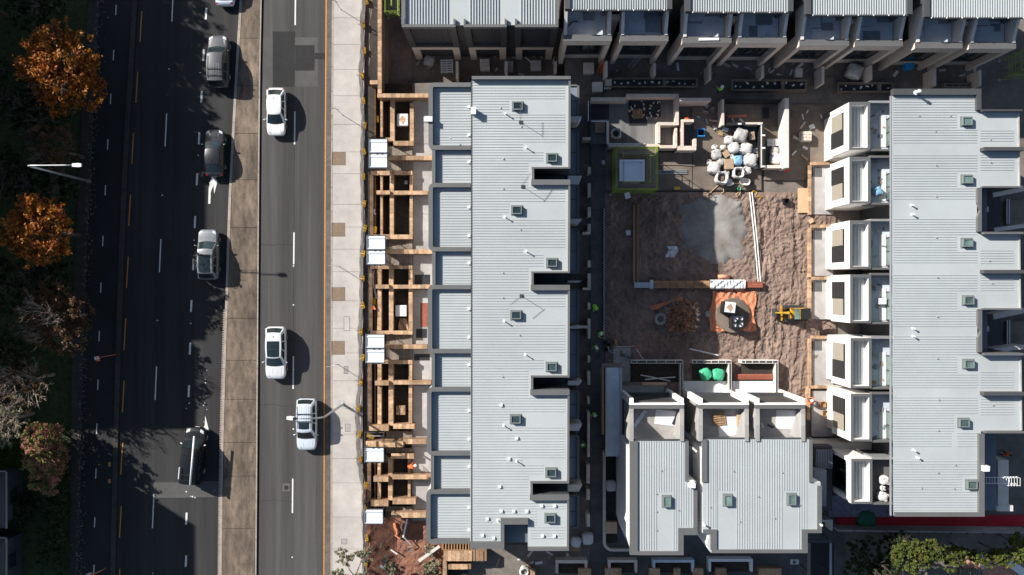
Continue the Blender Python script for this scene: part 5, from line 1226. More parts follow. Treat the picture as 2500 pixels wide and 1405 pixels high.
def branches(mb, p, d, L_, r, depth, rnd, spread=.6):
    q = p + d*L_; mid = p.lerp(q,.5) + Vector((rnd.uniform(-1,1),rnd.uniform(-1,1),rnd.uniform(-.3,.3)))*L_*.07
    mb.tube([p,mid,q], [r,r*.82,r*.62], 5 if depth < 2 else 6)
    if depth == 0: return
    for k in range(rnd.choice([2,3,3])):
        nd = (d + Vector((rnd.uniform(-1,1),rnd.uniform(-1,1),rnd.uniform(-.35,.6)))*spread).normalized()
        branches(mb, p.lerp(q, rnd.uniform(.6,1)), nd, L_*rnd.uniform(.6,.8), r*.56, depth-1, rnd, spread)
def tree(label, gx, gy, h, crown, leaf, n, size, seed, cat='tree', name='tree', bark=None, bdepth=3, nb=5, shell=.5, br=1.0, trunk=.2, cz=.66):
    """trunk base at ground pixel; crown radii in metres (rx, ry, rz) centred near the top"""
    rnd = random.Random(seed); base = P(gx, gy); t = thing(name, label, cat, base)
    rx, ry, rz = crown; c = Vector((0,0,h-rz)); mb = MB()
    top = Vector((rnd.uniform(-.2,.2),rnd.uniform(-.2,.2),h*.5)); mb.tube([(0,0,-.1),(.05,0,h*.25),top], [trunk,trunk*.8,trunk*.65], 8)
    for k in range(nb):
        a = 2*math.pi*k/nb + rnd.uniform(-.3,.3); d = Vector((math.cos(a)*rx*.25,math.sin(a)*ry*.25,rz*.55)).normalized()
        branches(mb, Vector((0,0,h*rnd.uniform(.3,.5))).lerp(top,.5), d, max(rx,rz)*.62*br, trunk*.5, bdepth, rnd)
    mb.build('trunk', bark or M['bark'], t, smooth=True)
    if n:
        bl = [(c, (rx*.72,ry*.72,rz*.75))]
        for k in range(9):
            a = 2*math.pi*k/9 + rnd.uniform(-.3,.3); rr = rnd.uniform(.42,.68); s_ = rnd.uniform(.36,.55)
            bl.append(((math.cos(a)*rx*rr,math.sin(a)*ry*rr,c.z+rnd.uniform(-.35,.45)*rz), (rx*s_,ry*s_,rz*s_)))
        leaves('crown', bl, n, size, LM[leaf], t, seed, shell)
    return t
tree('bright orange autumn tree beside the service lane', 232,205,9.0, (3.7,4.2,2.9), 'orange', 11500,.22,11, name='autumn_tree')
tree('sparse reddish tree with bare twigs behind the grey street lamp', 205,385,7.2, (2.6,2.2,2.0), 'rust', 2600,.16,12, bdepth=4)
tree('deep orange autumn tree below the grey street lamp', 195,575,9.8, (3.3,3.2,2.6), 'orange', 8500,.22,13, name='autumn_tree')
tree('rust brown autumn tree with bare grey twigs', 205,770,8.2, (3.2,3.3,2.6), 'rust', 6500,.2,14, bdepth=4, bark=M['bark_pale'], name='autumn_tree')
tree('bare grey tree with fine pale twigs', 130,915,7.2, (3.0,2.6,2.2), 'rust', 2200,.14,15, bdepth=4, nb=7, bark=M['bark_pale'], name='bare_tree')
tree('bare grey tree with silvery twigs beside the lit lawn', 80,1010,6.4, (2.6,2.5,2.2), 'gum', 2000,.14,16, bdepth=4, nb=7, bark=M['bark_pale'], name='bare_tree')
for i, (x, y, h, rx, ry) in enumerate([(150,30,7,3.2,3.4),(60,250,6.5,3.6,3.4),(150,300,5.5,2.8,2.8),(60,440,6,3.5,3.0),(165,480,5.5,2.6,3.0),(40,700,6,3.4,3.6),(165,680,5,2.4,2.6),(60,860,6,3.2,3.2),(-60,130,8,4,4),(-50,600,8,4,4),(-80,900,8,4,4)]):
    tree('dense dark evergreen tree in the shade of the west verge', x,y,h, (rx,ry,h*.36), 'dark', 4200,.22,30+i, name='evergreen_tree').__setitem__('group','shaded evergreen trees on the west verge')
for i, (x, y, h, rx, ry, lab) in enumerate([(-42,-118,16.0,3.6,4.2,'very tall leafy tree north of the bright orange tree'),(-60,-240,16.0,4.2,4.4,'very tall spreading tree at the north end of the verge'),(18,40,14.5,2.8,3.2,'very tall leafy tree behind the bright orange tree'),(-70,400,15.0,2.6,2.6,'very tall slender tree behind the deep orange tree')]):
    tree(lab, x,y,h, (rx,ry,h*.30), 'dark', 9000,.30,130+i, name='tall_tree')
t = thing('flowering_shrub', 'tall pink and green shrub catching the sun beside the service lane', 'shrub', P(160,1095))
mb = MB(); rnd = random.Random(4)
for k in range(5): branches(mb, Vector((0,-2+k*1.0,0)), Vector((rnd.uniform(-.2,.2),rnd.uniform(-.2,.2),1)), 1.5, .06, 2, rnd)
mb.build('stem', M['bark'], t)
leaves('foliage', [((0,2.0,4.6),(1.2,1.3,1.2)),((-.1,.8,4.8),(1.4,1.2,1.4)),((.2,-.6,4.5),(1.3,1.2,1.3)),((.1,-1.9,4.1),(1.3,1.1,1.1)),((.5,-2.9,3.6),(.8,.8,.8)),((0,.5,3.4),(1.4,2.4,1.2)),((-.2,0,2.2),(1.5,2.6,1.4))], 8500,.2,LM['pink'], t, 21)
t = thing('hedge', 'low dark hedge lining the west footpath', 'hedge', P(150,1280))
mb = MB()
for k in range(8): mb.tube([(0,-3.6+k*1.1,0),(.1,-3.6+k*1.1,1.0)], .05, 6)
mb.build('stem', M['bark'], t)
leaves('foliage', [((-.2,-4+k*1.05,1.1),(1.5,1.0,1.0)) for k in range(9)], 5500,.18,LM['dark'], t, 22)
t = thing('shrub', 'round dark shrub between the shaded houses', 'shrub', P(70,1240)); MB().tube([(0,0,0),(0,0,.8)], .06, 6).build('stem', M['bark'], t); leaves('foliage', [((0,0,1.0),(1.0,1.6,.9)),((.4,.9,.9),(.8,.8,.8))], 1800,.18,LM['dark'], t, 23)
tag(leaves('lawn', [((P(40,1105).x,P(40,1105).y,.02),(3.4,2.6,.12))], 5000,.12,LM['lawn'], None, 24, .0, 1.0), 'sunlit strip of lawn beside the pink shrub', 'lawn', kind='stuff')
# eucalypt overhanging the footpath at the bottom
t = thing('gum_tree', 'thin grey green gum tree leaning over the footpath', 'tree', P(905,1392))
mb = MB(); mb.tube([(0,0,0),(-.3,.2,1.8),(-1.0,.5,3.2),(-1.6,1.0,4.2)], [.13,.11,.085,.06], 8)
rnd = random.Random(9)
ends = [(-2.6,.2,4.6),(-1.5,2.4,4.6),(-3.0,-1.0,4.2),(-1.0,-.8,4.4),(.2,3.0,4.5),(-2.2,1.2,5.0),(-.2,.8,4.6)]
for e in ends: mb.tube([(-.9,.4,3.0),tuple((Vector((-.9,.4,3.0))+Vector(e))/2+Vector((0,0,.3))),e], [.06,.045,.02], 6); branches(mb, Vector(e), Vector((rnd.uniform(-1,1),rnd.uniform(-1,1),.5)).normalized(), .6, .018, 2, rnd)
mb.build('trunk', M['bark_pale'], t, smooth=True)
leaves('crown', [(e,(.8,.75,.5)) for e in ends]+[((-3.4,-.5,4.3),(.9,.7,.5)),((-2.2,-.8,4.5),(1.0,.8,.5)),((-1.9,3.2,4.6),(.6,.5,.4)),((-3.6,-1.4,4.0),(.8,.7,.5)),((-4.1,-.4,4.2),(.7,.8,.5)),((-2.9,-1.6,4.4),(.9,.7,.5))], 8000,.16,LM['gum'], t, 25, .2)
for (x, y, r, lab, s) in [(948,1385,.85,'scrubby weeds growing on the red dirt corner',1),(1052,1385,1.3,'grey green bush beside the sandstock corner wall',2),(1050,1340,.8,'small dry bush under the lowest rounded bay',3)]:
    t = thing('bush', lab, 'bush', P(x,y)); mb = MB(); rnd = random.Random(s)
    for k in range(6): branches(mb, Vector((0,0,0)), Vector((rnd.uniform(-1,1),rnd.uniform(-1,1),1)).normalized(), r*.5, .02, 2, rnd)
    mb.build('stem', M['bark_pale'], t); leaves('foliage', [((rnd.uniform(-.4,.4)*r,rnd.uniform(-.5,.5)*r,r*.5),(r*.55,r*.6,r*.4)) for k in range(6)], int(1400*r),.12,LM['gum'], t, 60+s, .2)
# tree line at the lower right
for i, (x, y, h, rx, ry, lf, n) in enumerate([(2130,1385,4.0,2.0,2.2,'dark',3000),(2085,1345,4.2,2.2,2.0,'dark',3200),(2165,1312,3.4,1.6,1.3,'dark',1800)]):
    tree('dark leafy tree in the shadow of the pale fence', x,y,h, (rx,ry,h*.4), lf, n,.18,70+i, trunk=.1, name='leafy_tree').__setitem__('group','shaded trees behind the pale fence')
for i, (x, y, h, rx, ry, n, lab) in enumerate([(2168,1322,5.9,1.9,1.7,6000,'large sunlit green tree behind the pale fence'),(2226,1312,5.7,1.5,1.1,3000,'sunlit green tree with a narrow crown beside the large one'),(2268,1326,5.6,1.4,1.1,2800,'small round sunlit tree in the middle of the tree line'),(2322,1328,5.3,1.4,.8,2000,'low sunlit shrub above the white slatted panel'),(2392,1326,5.4,1.6,.9,2400,'low spreading sunlit shrub near the pink terrace'),(2425,1300,5.9,1.5,1.3,2800,'green tree against the end of the pale fence')]):
    tree(lab, x,y,h, (rx,ry,h*.28), 'green', n,.17,80+i, trunk=.09, name='leafy_tree')
# dead brown tree lying in the court
t = thing('dead_tree', 'dead brown leafed tree with pale branches standing in the dirt court', 'tree', P(1652,768))
mb = MB(); rnd = random.Random(3); mb.tube([(0,0,0),(.1,0,1.0)], [.14,.1], 8)
for k in range(9):
    a = 2*math.pi*k/9; branches(mb, Vector((.05,0,.7)), Vector((math.cos(a),math.sin(a),.75)).normalized(), 1.0, .05, 3, rnd, .5)
mb.build('trunk', M['bark_pale'], t); rr = random.Random(5)
leaves('crown', [((rr.uniform(-1,1)*.95,rr.uniform(-1,1)*1.0,1.5+rr.uniform(-.4,.3)),(rr.uniform(.5,.8),rr.uniform(.5,.8),.55)) for k in range(13)], 16000,.16,LM['brown'], t, 26, .25)
# fallen leaves along the service lane (uncountable)
r_ = np.random.RandomState(5); K = 500; yy = r_.uniform(0,1405,K); V = []
for y in yy:
    x = E_path1(y) + abs(r_.normal())*9 - 2; p = P(x,y); z = .11 if x < E_path1(y)+4 else .0
    a = r_.uniform(0,6.28); s = r_.uniform(.05,.11); c, d = math.cos(a)*s, math.sin(a)*s
    V += [(p.x-c,p.y-d,z+.01),(p.x+d*.6,p.y-c*.6,z+.015),(p.x+c,p.y+d,z+.02),(p.x-d*.6,p.y+c*.6,z+.012)]
lf = MB().add(V, [(4*i,4*i+1,4*i+2,4*i+3) for i in range(K)])
tag(lf.build('fallen_leaves', M['timber_grey']), 'fallen dry leaves scattered along the service lane kerb', 'leaves', kind='stuff')
# drips and splashes of pale paint on the turning lane
r_ = random.Random(6)
for (x, y, s) in [(500,985,2.2),(497,990,1.4),(503,967,1.2),(502,935,1.6),(501,926,1.0),(505,1000,1.0),(470,1213,2.6),(476,1215,2.0),(465,1212,1.2),(505,905,1.1),(498,1030,1.0),(455,998,1.3)]:
    pts = [(x+s*math.cos(a)*r_.uniform(.6,1.2), y+s*math.sin(a)*r_.uniform(.6,1.3)) for a in np.linspace(0,6.28,9)[:-1]]
    flat(road_w, 'paint_drip', M['paint'], pts, .007)

# ================================================================ SITE OBJECTS
def bag(x, y, r, h, m, label, open_=False, seed=0, name='bulk_bag', cat='bulk bag', sq=3.2, fill=None, z=.1, group=None):
    random.seed(seed); t = thing(name, label, cat, (P(x,y)+Vector((0,0,z))) if z > -1 else P(x,y,z), random.uniform(-.4,.4), group); R_ = S(r)*.90; mb = MB()
    prof = [(R_*.86,0),(R_*1.0,.12*h),(R_*1.04,.45*h),(R_*1.0,.8*h),(R_*.9,.95*h)]
    if open_: prof += [(R_*.82,h*1.02),(R_*.70,h*.9),(R_*.62,h*.6),(R_*.3,h*.52),(.01,h*.5)]
    else: prof += [(R_*.66,h*1.04),(R_*.4,h*1.06),(R_*.15,h*1.10),(.01,h*1.08)]
    mb.lathe(prof, (0,0,0), 26, jit=.085, sq=sq); o = mb.build('bag_body', m, t, smooth=True)
    for a in range(4):
        an = math.pi/4 + a*math.pi/2; b = Vector((math.cos(an)*R_*.92,math.sin(an)*R_*.92,h*.9)); tn = Vector((-math.sin(an),math.cos(an),0))*R_*.25; ou = Vector((math.cos(an),math.sin(an),0))*R_*random.uniform(-.2,.25)
        MB().tube([b-tn, b-tn*.5+ou+Vector((0,0,.16)), b+tn*.5+ou+Vector((0,0,.16)), b+tn], .028, 5).build('loop', m, t)
    if fill: MB().lathe([(R_*.6,h*.62),(R_*.35,h*.70),(.01,h*.74)], (0,0,0), 12, jit=.06).build('contents', fill, t, smooth=True)
    return t
bag(1803,334,17,1.0,M['bag_clear'],'large square pallet wrapped in clear plastic near the blue netting', seed=1, sq=7, name='wrapped_pallet', cat='pallet')
bag(1787,365,14,.95,M['bag'],'round white bulk bag tied shut behind the cardboard carton', seed=2)
bag(1816,367,15,1.0,M['bag'],'fat round white bulk bag beside the membrane topped wall', seed=3)
bag(1826,394,17,1.05,M['bag'],'biggest white bulk bag at the east of the heap', seed=4)
bag(1796,395,12.5,.8,M['bag_blue'],'blue and white bag among the white bulk bags', seed=5)
bag(1746,380,13,.7,M['bag_clear'],'limp clear plastic bag at the west of the heap', seed=6)
bag(1739,413,15,.9,M['bag'],'closed white bulk bag at the southwest of the heap', seed=7)
bag(1758,437,17,.85,M['bag'],'open white bulk bag with rubble lowest of the heap', open_=True, seed=8, fill=M['dirt'])
bag(1798,425,15,.9,M['bag'],'open white bulk bag full of dark rubble above the wheelbarrow', open_=True, seed=9, fill=M['soil'])
bag(1501,331,13.5,.8,M['bag'],'slumped white bulk bag in the brick enclosure', open_=True, seed=10, z=.4, fill=M['membrane'])
bag(1490,1183,14,.8,M['bag'],'dusty white bulk bag in the narrow bed beside the south block', seed=11)
bag(1433,1310,15,.9,M['bag'],'round white bulk bag at the southeast corner of the long row', seed=12)
bag(1405,1318,13,.8,M['bag'],'white bulk bag on a timber pallet by the long row', seed=13, z=.2)
bag(1280,1390,12,.8,M['bag'],'open white bulk bag in the lower yard', open_=True, seed=14, fill=M['sand'])
bag(1718,912,16,.75,M['bag_green'],'bright green sack beside its twin on the south terrace', seed=15, name='green_sack', cat='sack', sq=2.2, z=.34)
bag(1748,913,16,.75,M['bag_green'],'pointed bright green sack against the terrace wall', seed=16, name='green_sack', cat='sack', sq=2.6, z=.34)
bag(2153,1170,11,.7,M['bag'],'upper white bag on the seventh terrace', seed=17, z=6.25); bpy.context.view_layer.update()
def at_h(o, x, y, z): o.location = P(x,y,z)
for o in [o for o in COL.objects if o.get('label') == 'upper white bag on the seventh terrace']: at_h(o,2153,1170,6.25)
o = bag(2150,1210,11,.7,M['bag'],'lower white bag on the seventh terrace', seed=18); at_h(o,2150,1210,6.25)
o = bag(2150,1190,6,.5,M['bag'],'small white bucket between two bags on the seventh terrace', seed=19, name='bucket', cat='bucket', sq=2); at_h(o,2150,1190,6.25)
o = bag(2138,468,11,.5,M['bag_blue'],'pale blue plastic bundle on the second roof terrace', seed=20, name='plastic_bundle', cat='bundle', sq=2.4); at_h(o,2138,468,6.25)
bag(1770,363,1,.2,M['bag'],'x', seed=1) if False else None
bag(1776,345,11,.7,M['bag'],'small white bag tucked behind the wrapped pallet', seed=41)
bag(1820,418,11,.6,M['bag'],'half empty white bag between the biggest bag and the wheelbarrow', seed=42)
bag(1757,397,10,.6,M['bag_clear'],'small clear bag squeezed between cartons', seed=43)
bag(1890,390,16,.6,M['bag'],'slumped white bag inside the rendered yard wall', seed=44, sq=2.2)
bag(1887,372,12,.5,M['bag_clear'],'clear plastic bundle inside the rendered yard wall', seed=45, sq=2.2)
rb = random.Random(3)
for k, (x, y, nm) in enumerate([(1729,398,'west of the closed bulk bag'),(1770,425,'between the two open bulk bags'),(1784,385,'against the blue and white bag'),(1838,372,'against the membrane topped wall'),(1778,447,'on the slab beside the wheelbarrow'),(1742,362,'at the northwest of the heap'),(1815,350,'below the wrapped pallet'),(1843,408,'at the foot of the yard wall')]):
    bag(x, y, rb.uniform(6.5,9.5), rb.uniform(.3,.55), M['bag'] if k % 3 else M['bag_clear'], 'small crumpled plastic sack ' + nm, seed=50+k, sq=rb.uniform(1.8,3), name='plastic_sack', cat='sack')
parcel(1775,404,.1,22,25,.75,M['card'],'pale cardboard carton in the middle of the bulk bags','carton','carton', .05)
parcel(1769,379,.1,15,16,.6,M['card'],'dented cardboard carton between two bulk bags','carton','carton', .6)
parcel(1831,335,.1,14,20,.6,M['card'],'split cardboard carton beside the wrapped pallet','carton','carton', .1, flap=M['card'])
parcel(1848,385,.1,12,28,.5,M['card'],'tall cardboard carton leaning on the membrane topped wall','carton','carton', -.15)
parcel(1751,402,.1,17,9,.5,M['card'],'open carton with grey lid west of the heap','carton','carton', -.6)
parcel(1769,318,.1,14,9,.35,M['bluefoam'],'small grey toolbox beside tangled ropes','toolbox','toolbox', -.35)
t = thing('bucket', 'pale plastic bucket lying on its side in the heap', 'bucket', P(1763,363)+Vector((0,0,.38))); MB().lathe([(.22,-.25),(.24,-.24),(.29,.25),(.26,.25),(.2,-.2)], (0,0,0), 14, M=Matrix.Rotation(math.pi/2,3,'Y')).build('body', M['offw'], t, smooth=True)
t = thing('bucket', 'green bucket on the edge of the site slab', 'bucket', P(1802,462)+Vector((0,0,.1))); MB().lathe([(.13,0),(.17,.3),(.15,.3),(.11,.05)], (0,0,0), 14).build('body', M['bag_green'], t, smooth=True)
t = thing('bucket', 'square bright blue crate beside the brick pit', 'crate', P(1709,326)+Vector((0,0,.05)))
for s_ in (-1,1): MB().box((s_*.33,0,.2), (.08,.74,.4)).build('crate_side', M['blue'], t); MB().box((0,s_*.33,.2), (.58,.08,.4)).build('crate_side', M['blue'], t)
MB().box((0,0,.04), (.58,.58,.06)).build('crate_base', M['navy'], t); t.name = 'crate'
# wheelbarrow
t = thing('wheelbarrow', 'pale wheelbarrow tipped beside the open bulk bags', 'wheelbarrow', P(1814,446)+Vector((0,0,.1)), -.15)
mb = MB(); mb.lathe([(.36,.28),(.52,.55),(.49,.55),(.33,.32)], (0,0,0), 16, M=Matrix.Diagonal((1.0,.66,1)), sq=3); mb.build('tray', M['offw'], t, smooth=True)
for s_ in (-1,1): MB().tube([(.65,s_*.1,.25),(-.2,s_*.25,.27),(-.95,s_*.3,.5)], .02, 6).build('handle', M['timber'], t); MB().tube([(-.25,s_*.25,.27),(-.35,s_*.28,0)], .018, 6).build('leg', M['steel_dk'], t)
MB().lathe([(.08,-.04),(.19,-.045),(.2,0),(.19,.045),(.08,.04)], (.68,0,.2), 14, M=Matrix.Rotation(math.pi/2,3,'X')).build('wheel', M['rubber'], t)
# ropes and hoses
def rope(label, pts, m, r=.03, name='rope', cat='rope', z=.17): return tag(MB().tube([P(a,b,z) for a,b in pts], r, 6).build(name, m), label, cat)
rope('tan hose curling off the slab below the open bulk bag', [(1725,477),(1735,469),(1750,456),(1758,450),(1766,458),(1767,468),(1760,473)], M['rope'])
rope('tan rope looped on the mud below the green bucket', [(1808,465),(1806,474),(1799,481),(1797,474),(1803,470)], M['rope'])
rope('yellow strap tangled at the end of the white pipes', [(1832,474),(1840,466),(1848,470),(1844,480),(1862,480),(1852,488)], M['yellow'])
rope('red extension cord trailing to the heap of ropes', [(1657,240),(1690,255),(1714,262),(1728,282),(1745,303),(1752,312)], M['red'], .02)
for (x, y, s) in [(1748,312,1),(1757,325,2)]:
    rnd = random.Random(s); pts = [(x+rnd.uniform(-9,9),y+rnd.uniform(-7,7)) for k in range(14)]
    rope(['tangled white rope beside the grey toolbox','tangled brown rope below the grey toolbox'][s-1], pts, [M['bag'],M['rope']][s-1], .035)
mb = MB(); rnd = random.Random(8)
for k in range(40): a = P(rnd.uniform(1815,1856),rnd.uniform(311,326)); mb.tube([a+Vector((0,0,.12)), a+Vector((rnd.uniform(-.4,.4),rnd.uniform(-.3,.3),rnd.uniform(.12,.4)))], .015, 4)
tag(mb.build('netting', M['bag_blue']), 'bundle of blue strapping in the corner of the yard wall', 'netting')
# pallets
def pallet(label, x, y, wpx, lpx, z, m, rz=0, hh=None, stack=1):
    zz = hh if hh is not None else 0; p = P(x,y,zz); t = thing('pallet', label, 'pallet', (p.x,p.y,z), rz); W_, L_ = S(wpx,zz), S(lpx,zz)
    for q in range(stack):
        o = q*.15
        for k in range(6): inst('slat', ubox(m), t, (0,-L_/2+L_*(k+.5)/6,.13+o), (W_,L_/6*.62,.022))
        for s_ in (-1,0,1): inst('bearer', ubox(m), t, (s_*(W_/2-.06),0,.07+o), (.09,L_,.10))
    return t
pallet('brown timber pallet on black membrane inside the brick enclosure', 1557,279,24,23,.43, M['timber'], .1, .5)
pallet('grey timber pallet lying in the dark dirt beside the path', 1492,722,21,19,.1, M['timber_grey'], .08)
pallet('orange brown pallet on the middle roof terrace', 1755,1023,31,33,6.21, M['timber'], .12, 6.2)
pallet('white slatted pallet inside the rendered yard wall', 1886,350,32,18,.3, M['plaster'], .02)
# brick packs in the yards
for (x,y,wp,lp,h,lab) in [(1184,163,24,30,.7,'square brick pack in the second front yard'),(1308,164,26,26,.6,'broken brick pack in the third front yard'),(1436,171,25,26,.7,'pale brick pack beside the orange step ladder'),(1457,217,25,24,.75,'white topped pack with a black spot north of the long row'),(1482,209,18,24,.7,'narrow brick pack beside the white topped pack'),(1963,336,26,24,.6,'brick pack on the eastern yard slab'),(1946,182,17,23,.6,'small white pack in a shaded front yard'),(1242,165,22,28,.25,'crumpled pale sheet beside the square brick pack')]:
    t = parcel(x,y,-2.0 if x < 1370 else .0,wp,lp,h, M['offw'] if 'pack' in lab else M['bag_clear'], lab, 'brick pack', 'brick_pack', random.uniform(-.04,.04))
    if 'brick pack' in lab:
        for k in range(12): inst('brick', ubox(M['beige_brick']), t, (S(wp)*(-.36+.24*(k%4)),S(lp)*(-.3+.3*(k//4)),h+.03), (S(wp)*.22,S(lp)*.27,.06+.03*(k%3)))
bag(2078,180,19,1.1,M['bag_clear'],'big plastic wrapped pallet in the fifth front yard', seed=31, sq=6, name='wrapped_pallet', cat='pallet')
bag(1048,152,14,.7,M['bag_clear'],'slumped white wrapped bundle in the first front yard', seed=32, sq=4, z=-2.0, name='wrapped_bundle', cat='bundle')
pallet('white plastic pallet leaning in the first front yard', 1091,163,30,34,-1.98, M['plaster'], .03, -2.0)
parcel(2213,166,.0,21,17,.7,M['blue'],'bright blue tarpaulin covered box in a front yard','box','tarp_box', .15)
parcel(2112,188,.0,8,9,.4,M['red'],'small red machine beside the big wrapped pallet','machine','red_machine', .3)
parcel(1463,315,.0,25,26,.8,M['card'],'flattened brown carton against the brick enclosure','carton','carton', .03)
parcel(1491,1285,.0,28,28,.6,M['ply'],'plywood crate at the corner of the narrow bed','crate','plywood_crate')
parcel(1404,1338,.0,26,14,.2,M['timber'],'timber pallet edge showing under a white bag','pallet','pallet_stack')
parcel(2078,734,.0,1,1,.1,M['card'],'x','x','x') if False else None
for (x,y,z,wp,lp,lab) in [(2150,736,6.25,17,14,'white cardboard box on the fourth roof terrace')]:
    t = parcel(x,y,z,wp,lp,.45,M['plaster'],lab,'box','carton'); at_h(t,x,y,z)
# ladders
def ladder(label, a, b, z0, z1, m, w_=.42, n=7):
    t = thing('ladder', label, 'ladder'); A_, B_ = P(*a)+Vector((0,0,z0)), P(*b)+Vector((0,0,z1)); d = (B_-A_); s_ = Vector((-d.y,d.x,0)).normalized()*w_/2
    for q in (-1,1): MB().beam(A_+s_*q,B_+s_*q,.04,.08).build('stile', m, t)
    for k in range(n): c = A_.lerp(B_,(k+.5)/n); MB().beam(c-s_,c+s_,.06,.03).build('rung', m, t)
    return t
ladder('orange fibreglass step ladder between two front yards', (1461,178),(1469,163), 0, 1.8, M['orange_p'])
ladder('silver step ladder standing in a dark front yard', (1536,168),(1556,150), 0, 1.9, M['steel'])
t = thing('roof_ladder','white caged access ladder over the lower roof by the east row','ladder'); 
for yy in (1166,1181): MB().beam(P(2404,yy,8.2),P(2482,yy,8.2),.05,.05).build('stile', M['alu'], t)
for k in range(9): MB().beam(P(2408+k*7,1166,8.2),P(2408+k*7,1181,8.2),.04,.04).build('rung', M['alu'], t)
[MB().tube([P(2452+k*7,1164,8.2),P(2452+k*7,1164,8.2)+Vector((0,0,.6)),P(2452+k*7,1183,8.2)+Vector((0,0,.6)),P(2452+k*7,1183,8.2)], .025, 5).build('cage_hoop', M['alu'], t) for k in range(5)]
# stacked timber beam, wrapped pack, salmon pipe, side beam
t = thing('timber_beam', 'long stack of sawn timber bordering the dirt court', 'timber stack')
for k in range(3):
    for j in range(7): bx('board', M['timber'], t, 1597+j*19.6,686+k*6.1,1616+j*19.6,691.7+k*6.1, .6, .05, .55+.05*((j+k)%3))
bx('board_end', M['wrap'], t, 1588,684,1596,706, .6, .05, .5)
t = thing('timber_pack', 'red timber pack half covered in crumpled silver plastic', 'timber stack')
for k in range(3):
    bx('red_board', M['red_timber'], t, 1738,686+k*6,1824,691.5+k*6, .6, .05, .5); bx('red_board', M['red_timber'], t, 1825,688+k*5,1862,692.6+k*5, .6, .05, .62)
MB().grid(lambda u,v: P(1734+86*u,683+24*v,.7)+Vector((0,0,.02+.05*math.sin(u*23+v*9)+.03*math.sin(v*13+u*37)+.03*math.sin(u*71) - (.3 if v in (0,1) else 0))), 40, 8).build('plastic_cover', M['wrap'], t)
t = thing('side_beam', 'long dark timber sleeper along the west edge of the sand', 'sleeper')
bx('sleeper', M['timber'], t, 1546,500,1550,690, .4, .05, .4); bx('sleeper', M['timber_grey'], t, 1550.3,500,1555,690, .4, .05, .22); bx('sleeper', M['timber'], t, 1555.3,500,1559,690, .4, .05, .4)
t = thing('mesh_roll','blue grey roll of plastic mesh at the corner of the beams','mesh roll'); bx('roll', M['bluefoam'], t, 1549,690,1588,703, .4, .05, .35)
for k in range(6): bx('strand', M['steel'], t, 1552+k*6,689.5,1553+k*6,703.5, .4, .351, .37)
t = thing('pipe','short salmon clay pipe lying on the dirt above the timber pack','pipe'); MB().tube([P(1753,676,.35),P(1780,676,.35)], .19, 16).build('pipe_body', M['terracotta'], t, smooth=True)
for (xo, lab) in [(0,'left white pipe of a pair lying beside the sand'),(6,'right white pipe of a pair lying beside the sand')]:
    t = thing('pipe', lab, 'pipe'); MB().tube([P(1830+xo,470,.2),P(1842+xo,580,.2),P(1851+xo,688,.2)], .055, 8).build('pipe_body', M['alu'], t)
rope('white conduit lying diagonally south of the dirt court', [(1684,852),(1719,860),(1754,868)], M['alu'], .06, 'pipe', 'pipe', .26)
rope('white conduit crossing another in the southern soil bed', [(1564,916),(1600,923),(1636,931)], M['alu'], .05, 'pipe', 'pipe', .40); rope('white conduit lying level across the southern soil bed', [(1575,927),(1610,924),(1649,921)], M['alu'], .05, 'pipe', 'pipe', .50)
# orange sheet, concrete ring slab, planter crates
mb = MB(); rnd = random.Random(2)
def osheet(u,v):
    x = 1737+105*u + 3*math.sin(v*8) - 4*v*(1-u)*2; y = 709+98*v + 3*math.sin(u*9); return P(x,y)+Vector((0,0,.22+.022*math.sin(u*47+math.sin(v*9)*3+v*4)+.018*math.sin(v*23+u*31)+.05*float(vnoise(np.array(u*9),np.array(v*9),.6,3))))
tag(mb.grid(osheet, 90, 30).build('orange_sheet', M['orange_sheet']), 'rumpled orange plastic sheet spread under the round concrete slab', 'sheet')
t = thing('round_slab','round pale concrete slab on the orange sheet','slab', P(1787,770)+Vector((0,0,.2))); MB().lathe([(1.66,0),(1.66,.2),(1.60,.23),(.01,.24)], (0,0,0), 48, jit=.012).build('slab', M['slab_brown'], t)
def planter(label, x, y, w_, z, h, rz, m_in):
    t = thing('planter_box', label, 'planter box', P(x,y,1.5), rz); t.location.z = z - .1
    for s_ in (-1,1): MB().box((s_*(w_/2-.05),0,h/2), (.1,w_,h)).build('side', M['black'], t); MB().box((0,s_*(w_/2-.05),h/2), (w_-.21,.1,h)).build('side', M['black'], t)
    MB().box((0,0,h*.8), (w_-.22,w_-.22,.1)).build('fill', m_in, t); return t
t = planter('black box topped with white board and torn brown paper', 1780,752,1.1,.53,1.15,-.12, M['black'])
MB().box((.06,.06,1.18), (.98,.98,.06)).build('board', M['plaster'], t); MB().add([(-.3,.05,1.215),(.1,-.36,1.25),(.38,0,1.215),(.05,.42,1.25)],[(0,1,2,3)]).build('torn_paper', M['card'], t)
t = planter('black lattice box with white wedges beside the white board box', 1802,786,1.2,.53,1.1,.03, M['plaster'])
for k in range(3): MB().box((.0,.0,1.03), (1.0,.11,.08), rz=k*math.pi/3+.2).build('lattice', M['black'], t)
t = thing('concrete_ring','pale concrete pipe ring lying beside the dead tree','concrete ring', P(1610,779)+Vector((0,0,.1))); MB().lathe([(.58,0),(.58,.5),(.30,.52),(.28,.1)], (0,0,0), 28, jit=.01).build('ring', M['concrete'], t)
t = thing('round_pad','dark round pad of concrete under the dead tree','pad', P(1632,774)); MB().lathe([(1.75,0),(1.75,.16),(.01,.17)], (0,0,0), 32, jit=.01).build('pad', M['gutter'], t)  # round disc, darker than the dirt around it
t = thing('boulder','rounded grey boulder at the shadow edge','boulder', P(1726,767)+Vector((0,0,.1))); MB().lathe([(.2,0),(.3,.1),(.28,.3),(.12,.42),(.01,.43)], (0,0,0), 12, jit=.1).build('rock', M['concrete'], t, smooth=True)
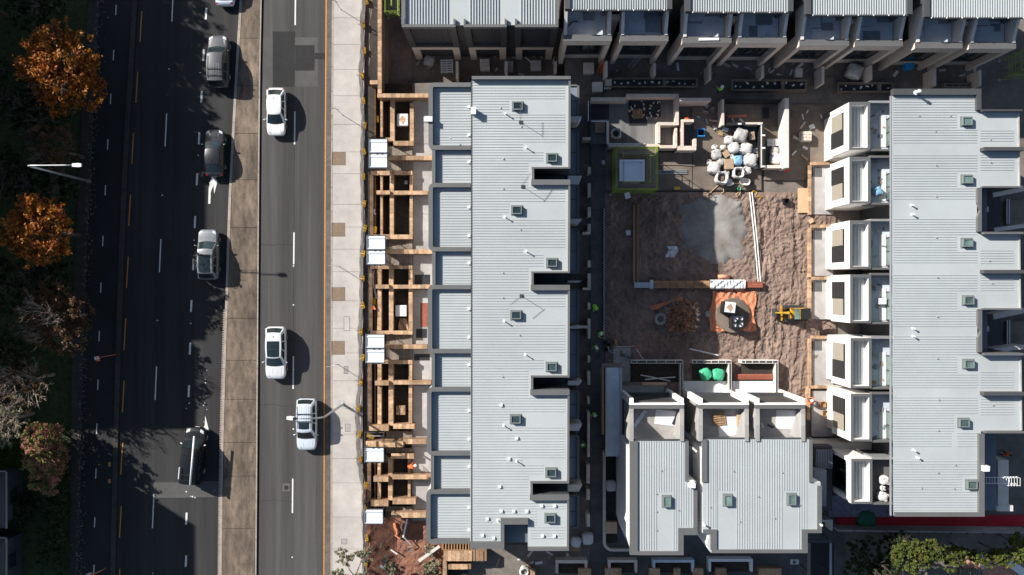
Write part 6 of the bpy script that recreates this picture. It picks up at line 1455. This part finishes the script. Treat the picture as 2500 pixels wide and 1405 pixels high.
tag(MB().grid(lambda u,v: P(1586+80*u,748-24*u+9*v*(1+math.sin(u*7)*.4))+Vector((0,0,.25+.1*math.sin(u*20+v*3))), 24, 4).build('orange_sheet', M['orange_sheet']), 'torn strip of orange plastic beside the dead tree', 'sheet')
mb = MB(); mb.grid(lambda u,v: P(1627+24*u+4*math.sin(v*5),602+27*v)+Vector((0,0,.2+.12*math.sin(u*9+v*11)*math.sin(v*5))), 10, 10); tag(mb.build('plastic_sheet', M['wrap']), 'crumpled silver plastic sheet on the dark dirt', 'plastic')
def sheet_board(label, x, y, wpx, lpx, z, m, rz=0, name='board', h=None, th=.03):
    p = P(x,y,z); return tag(MB().box((0,0,0), (S(wpx,z),S(lpx,z),th), rz=0).build(name, m), label, 'board') , p, rz
def board(label, x, y, wpx, lpx, z, m, rz=0, name='board'):
    o, p, r_ = sheet_board(label, x, y, wpx, lpx, z, m, name=name); o.location = (p.x,p.y,z+.02); o.rotation_euler = (0,0,rz)
board('plywood sheet lying on the dirt beside the second white bay', 1963,490,31,60,.3, M['ply'])
board('small plywood offcut on the mud below the plywood sheet', 1980,540,12,10,.25, M['ply'], .6)
board('white board scrap on the dark dirt beside the sleeper', 1534,569,11,12,.25, M['plaster'], .1)
board('white sheet of paper on the scaffold deck', 1532,478,13,14,3.85, M['plaster'], .25)
board('white paper beside the path near the scaffold', 1473,397,8,10,.1, M['plaster'], .1)
board('pale paper scrap on the eastern yard slab', 1982,310,13,11,.1, M['plaster'], .4)
board('long pale plank on the western roof terrace', 1562,1022,9,48,6.21, M['bluefoam'], -.62, 'plank')
board('white marbled board on the western roof terrace', 1624,1020,50,36,6.21, M['plaster'], -.1)
board('white board under the pallet on the middle roof terrace', 1787,1040,68,48,6.205, M['plaster'], .1)
board('white board on the eastern roof terrace', 1920,1025,52,46,6.21, M['plaster'], -.05)
board('dark timber offcut on the eastern roof terrace', 1881,1041,16,5,6.22, M['char'], -.4, 'offcut')
board('white timber offcut on the eastern roof terrace', 1861,1039,6,12,6.22, M['plaster'], .4, 'offcut')
board('black polythene scrap on the western roof terrace', 1650,1027,12,24,6.24, M['membrane'], -.4, 'polythene')
t = parcel(1805,1026,6.2,15,26,.4,M['card'],'torn open carton on the middle roof terrace','carton','carton',.0, flap=M['ply']); at_h(t,1805,1026,6.22)
board('yellow plank crate on the site slab below the scaffold', 1653,460,14,7,.12, M['yellow'], 0, 'plank')
board('red plastic offcut at the corner of the rendered yard wall', 1922,417,14,5,.3, M['red'], .55, 'offcut')
board('orange plastic sheet on the floor of the yard', 1799,284,46,6,.1, M['orange_sheet'], .03, 'plastic_strip')
board('black rubber mat on the floor of the yard', 1869,277,15,26,.1, M['membrane'], .03, 'mat')
board('blue tipped board lying on red dirt', 935,1385,15,6,.35, M['bluefoam'], -.5); board('dark tile beside the blue tipped board', 938,1370,11,12,.35, M['char'], .3, 'tile')
board('long sandstone coloured plank at the lowest rounded bay', 1048,1352,62,7,.6, M['offw'], .62, 'plank')
board('white batten standing on the red dirt', 989,1290,4,46,.8, M['alu'], -.22, 'batten'); board('thin grey batten fallen on the red dirt', 995,1322,3,24,.5, M['steel'], .75, 'batten'); board('short pale batten near the fence on red dirt', 962,1348,20,3.5,.4, M['offw'], -.6, 'batten')
for k,(x,y,r) in enumerate([(906,1338,.9),(943,1356,.6),(1002,1335,.2),(930,1332,1.2)]): board('small timber scrap on the red dirt corner', x,y,12,4,.33, M['timber_grey'], r, 'scrap'); 
for o in COL.objects:
    if o.get('label') == 'small timber scrap on the red dirt corner': o['group'] = 'scraps on the red dirt corner'
rope('orange netting heap on the red dirt', [(963,1278),(966,1290),(972,1300),(968,1308),(976,1314),(981,1306)], M['orange_sheet'], .16, 'netting', 'netting')
t = thing('tarp_heap','crumpled dark green tarpaulin on the red matting','tarpaulin', P(2113,1268)); MB().lathe([(1.0,.05),(.9,.35),(.6,.55),(.2,.6),(.01,.58)], (0,0,0), 22, jit=.12).build('tarp', M['tarp_green'], t, smooth=True)
t = thing('concrete_marker','square white painted mark in the lower lane','marking'); frect(t,'mark',M['plaster'],1929,1366,1950,1378,.065); frect(t,'mark_hole',M['bluestone'],1935,1369,1942,1376,.075)
# southern boundary walls
for i,(x0,x1,y0,y1,lab) in enumerate([(1357,1434,1368,1378,'brick trough wall with white rails below the long row'),(1485,1556,1368,1376,'square brick trough beside the narrow bed'),(1594,1695,1368,1376,'blue railed brick trough below the western roof'),(1730,1838,1365,1374,'white railed brick trough below the eastern roof')]):
    t = thing('brick_trough', lab, 'planter')
    for (a,b,c,d) in [(x0,y0,x1,y1-2),(x0,y1-1.8,x0+6,y1+22),(x1-6,y1-1.8,x1,y1+22)]: bx('trough_wall', M['beige_brick'] if i < 2 else M['alu'] if i == 3 else M['bluefoam'], t, a,b,c,d, .9, -.05, .9)
    bx('soil', M['soil'], t, x0+6.2,y1-1.5,x1-6.2,y1+22, .4, -.05, .4)
for (x,w_) in [(1300,10),(1427,30),(1497,38),(1598,24),(1653,14),(1705,22),(1760,24),(1880,52)]: 
    t = thing('pier','stout sandstock pier at the southern edge of the site','pier', group='sandstock piers at the southern edge'); bx('pier_body', M['brown_brick'], t, x-w_/2,1389,x+w_/2,1420, .9, -.05, .9); bx('pier_cap', M['orange_brick'], t, x-w_/2-1,1388,x+w_/2+1,1420, .9, .9, .98)
t = thing('corner_wall','stepped sandstock wall below the lowest rounded bay','wall')
for (x0,y0,x1,y1,h,m) in [(1083,1345,1160,1370,1.3,'orange_brick'),(1160.5,1345,1188,1370,1.2,'brown_brick'),(1081,1371,1092,1420,1.1,'orange_brick'),(1092.3,1378,1150,1390,1.0,'orange_brick')]: 
    bx('wall_body', M['brown_brick'], t, x0,y0,x1,y1,h,-.05,h)
    for k in range(max(1,int((x1-x0)/10))): bx('coping_brick', M[m], t, x0+k*10,y0,min(x0+k*10+9.6,x1),y1, h, h, h+.06+.01*(k%2))
for k in range(11): bx('timber_post', M['timber'], t, 1080+k*7,1329,1082.5+k*7,1344, 1.0, -.05, 1.0)
bx('soil', M['soil'], t, 1093,1391,1140,1420, .3, -.05, .2)
# narrow bed beside the south block
t = thing('garden_bed','narrow kerbed bed with rounded end beside the south block','garden bed')
pts = [(1472,1100),(1479,1100),(1479,1325)]+[(1479+16*(1-math.cos(a)),1325+16*math.sin(a)) for a in np.linspace(.2,math.pi/2,5)]+[(1545,1341),(1545,1347)]+[(1495-23*math.sin(a),1325+22*math.cos(a)) for a in np.linspace(0,math.pi/2,6)]
MB().poly(pts, .4, -.05, .4).build('kerb', M['beige_brick'], t); bx('soil', M['soil'], t, 1479.5,1112,1507,1326, .2, -.05, .12)
# covered walkway roof
t = thing('walkway_roof','long galvanised walkway roof beside the south block','canopy')
bx('roof_sheet', M['bluefoam'], t, 1478,898,1519,1115, 2.5, 2.4, 2.46)
for (x0,x1) in [(1478,1482),(1513,1519)]: bx('lip', M['steel'], t, x0,898,x1,1115, 2.5, 2.461, 2.58)
bx('end_board', M['timber_grey'], t, 1469,888,1516,896, 2.5, 2.3, 2.5); bx('side_board', M['timber'], t, 1469,897,1475,1062, 2.5, 2.2, 2.45)
for (a,b) in [(1480,902),(1516,902),(1480,1005),(1516,1005),(1480,1110),(1516,1110)]: q = P(a,b,2.4); inst('post', ubox(M['steel_dk']), t, (q.x,q.y,1.2), (.07,.07,2.4))
# chain barrier along the path
t = thing('tape_barrier','black and white striped kerb barrier along the dark path','barrier'); bx('base_rail', M['black'], t, 1472.5,506,1477.5,828, .3, .05, .32)
for k in range(46):
    for s_ in (0,1): bx('white_stripe', M['plaster'], t, 1473.2+s_*2.2,508+k*7+s_*3.5,1474.6+s_*2.2,511.6+k*7+s_*3.5, .3, .321, .335)
# low walls along the path in front of the long row
for (x0,y0,x1,y1) in [(1435,408,1442,424),(1435,448,1442,480),(1435,506,1442,530),(1435,547,1442,566),(1435,636,1442,653),(1435,668,1442,702),(1435,740,1441,756),(1435,779,1441,827),(1435,870,1441,885),(1434,908,1441,940),(1434,971,1440,987),(1434,1007,1440,1116),(1432,1134,1440,1181),(1432,1195,1440,1221),(1433,1256,1440,1286),(1422,567,1442,572),(1422,703,1442,708.5),(1408,796,1434.5,802),(1422,336,1442,342)]:
    simple_wall('short pale brick courtyard wall along the dark path behind the long row', x0,y0,x1,y1, 1.5, M['beige_brick'], group='courtyard walls along the dark path')
# white tool stand beside the path
t = thing('mixer_stand','white folding stand with black buckets beside the path','stand', P(1487,858))
for a in (-.5,.6,1.8): MB().tube([(0,0,.1),(math.cos(a)*.9,math.sin(a)*.5,.9)], .03, 6).build('leg', M['alu'], t)
for (x,y) in [(-.4,.9),(-.1,.6),(-.35,.2)]: MB().lathe([(.17,0),(.2,.32),(.17,.32),(.12,.06)], (x,y,.05), 14).build('bucket', M['black'], t)
MB().box((.55,.9,.5), (.25,.5,.9), rz=.1).build('bin', M['timber'], t)
t = thing('safety_chain','red and white safety chain on a red post south of the dirt court','chain'); MB().lathe([(.18,0),(.18,.05),(.05,.08),(.05,.9),(.12,.95)], P(1549,845), 10).build('post', M['red'], t)
MB().tube([P(1497,846,.8),P(1522,847,.6),P(1549,845,.9),P(1560,862,.6),P(1570,878,.7)], .03, 5).build('chain', M['plaster'], t)

# ================================================================ LIME SCAFFOLDS
def scaffold(label, x0, y0, x1, y1, levels, inner=None):
    t = thing('scaffold', label, 'scaffold'); a, b = P(x0,y1), P(x1,y0); xs = np.linspace(a.x,b.x,3); ys = np.linspace(a.y,b.y,3); top = levels[-1]+1.05
    ring_ = [(x,y) for x in xs for y in ys if not (x == xs[1] and y == ys[1])]
    ins = .62; xi = [a.x+ins,b.x-ins]; yi = [a.y+ins,b.y-ins]
    for (x,y) in ring_ + [(x,y) for x in xi for y in yi]: MB().tube([(x,y,0),(x,y,top)], .032, 7).build('standard', M['scaf'], t)
    for z in levels:
        for zz in (z, z+.5, z+1.0):
            for y in (a.y,b.y): MB().tube([(a.x-.12,y,zz),(b.x+.12,y,zz)], .026, 6).build('ledger', M['scaf'], t)
            for x in (a.x,b.x): MB().tube([(x,a.y-.12,zz),(x,b.y+.12,zz)], .026, 6).build('ledger', M['scaf'], t)
        for y in yi: MB().tube([(xi[0]-.1,y,z+1.0),(xi[1]+.1,y,z+1.0)], .028, 6).build('guard_rail', M['scaf'], t)
        for x in xi: MB().tube([(x,yi[0]-.1,z+1.0),(x,yi[1]+.1,z+1.0)], .028, 6).build('guard_rail', M['scaf'], t)
        for (c,s_) in [(((a.x+b.x)/2,a.y+ins/2),(b.x-a.x,ins-.08)),(((a.x+b.x)/2,b.y-ins/2),(b.x-a.x,ins-.08)),((a.x+ins/2,(a.y+b.y)/2),(ins-.08,b.y-a.y-2*ins)),((b.x-ins/2,(a.y+b.y)/2),(ins-.08,b.y-a.y-2*ins))]:
            nb_ = 3
            for k in range(nb_):
                lx = s_[0] > s_[1]; w_ = (s_[1] if lx else s_[0])/nb_
                inst('deck_plank', ubox(M['timber_grey']), t, (c[0]+(0 if lx else (k-1)*w_),c[1]+((k-1)*w_ if lx else 0),z-.03), (s_[0],w_*.92,.04) if lx else (w_*.92,s_[1],.04))
    for (x,y) in ((a.x,a.y),(b.x,a.y),(a.x,b.y),(b.x,b.y)): MB().lathe([(.12,0),(.12,.02),(.04,.03),(.04,.1)], (x,y,.02), 8).build('base_jack', M['steel'], t)
    for (y, s_) in ((a.y,1),(b.y,-1)): MB().tube([(a.x,y-.05*s_,.3),(b.x,y-.05*s_,levels[0])], .024, 6).build('brace', M['scaf'], t)
    return t
scaffold('lime green scaffold tower surrounding the pale blue topped shaft', 1490,380,1584,476, [1.9,3.8])
t = thing('lift_shaft','square shaft capped with a pale blue tray inside the lime scaffold','shaft'); bx('shaft_wall', M['concrete'], t, 1515,394,1570,440, 4.6, -.05, 4.4)
bx('tray', M['blue_sheet'], t, 1512,391,1573,443, 4.6, 4.4, 4.6)
for (x0,y0,x1,y1) in [(1512,391,1573,395.5),(1512,438.5,1573,443),(1512,395.7,1517,438.3),(1568,395.7,1573,438.3)]: bx('tray_rim', M['blue_sheet'], t, x0,y0,x1,y1, 4.6, 4.601, 4.80)
scaffold('lime green scaffold at the end of the portal townhouses', 2440,150,2530,196, [1.5,3.4,5.2])
scaffold('narrow lime scaffold bay beside the tall retaining wall', 948,-30,978,45, [1.0])
# bundle of scaffold tubes and a timber pole on the site slab
for k,(y0,y1) in enumerate([(417,416),(421,420),(425,424)]): rope('galvanised scaffold tube in a bundle beside the lime scaffold', [(1600,y0),(1640,(y0+y1)/2),(1678,y1)], M['steel'], .05, 'scaffold_tube', 'tube')['group'] = 'bundle of scaffold tubes'
rope('long thin timber pole lying on the site slab', [(1600,402),(1650,403),(1697,405)], M['timber_grey'], .035, 'timber_pole', 'pole')

# ================================================================ MINI EXCAVATOR
t = thing('mini_excavator','yellow mini excavator with black canopy beside the garden terraces','excavator', P(1936,765)+Vector((0,0,.12)), .02)
for s_ in (-1,1):
    mb = MB(); mb.prism([(-1.0,-.15),(.95,-.15),(.95,.15),(-1.0,.15)], .08, .46); o = mb.build('track', M['rubber'], t); o.location = (-.05,s_*.62,0); md = o.modifiers.new('b','BEVEL'); md.width = .14; md.segments = 3
    for k in range(12): inst('track_pad', ubox(M['steel_dk']), o, (-.88+k*.158,0,.47), (.09,.3,.03))
MB().box((0,0,.40), (.8,.9,.2)).build('undercarriage', M['steel_dk'], t)
mb = MB(); mb.prism([(-.55,-.52),(.75,-.52),(1.05,-.42),(1.18,-.2),(1.2,0),(1.18,.2),(1.05,.42),(.75,.52),(-.55,.52)], .55, 1.15); o = mb.build('house', M['machine'], t); md = o.modifiers.new('b','BEVEL'); md.width = .06; md.segments = 3
MB().box((.30,0,2.28), (1.05,1.0,.07)).build('canopy', M['black'], t); MB().box((-.42,0,2.25), (.45,.98,.06)).build('canopy_glass', M['glass_green'], t)
for (x,y) in ((-.6,-.46),(-.6,.46),(.8,-.46),(.8,.46)): MB().tube([(x,y,1.1),(x,y,2.25)], .035, 6).build('canopy_post', M['black'], t)
MB().box((.25,0,1.35), (.5,.5,.4)).build('seat', M['black'], t); MB().box((-.17,0,2.33), (.08,.98,.02)).build('canopy_stripe', M['machine'], t)
MB().tube([(-.6,.1,.8),(-1.1,.1,1.9),(-1.55,.1,1.75)], [.12,.13,.09], 6).build('boom', M['machine'], t); MB().tube([(-1.55,.1,1.8),(-1.95,.1,.8)], [.1,.07], 6).build('dipper', M['machine'], t)
MB().tube([(-.75,.1,1.1),(-1.2,.1,1.7)], .05, 6).build('ram', M['steel'], t)
mb = MB(); mb.add([(-2.05,-.3,.75),(-1.85,-.3,.75),(-1.75,-.3,.35),(-2.15,-.3,.3),(-2.05,.5,.75),(-1.85,.5,.75),(-1.75,.5,.35),(-2.15,.5,.3)],[(0,1,2,3),(7,6,5,4),(0,4,5,1),(1,5,6,2),(2,6,7,3),(3,7,4,0)]); mb.build('bucket', M['steel_dk'], t)
mb = MB(); mb.box((-1.28,0,.35), (.1,1.35,.42)); mb.build('blade', M['machine'], t); MB().box((-1.12,.45,.3), (.4,.1,.12)).build('blade_arm', M['machine'], t); MB().box((-1.12,-.45,.3), (.4,.1,.12)).build('blade_arm', M['machine'], t)
t = thing('black_bucket','square black bucket standing on the mud','bucket', P(1916,493)+Vector((0,0,.12)))
for s_ in (-1,1): MB().box((s_*.24,0,.2), (.06,.54,.4)).build('side', M['black'], t); MB().box((0,s_*.24,.2), (.41,.06,.4)).build('side', M['black'], t)
MB().box((0,0,.04), (.41,.41,.05)).build('base', M['black'], t)
for (x,y,r,lab) in [(2004,986,.1,'open timber box on the bare garden terrace'),(2010,1008,-.05,'timber box holding grey tools on the bare garden terrace')]:
    t = thing('timber_box',lab,'box',P(x,y)+Vector((0,0,.26)),r)
    for s_ in (-1,1): MB().box((s_*.25,0,.15), (.04,.54,.3)).build('side', M['timber'], t); MB().box((0,s_*.25,.15), (.45,.04,.3)).build('side', M['timber'], t)
    MB().box((0,0,.03), (.45,.45,.03)).build('base', M['timber'], t)
# loose offcuts lying about the shaded yards and lanes
rnd = random.Random(77)
for (x0,y0,x1,y1,z,n,lab,grp) in [(1010,128,1360,186,-2.0,22,'small offcut lying in the sunken front yards','offcuts in the sunken yards'),(1480,150,2380,188,-.14,40,'small offcut lying in the shaded front yards','offcuts in the front yards'),(1700,260,1850,298,.045,12,'small offcut lying on the yard slab behind the bulk bags','offcuts on the yard slab'),(1935,270,2025,395,.045,12,'small offcut lying on the eastern yard slab','offcuts on the eastern slab'),(1210,1350,1420,1384,.0,14,'small offcut lying in the lower yard','offcuts in the lower yard')]:
    for k in range(n):
        p = P(rnd.uniform(x0,x1),rnd.uniform(y0,y1),z); m_ = rnd.choice([M['timber_grey'],M['plaster'],M['card'],M['steel'],M['beige_brick']])
        o = tag(inst('offcut', ubox(m_), None, (p.x,p.y,z+.04), (rnd.uniform(.1,.28),rnd.uniform(.2,.9),.07), rnd.uniform(0,3)), lab, 'offcut', grp)
# clutter on the roof terraces of the east row
for i,(a,b,kind) in enumerate(BAYS[:6]):
    for k in range(7):
        p = P(rnd.uniform(2125,2160),rnd.uniform(a+10,b-10),6.3); m_ = rnd.choice([M['plaster'],M['card'],M['steel'],M['board_dk']])
        tag(inst('offcut', ubox(m_), None, (p.x,p.y,6.32), (rnd.uniform(.1,.35),rnd.uniform(.15,.6),.06), rnd.uniform(0,3)), 'small offcut lying on a roof terrace of the east row', 'offcut', 'offcuts on the east row terraces')
# rubble scattered over the dirt (uncountable)
mb = MB(); rnd = random.Random(12)
for k in range(1700):
    x, y = rnd.uniform(1482,1970), rnd.uniform(475,872)
    if 1660 < x < 1822 and 480 < y < 640: continue
    s_ = rnd.uniform(.03,.10)*(1.6 if rnd.random() < .06 else 1); p = P(x,y)+Vector((0,0,.10+s_*.2))
    vs = [p+Vector((rnd.uniform(.6,1)*s_*a,rnd.uniform(.6,1)*s_*b,rnd.uniform(.5,1)*s_*c)) for (a,b,c) in ((1,0,0),(-1,0,0),(0,1,0),(0,-1,0),(0,0,1),(0,0,-1))]
    mb.add(vs,[(0,2,4),(2,1,4),(1,3,4),(3,0,4),(2,0,5),(1,2,5),(3,1,5),(0,3,5)])
tag(mb.build('rubble', M['stone_bits']), 'small pale stones scattered over the dirt court', 'rubble', kind='stuff')

# ================================================================ PEOPLE
def person(label, x, y, rz, top, pose='stand', z=.03, helmet=True, vest=None):
    loc = P(x,y,1.3); t = thing('person', label, 'person', (loc.x,loc.y,z), rz)
    J = {}                                             # joints: local, facing +Y
    if pose == 'stand': hip, ch, nk, hd = (0,0,.93), (0,.03,1.28), (0,.05,1.48), (0,.08,1.62)
    elif pose == 'bend': hip, ch, nk, hd = (0,-.12,.86), (0,.24,1.05), (0,.42,1.08), (0,.56,1.05)
    else: hip, ch, nk, hd = (0,-.10,.42), (0,.10,.75), (0,.22,.92), (0,.32,1.00)
    V = [hip, ((hip[0]+ch[0])/2,(hip[1]+ch[1])/2,(hip[2]+ch[2])/2), ch, nk, hd, (hd[0],hd[1]+.02,hd[2]+.11)]; Rr = [.15,.145,.165,.06,.085,.07]; E = [(0,1),(1,2),(2,3),(3,4),(4,5)]
    def chain(root, pts, rs):
        prev = root
        for p_, r_ in zip(pts, rs): V.append(p_); Rr.append(r_); E.append((prev, len(V)-1)); prev = len(V)-1
        return prev
    for s_ in (-1,1):
        if pose == 'stand': lg = [(s_*.10,0,.85),(s_*.12,.05+.1*s_,.48),(s_*.12,-.02+.12*s_,.09),(s_*.13,.12+.12*s_,.05)]
        elif pose == 'bend': lg = [(s_*.11,-.1,.78),(s_*.14,.02,.46),(s_*.14,-.08,.09),(s_*.15,.08,.05)]
        else: lg = [(s_*.12,-.05,.42),(s_*.2,.32,.45),(s_*.16,.08,.10),(s_*.16,.24,.05)]
        chain(0, lg, [.10,.07,.05,.05])
        sh = (ch[0]+s_*.19, ch[1]+.03, ch[2]+.10)
        if pose == 'stand': ar = [sh,(s_*.28,.10,1.12),(s_*.24,.34,1.02)]
        elif pose == 'bend': ar = [sh,(s_*.26,.38,.80),(s_*.16,.52,.55)]
        else: ar = [sh,(s_*.28,.34,.62),(s_*.14,.52,.45)]
        d = (Vector(ar[2])-Vector(ar[1])).normalized(); palm = Vector(ar[2])+d*.08
        last = chain(2, ar+[tuple(palm)], [.06,.048,.035,.032])
        side = Vector((1,0,0))
        for k in range(4): f0 = palm + side*(-.027+.018*k) + d*.05; f1 = f0 + d*(.03+.006*(1.5-abs(k-1.5))) + Vector((0,0,-.015)); chain(last, [tuple(f0),tuple(f1)], [.010,.008])
        th = palm - side*s_*.05 + d*.02; chain(last, [tuple(th)], [.010])
    me = bpy.data.meshes.new('person_body'); me.from_pydata(V, E, []); o = bpy.data.objects.new('body', me); COL.objects.link(o)
    sk = o.modifiers.new('skin','SKIN'); 
    for i, r_ in enumerate(Rr): me.skin_vertices[0].data[i].radius = (r_*(1.15 if i in (0,1,2) else 1), r_)
    me.skin_vertices[0].data[0].use_root = True
    sb = o.modifiers.new('sub','SUBSURF'); sb.levels = 1; sb.render_levels = 1
    dg = bpy.context.evaluated_depsgraph_get(); ev = bpy.data.meshes.new_from_object(o.evaluated_get(dg)); bpy.data.objects.remove(o)
    for m_ in (top, M['navy'], M['skin'], M['black']): ev.materials.append(m_)
    hv = Vector(hd); cv = Vector(ch)
    for f in ev.polygons:
        c = f.center; f.use_smooth = True
        if (c-hv).length < .19 and (c-Vector(nk)).length > .07 and c.z > nk[2]-.06 or (pose == 'bend' and (c-hv).length < .14): f.material_index = 2
        elif c.z < .10: f.material_index = 3
        elif pose == 'stand' and c.z < .88 and abs(c.x) < .25 and c.y < .28: f.material_index = 1
        elif pose == 'bend' and (c.y < .05 and c.z < .84): f.material_index = 1
        elif pose == 'crouch' and c.z < .5 and c.y < .45 and abs(c.x) < .3: f.material_index = 1
        else:
            f.material_index = 0
            for s_ in (-1,1):
                hnd = Vector((s_*.24,.40,1.0) if pose == 'stand' else (s_*.15,.55,.5) if pose == 'bend' else (s_*.13,.55,.42))
                if (c-hnd).length < .13: f.material_index = 2
    bo = bpy.data.objects.new('body', ev); COL.objects.link(bo); bo.parent = t
    fwd = Vector((0,1,0)) if pose != 'bend' else Vector((0,.5,-.85))
    f = MB(); f.lathe([(.014,-.02),(.022,0),(.004,.03)], hv+fwd*.095+Vector((0,0,.03)), 6); f.build('nose', M['skin'], t)
    for s_ in (-1,1): MB().lathe([(.012,-.01),(.014,0),(.01,.01)], hv+fwd*.085+Vector((s_*.033,0,.06)), 6).build('eye', M['black'], t); MB().lathe([(.012,-.03),(.02,0),(.012,.03)], hv+Vector((s_*.088,0,.05)), 6).build('ear', M['skin'], t)
    MB().box(hv+fwd*.088+Vector((0,0,-.02)), (.05,.012,.012)).build('mouth', M['red_timber'], t)
    up = Vector((0,0,1)) if pose != 'bend' else Vector((0,.6,.8)); hp = hv + up*.07
    if helmet:
        Mx = up.to_track_quat('Z','Y').to_matrix(); MB().lathe([(.16,0),(.155,.015),(.128,.02),(.125,.07),(.10,.125),(.05,.15),(.005,.155)], hp, 16, M=Mx).build('helmet', M['helmet'], t, smooth=True)
    else: MB().lathe([(.10,-.04),(.105,.02),(.08,.08),(.01,.10)], hp, 12).build('hair', M['navy'], t, smooth=True)
    return t
person('worker in lime shirt and white helmet standing in the cross lane', 1761,217,.3, M['hivis'])
person('worker in lime shirt bending over beside the dark path', 1452,747,-2.8, M['hivis'], 'bend', helmet=False, z=.06)
person('worker in lime vest and white helmet beside the striped barrier', 1464,814,-2.3, M['hivis'], z=.06)
person('worker in lime vest and white helmet near the black buckets', 1456,848,2.6, M['hivis'], z=.06)
person('worker in lime shirt and white helmet walking the path by the walkway roof', 1451,1011,3.0, M['hivis'], z=.06)
person('worker in lime shirt crouching behind a courtyard wall of the long row', 1430,1092,1.0, M['hivis'], 'crouch', z=.0)
person('worker in orange shirt bending over a soil bed in the street gardens', 999,1141,-1.3, M['hivis_or'], 'bend', z=.3)
person('worker in orange shirt bending beside the brick pit', 1682,287,2.4, M['hivis_or'], 'bend', z=.0, helmet=False)
person('worker in orange shirt crouching on the bare garden terrace', 1989,984,.9, M['hivis_or'], 'crouch', z=.25)
person('worker in orange shirt standing in the yard of the east row', 2462,1112,.5, M['hivis_or'], z=.0, helmet=False)
# pink terrace corner
t = thing('pink_terrace','pink tiled terrace beyond the tree line','terrace')
for i in range(11):
    for j in range(4): bx('tile', M['pink_tile'], t, 2355+i*14,1366+j*12,2368.4+i*14,1377.4+j*12, .1, -.1, .10+.006*((i*3+j)%3))
t = thing('slatted_panel','white slatted panel standing at the edge of the pink terrace','panel')
for k in range(12): MB().beam(P(2386+k*.9,1356+k*3.2,.9),P(2403,1352+k*3.2,1.3),.05,.04).build('slat', M['alu'], t)
t = thing('timber_grille','dark timber grille lying on the pink terrace','grille')
for k in range(12): bx('bar', M['timber_grey'], t, 2345+k*4.6,1390,2348+k*4.6,1420, .3, .12, .3)
t = thing('sun_lounge','white framed lounge on the pink terrace','lounge', P(2478,1385)+Vector((0,0,.1)), -.6); MB().box((0,0,.35), (2.0,.75,.12)).build('mattress', M['alu'], t)
for s_ in (-1,1): MB().box((0,s_*.42,.28), (2.1,.06,.10)).build('side_rail', M['bluegrey'], t); MB().box((s_*.85,0,.12), (.06,.7,.24)).build('leg', M['bluegrey'], t)
# low enclosure at the lower right of the south block
t = thing('carport','open dark carport frame beside the tree line','carport')
for (x0,y0,x1,y1,m) in [(1975,1318,2035,1326,'cap_dk'),(2026,1326.5,2031,1420,'steel'),(1972,1326.5,1979,1420,'timber_grey')]: bx('beam', M[m], t, x0,y0,x1,y1, 2.4, 2.25, 2.4)
for (a,b) in [(1977,1322),(2030,1322),(2030,1400),(1977,1400)]: q = P(a,b,2.3); inst('post', ubox(M['steel_dk']), t, (q.x,q.y,1.12), (.1,.1,2.24))
bx('floor', M['membrane'], t, 1976,1326,2036,1420, .1, .035, .08)
t = thing('side_enclosure','rendered bin enclosure below the lean to','enclosure')
for (x0,y0,x1,y1) in [(2008,1270,2033,1275),(2028,1275.3,2033,1296)]: bx('wall_body', M['offw'], t, x0,y0,x1,y1, 1.4, -.05, 1.4)

# ================================================================ WEST HOUSES AND APARTMENT BLOCKS (shade the road)
def block_of_flats(label, gx1, gy0, gy1, h, wpx=520):
    t = thing('apartment_building', label, 'building'); a, b = P(gx1-wpx,gy1), P(gx1,gy0)
    MB().box(((a.x+b.x)/2,(a.y+b.y)/2,(h-.5)/2), (b.x-a.x,b.y-a.y,h-.5)).build('wall', M['brown_brick'], t)
    MB().box(((a.x+b.x)/2,(a.y+b.y)/2,h-.4), (b.x-a.x-.6,b.y-a.y-.6,.2)).build('roof', M['concrete'], t)
    for s_, xx in ((1,b.x-.15),(-1,a.x+.15)): MB().box((xx,(a.y+b.y)/2,h-.25), (.3,b.y-a.y-.62,.5)).build('parapet', M['concrete'], t)
    for yy in (a.y+.15,b.y-.15): MB().box(((a.x+b.x)/2,yy,h-.25), (b.x-a.x,.3,.5)).build('parapet', M['concrete'], t)
    n = max(2,int((b.y-a.y)/3.4))
    for fl in range(int(h/3.1)):
        for k in range(n): window(t, (b.x,a.y+(b.y-a.y)*(k+.5)/n,1.9+fl*3.1), (1,0), 1.6, 1.4)
block_of_flats('brown brick apartment block west of the deep orange tree', -200,-10,388, 20)
block_of_flats('brown brick apartment block west of the bare grey trees', -224,400,604, 20)
block_of_flats('brown brick apartment block beyond the shaded houses', -226,839,1300, 20)
block_of_flats('unseen brown brick block added to shade the road by the bright orange tree', -296,-436,-14, 20)  # unseen block added to deepen the tree shade on the upper road
for i,(x0,y0,x1,y1,h,lab) in enumerate([(-180,1160,-6,1300,4.6,'shaded house with a dark roof and white gutter by the hedge'),(-180,1325,-6,1460,4.4,'second shaded house with white gutter at the lower edge')]):
    t = thing('house', lab, 'house'); a, b = P(x0,y1,h), P(x1,y0,h); cx, cy, sx, sy = (a.x+b.x)/2,(a.y+b.y)/2,b.x-a.x,b.y-a.y
    MB().box((cx,cy,(h-1.3)/2), (sx-.8,sy-.8,h-1.3)).build('wall', M['char'], t)
    mb = MB(); z0, z1 = h-1.2, h+.4; vs = [(a.x,a.y,z0),(b.x,a.y,z0),(b.x,b.y,z0),(a.x,b.y,z0),(a.x,cy,z1),(b.x-1.2,cy,z1)]
    mb.add(vs,[(0,1,5,4),(1,2,5),(2,3,4,5),(3,0,4),(3,2,1,0)]).build('roof', M['char'], t)
    MB().box((b.x+.06,cy,z0), (.12,sy,.12)).build('gutter', M['grey_render'], t); MB().box((cx,b.y+.06,z0), (sx,.12,.12)).build('gutter', M['grey_render'], t)
    window(t, (b.x-.4,cy,1.6), (1,0), 1.5, 1.3)
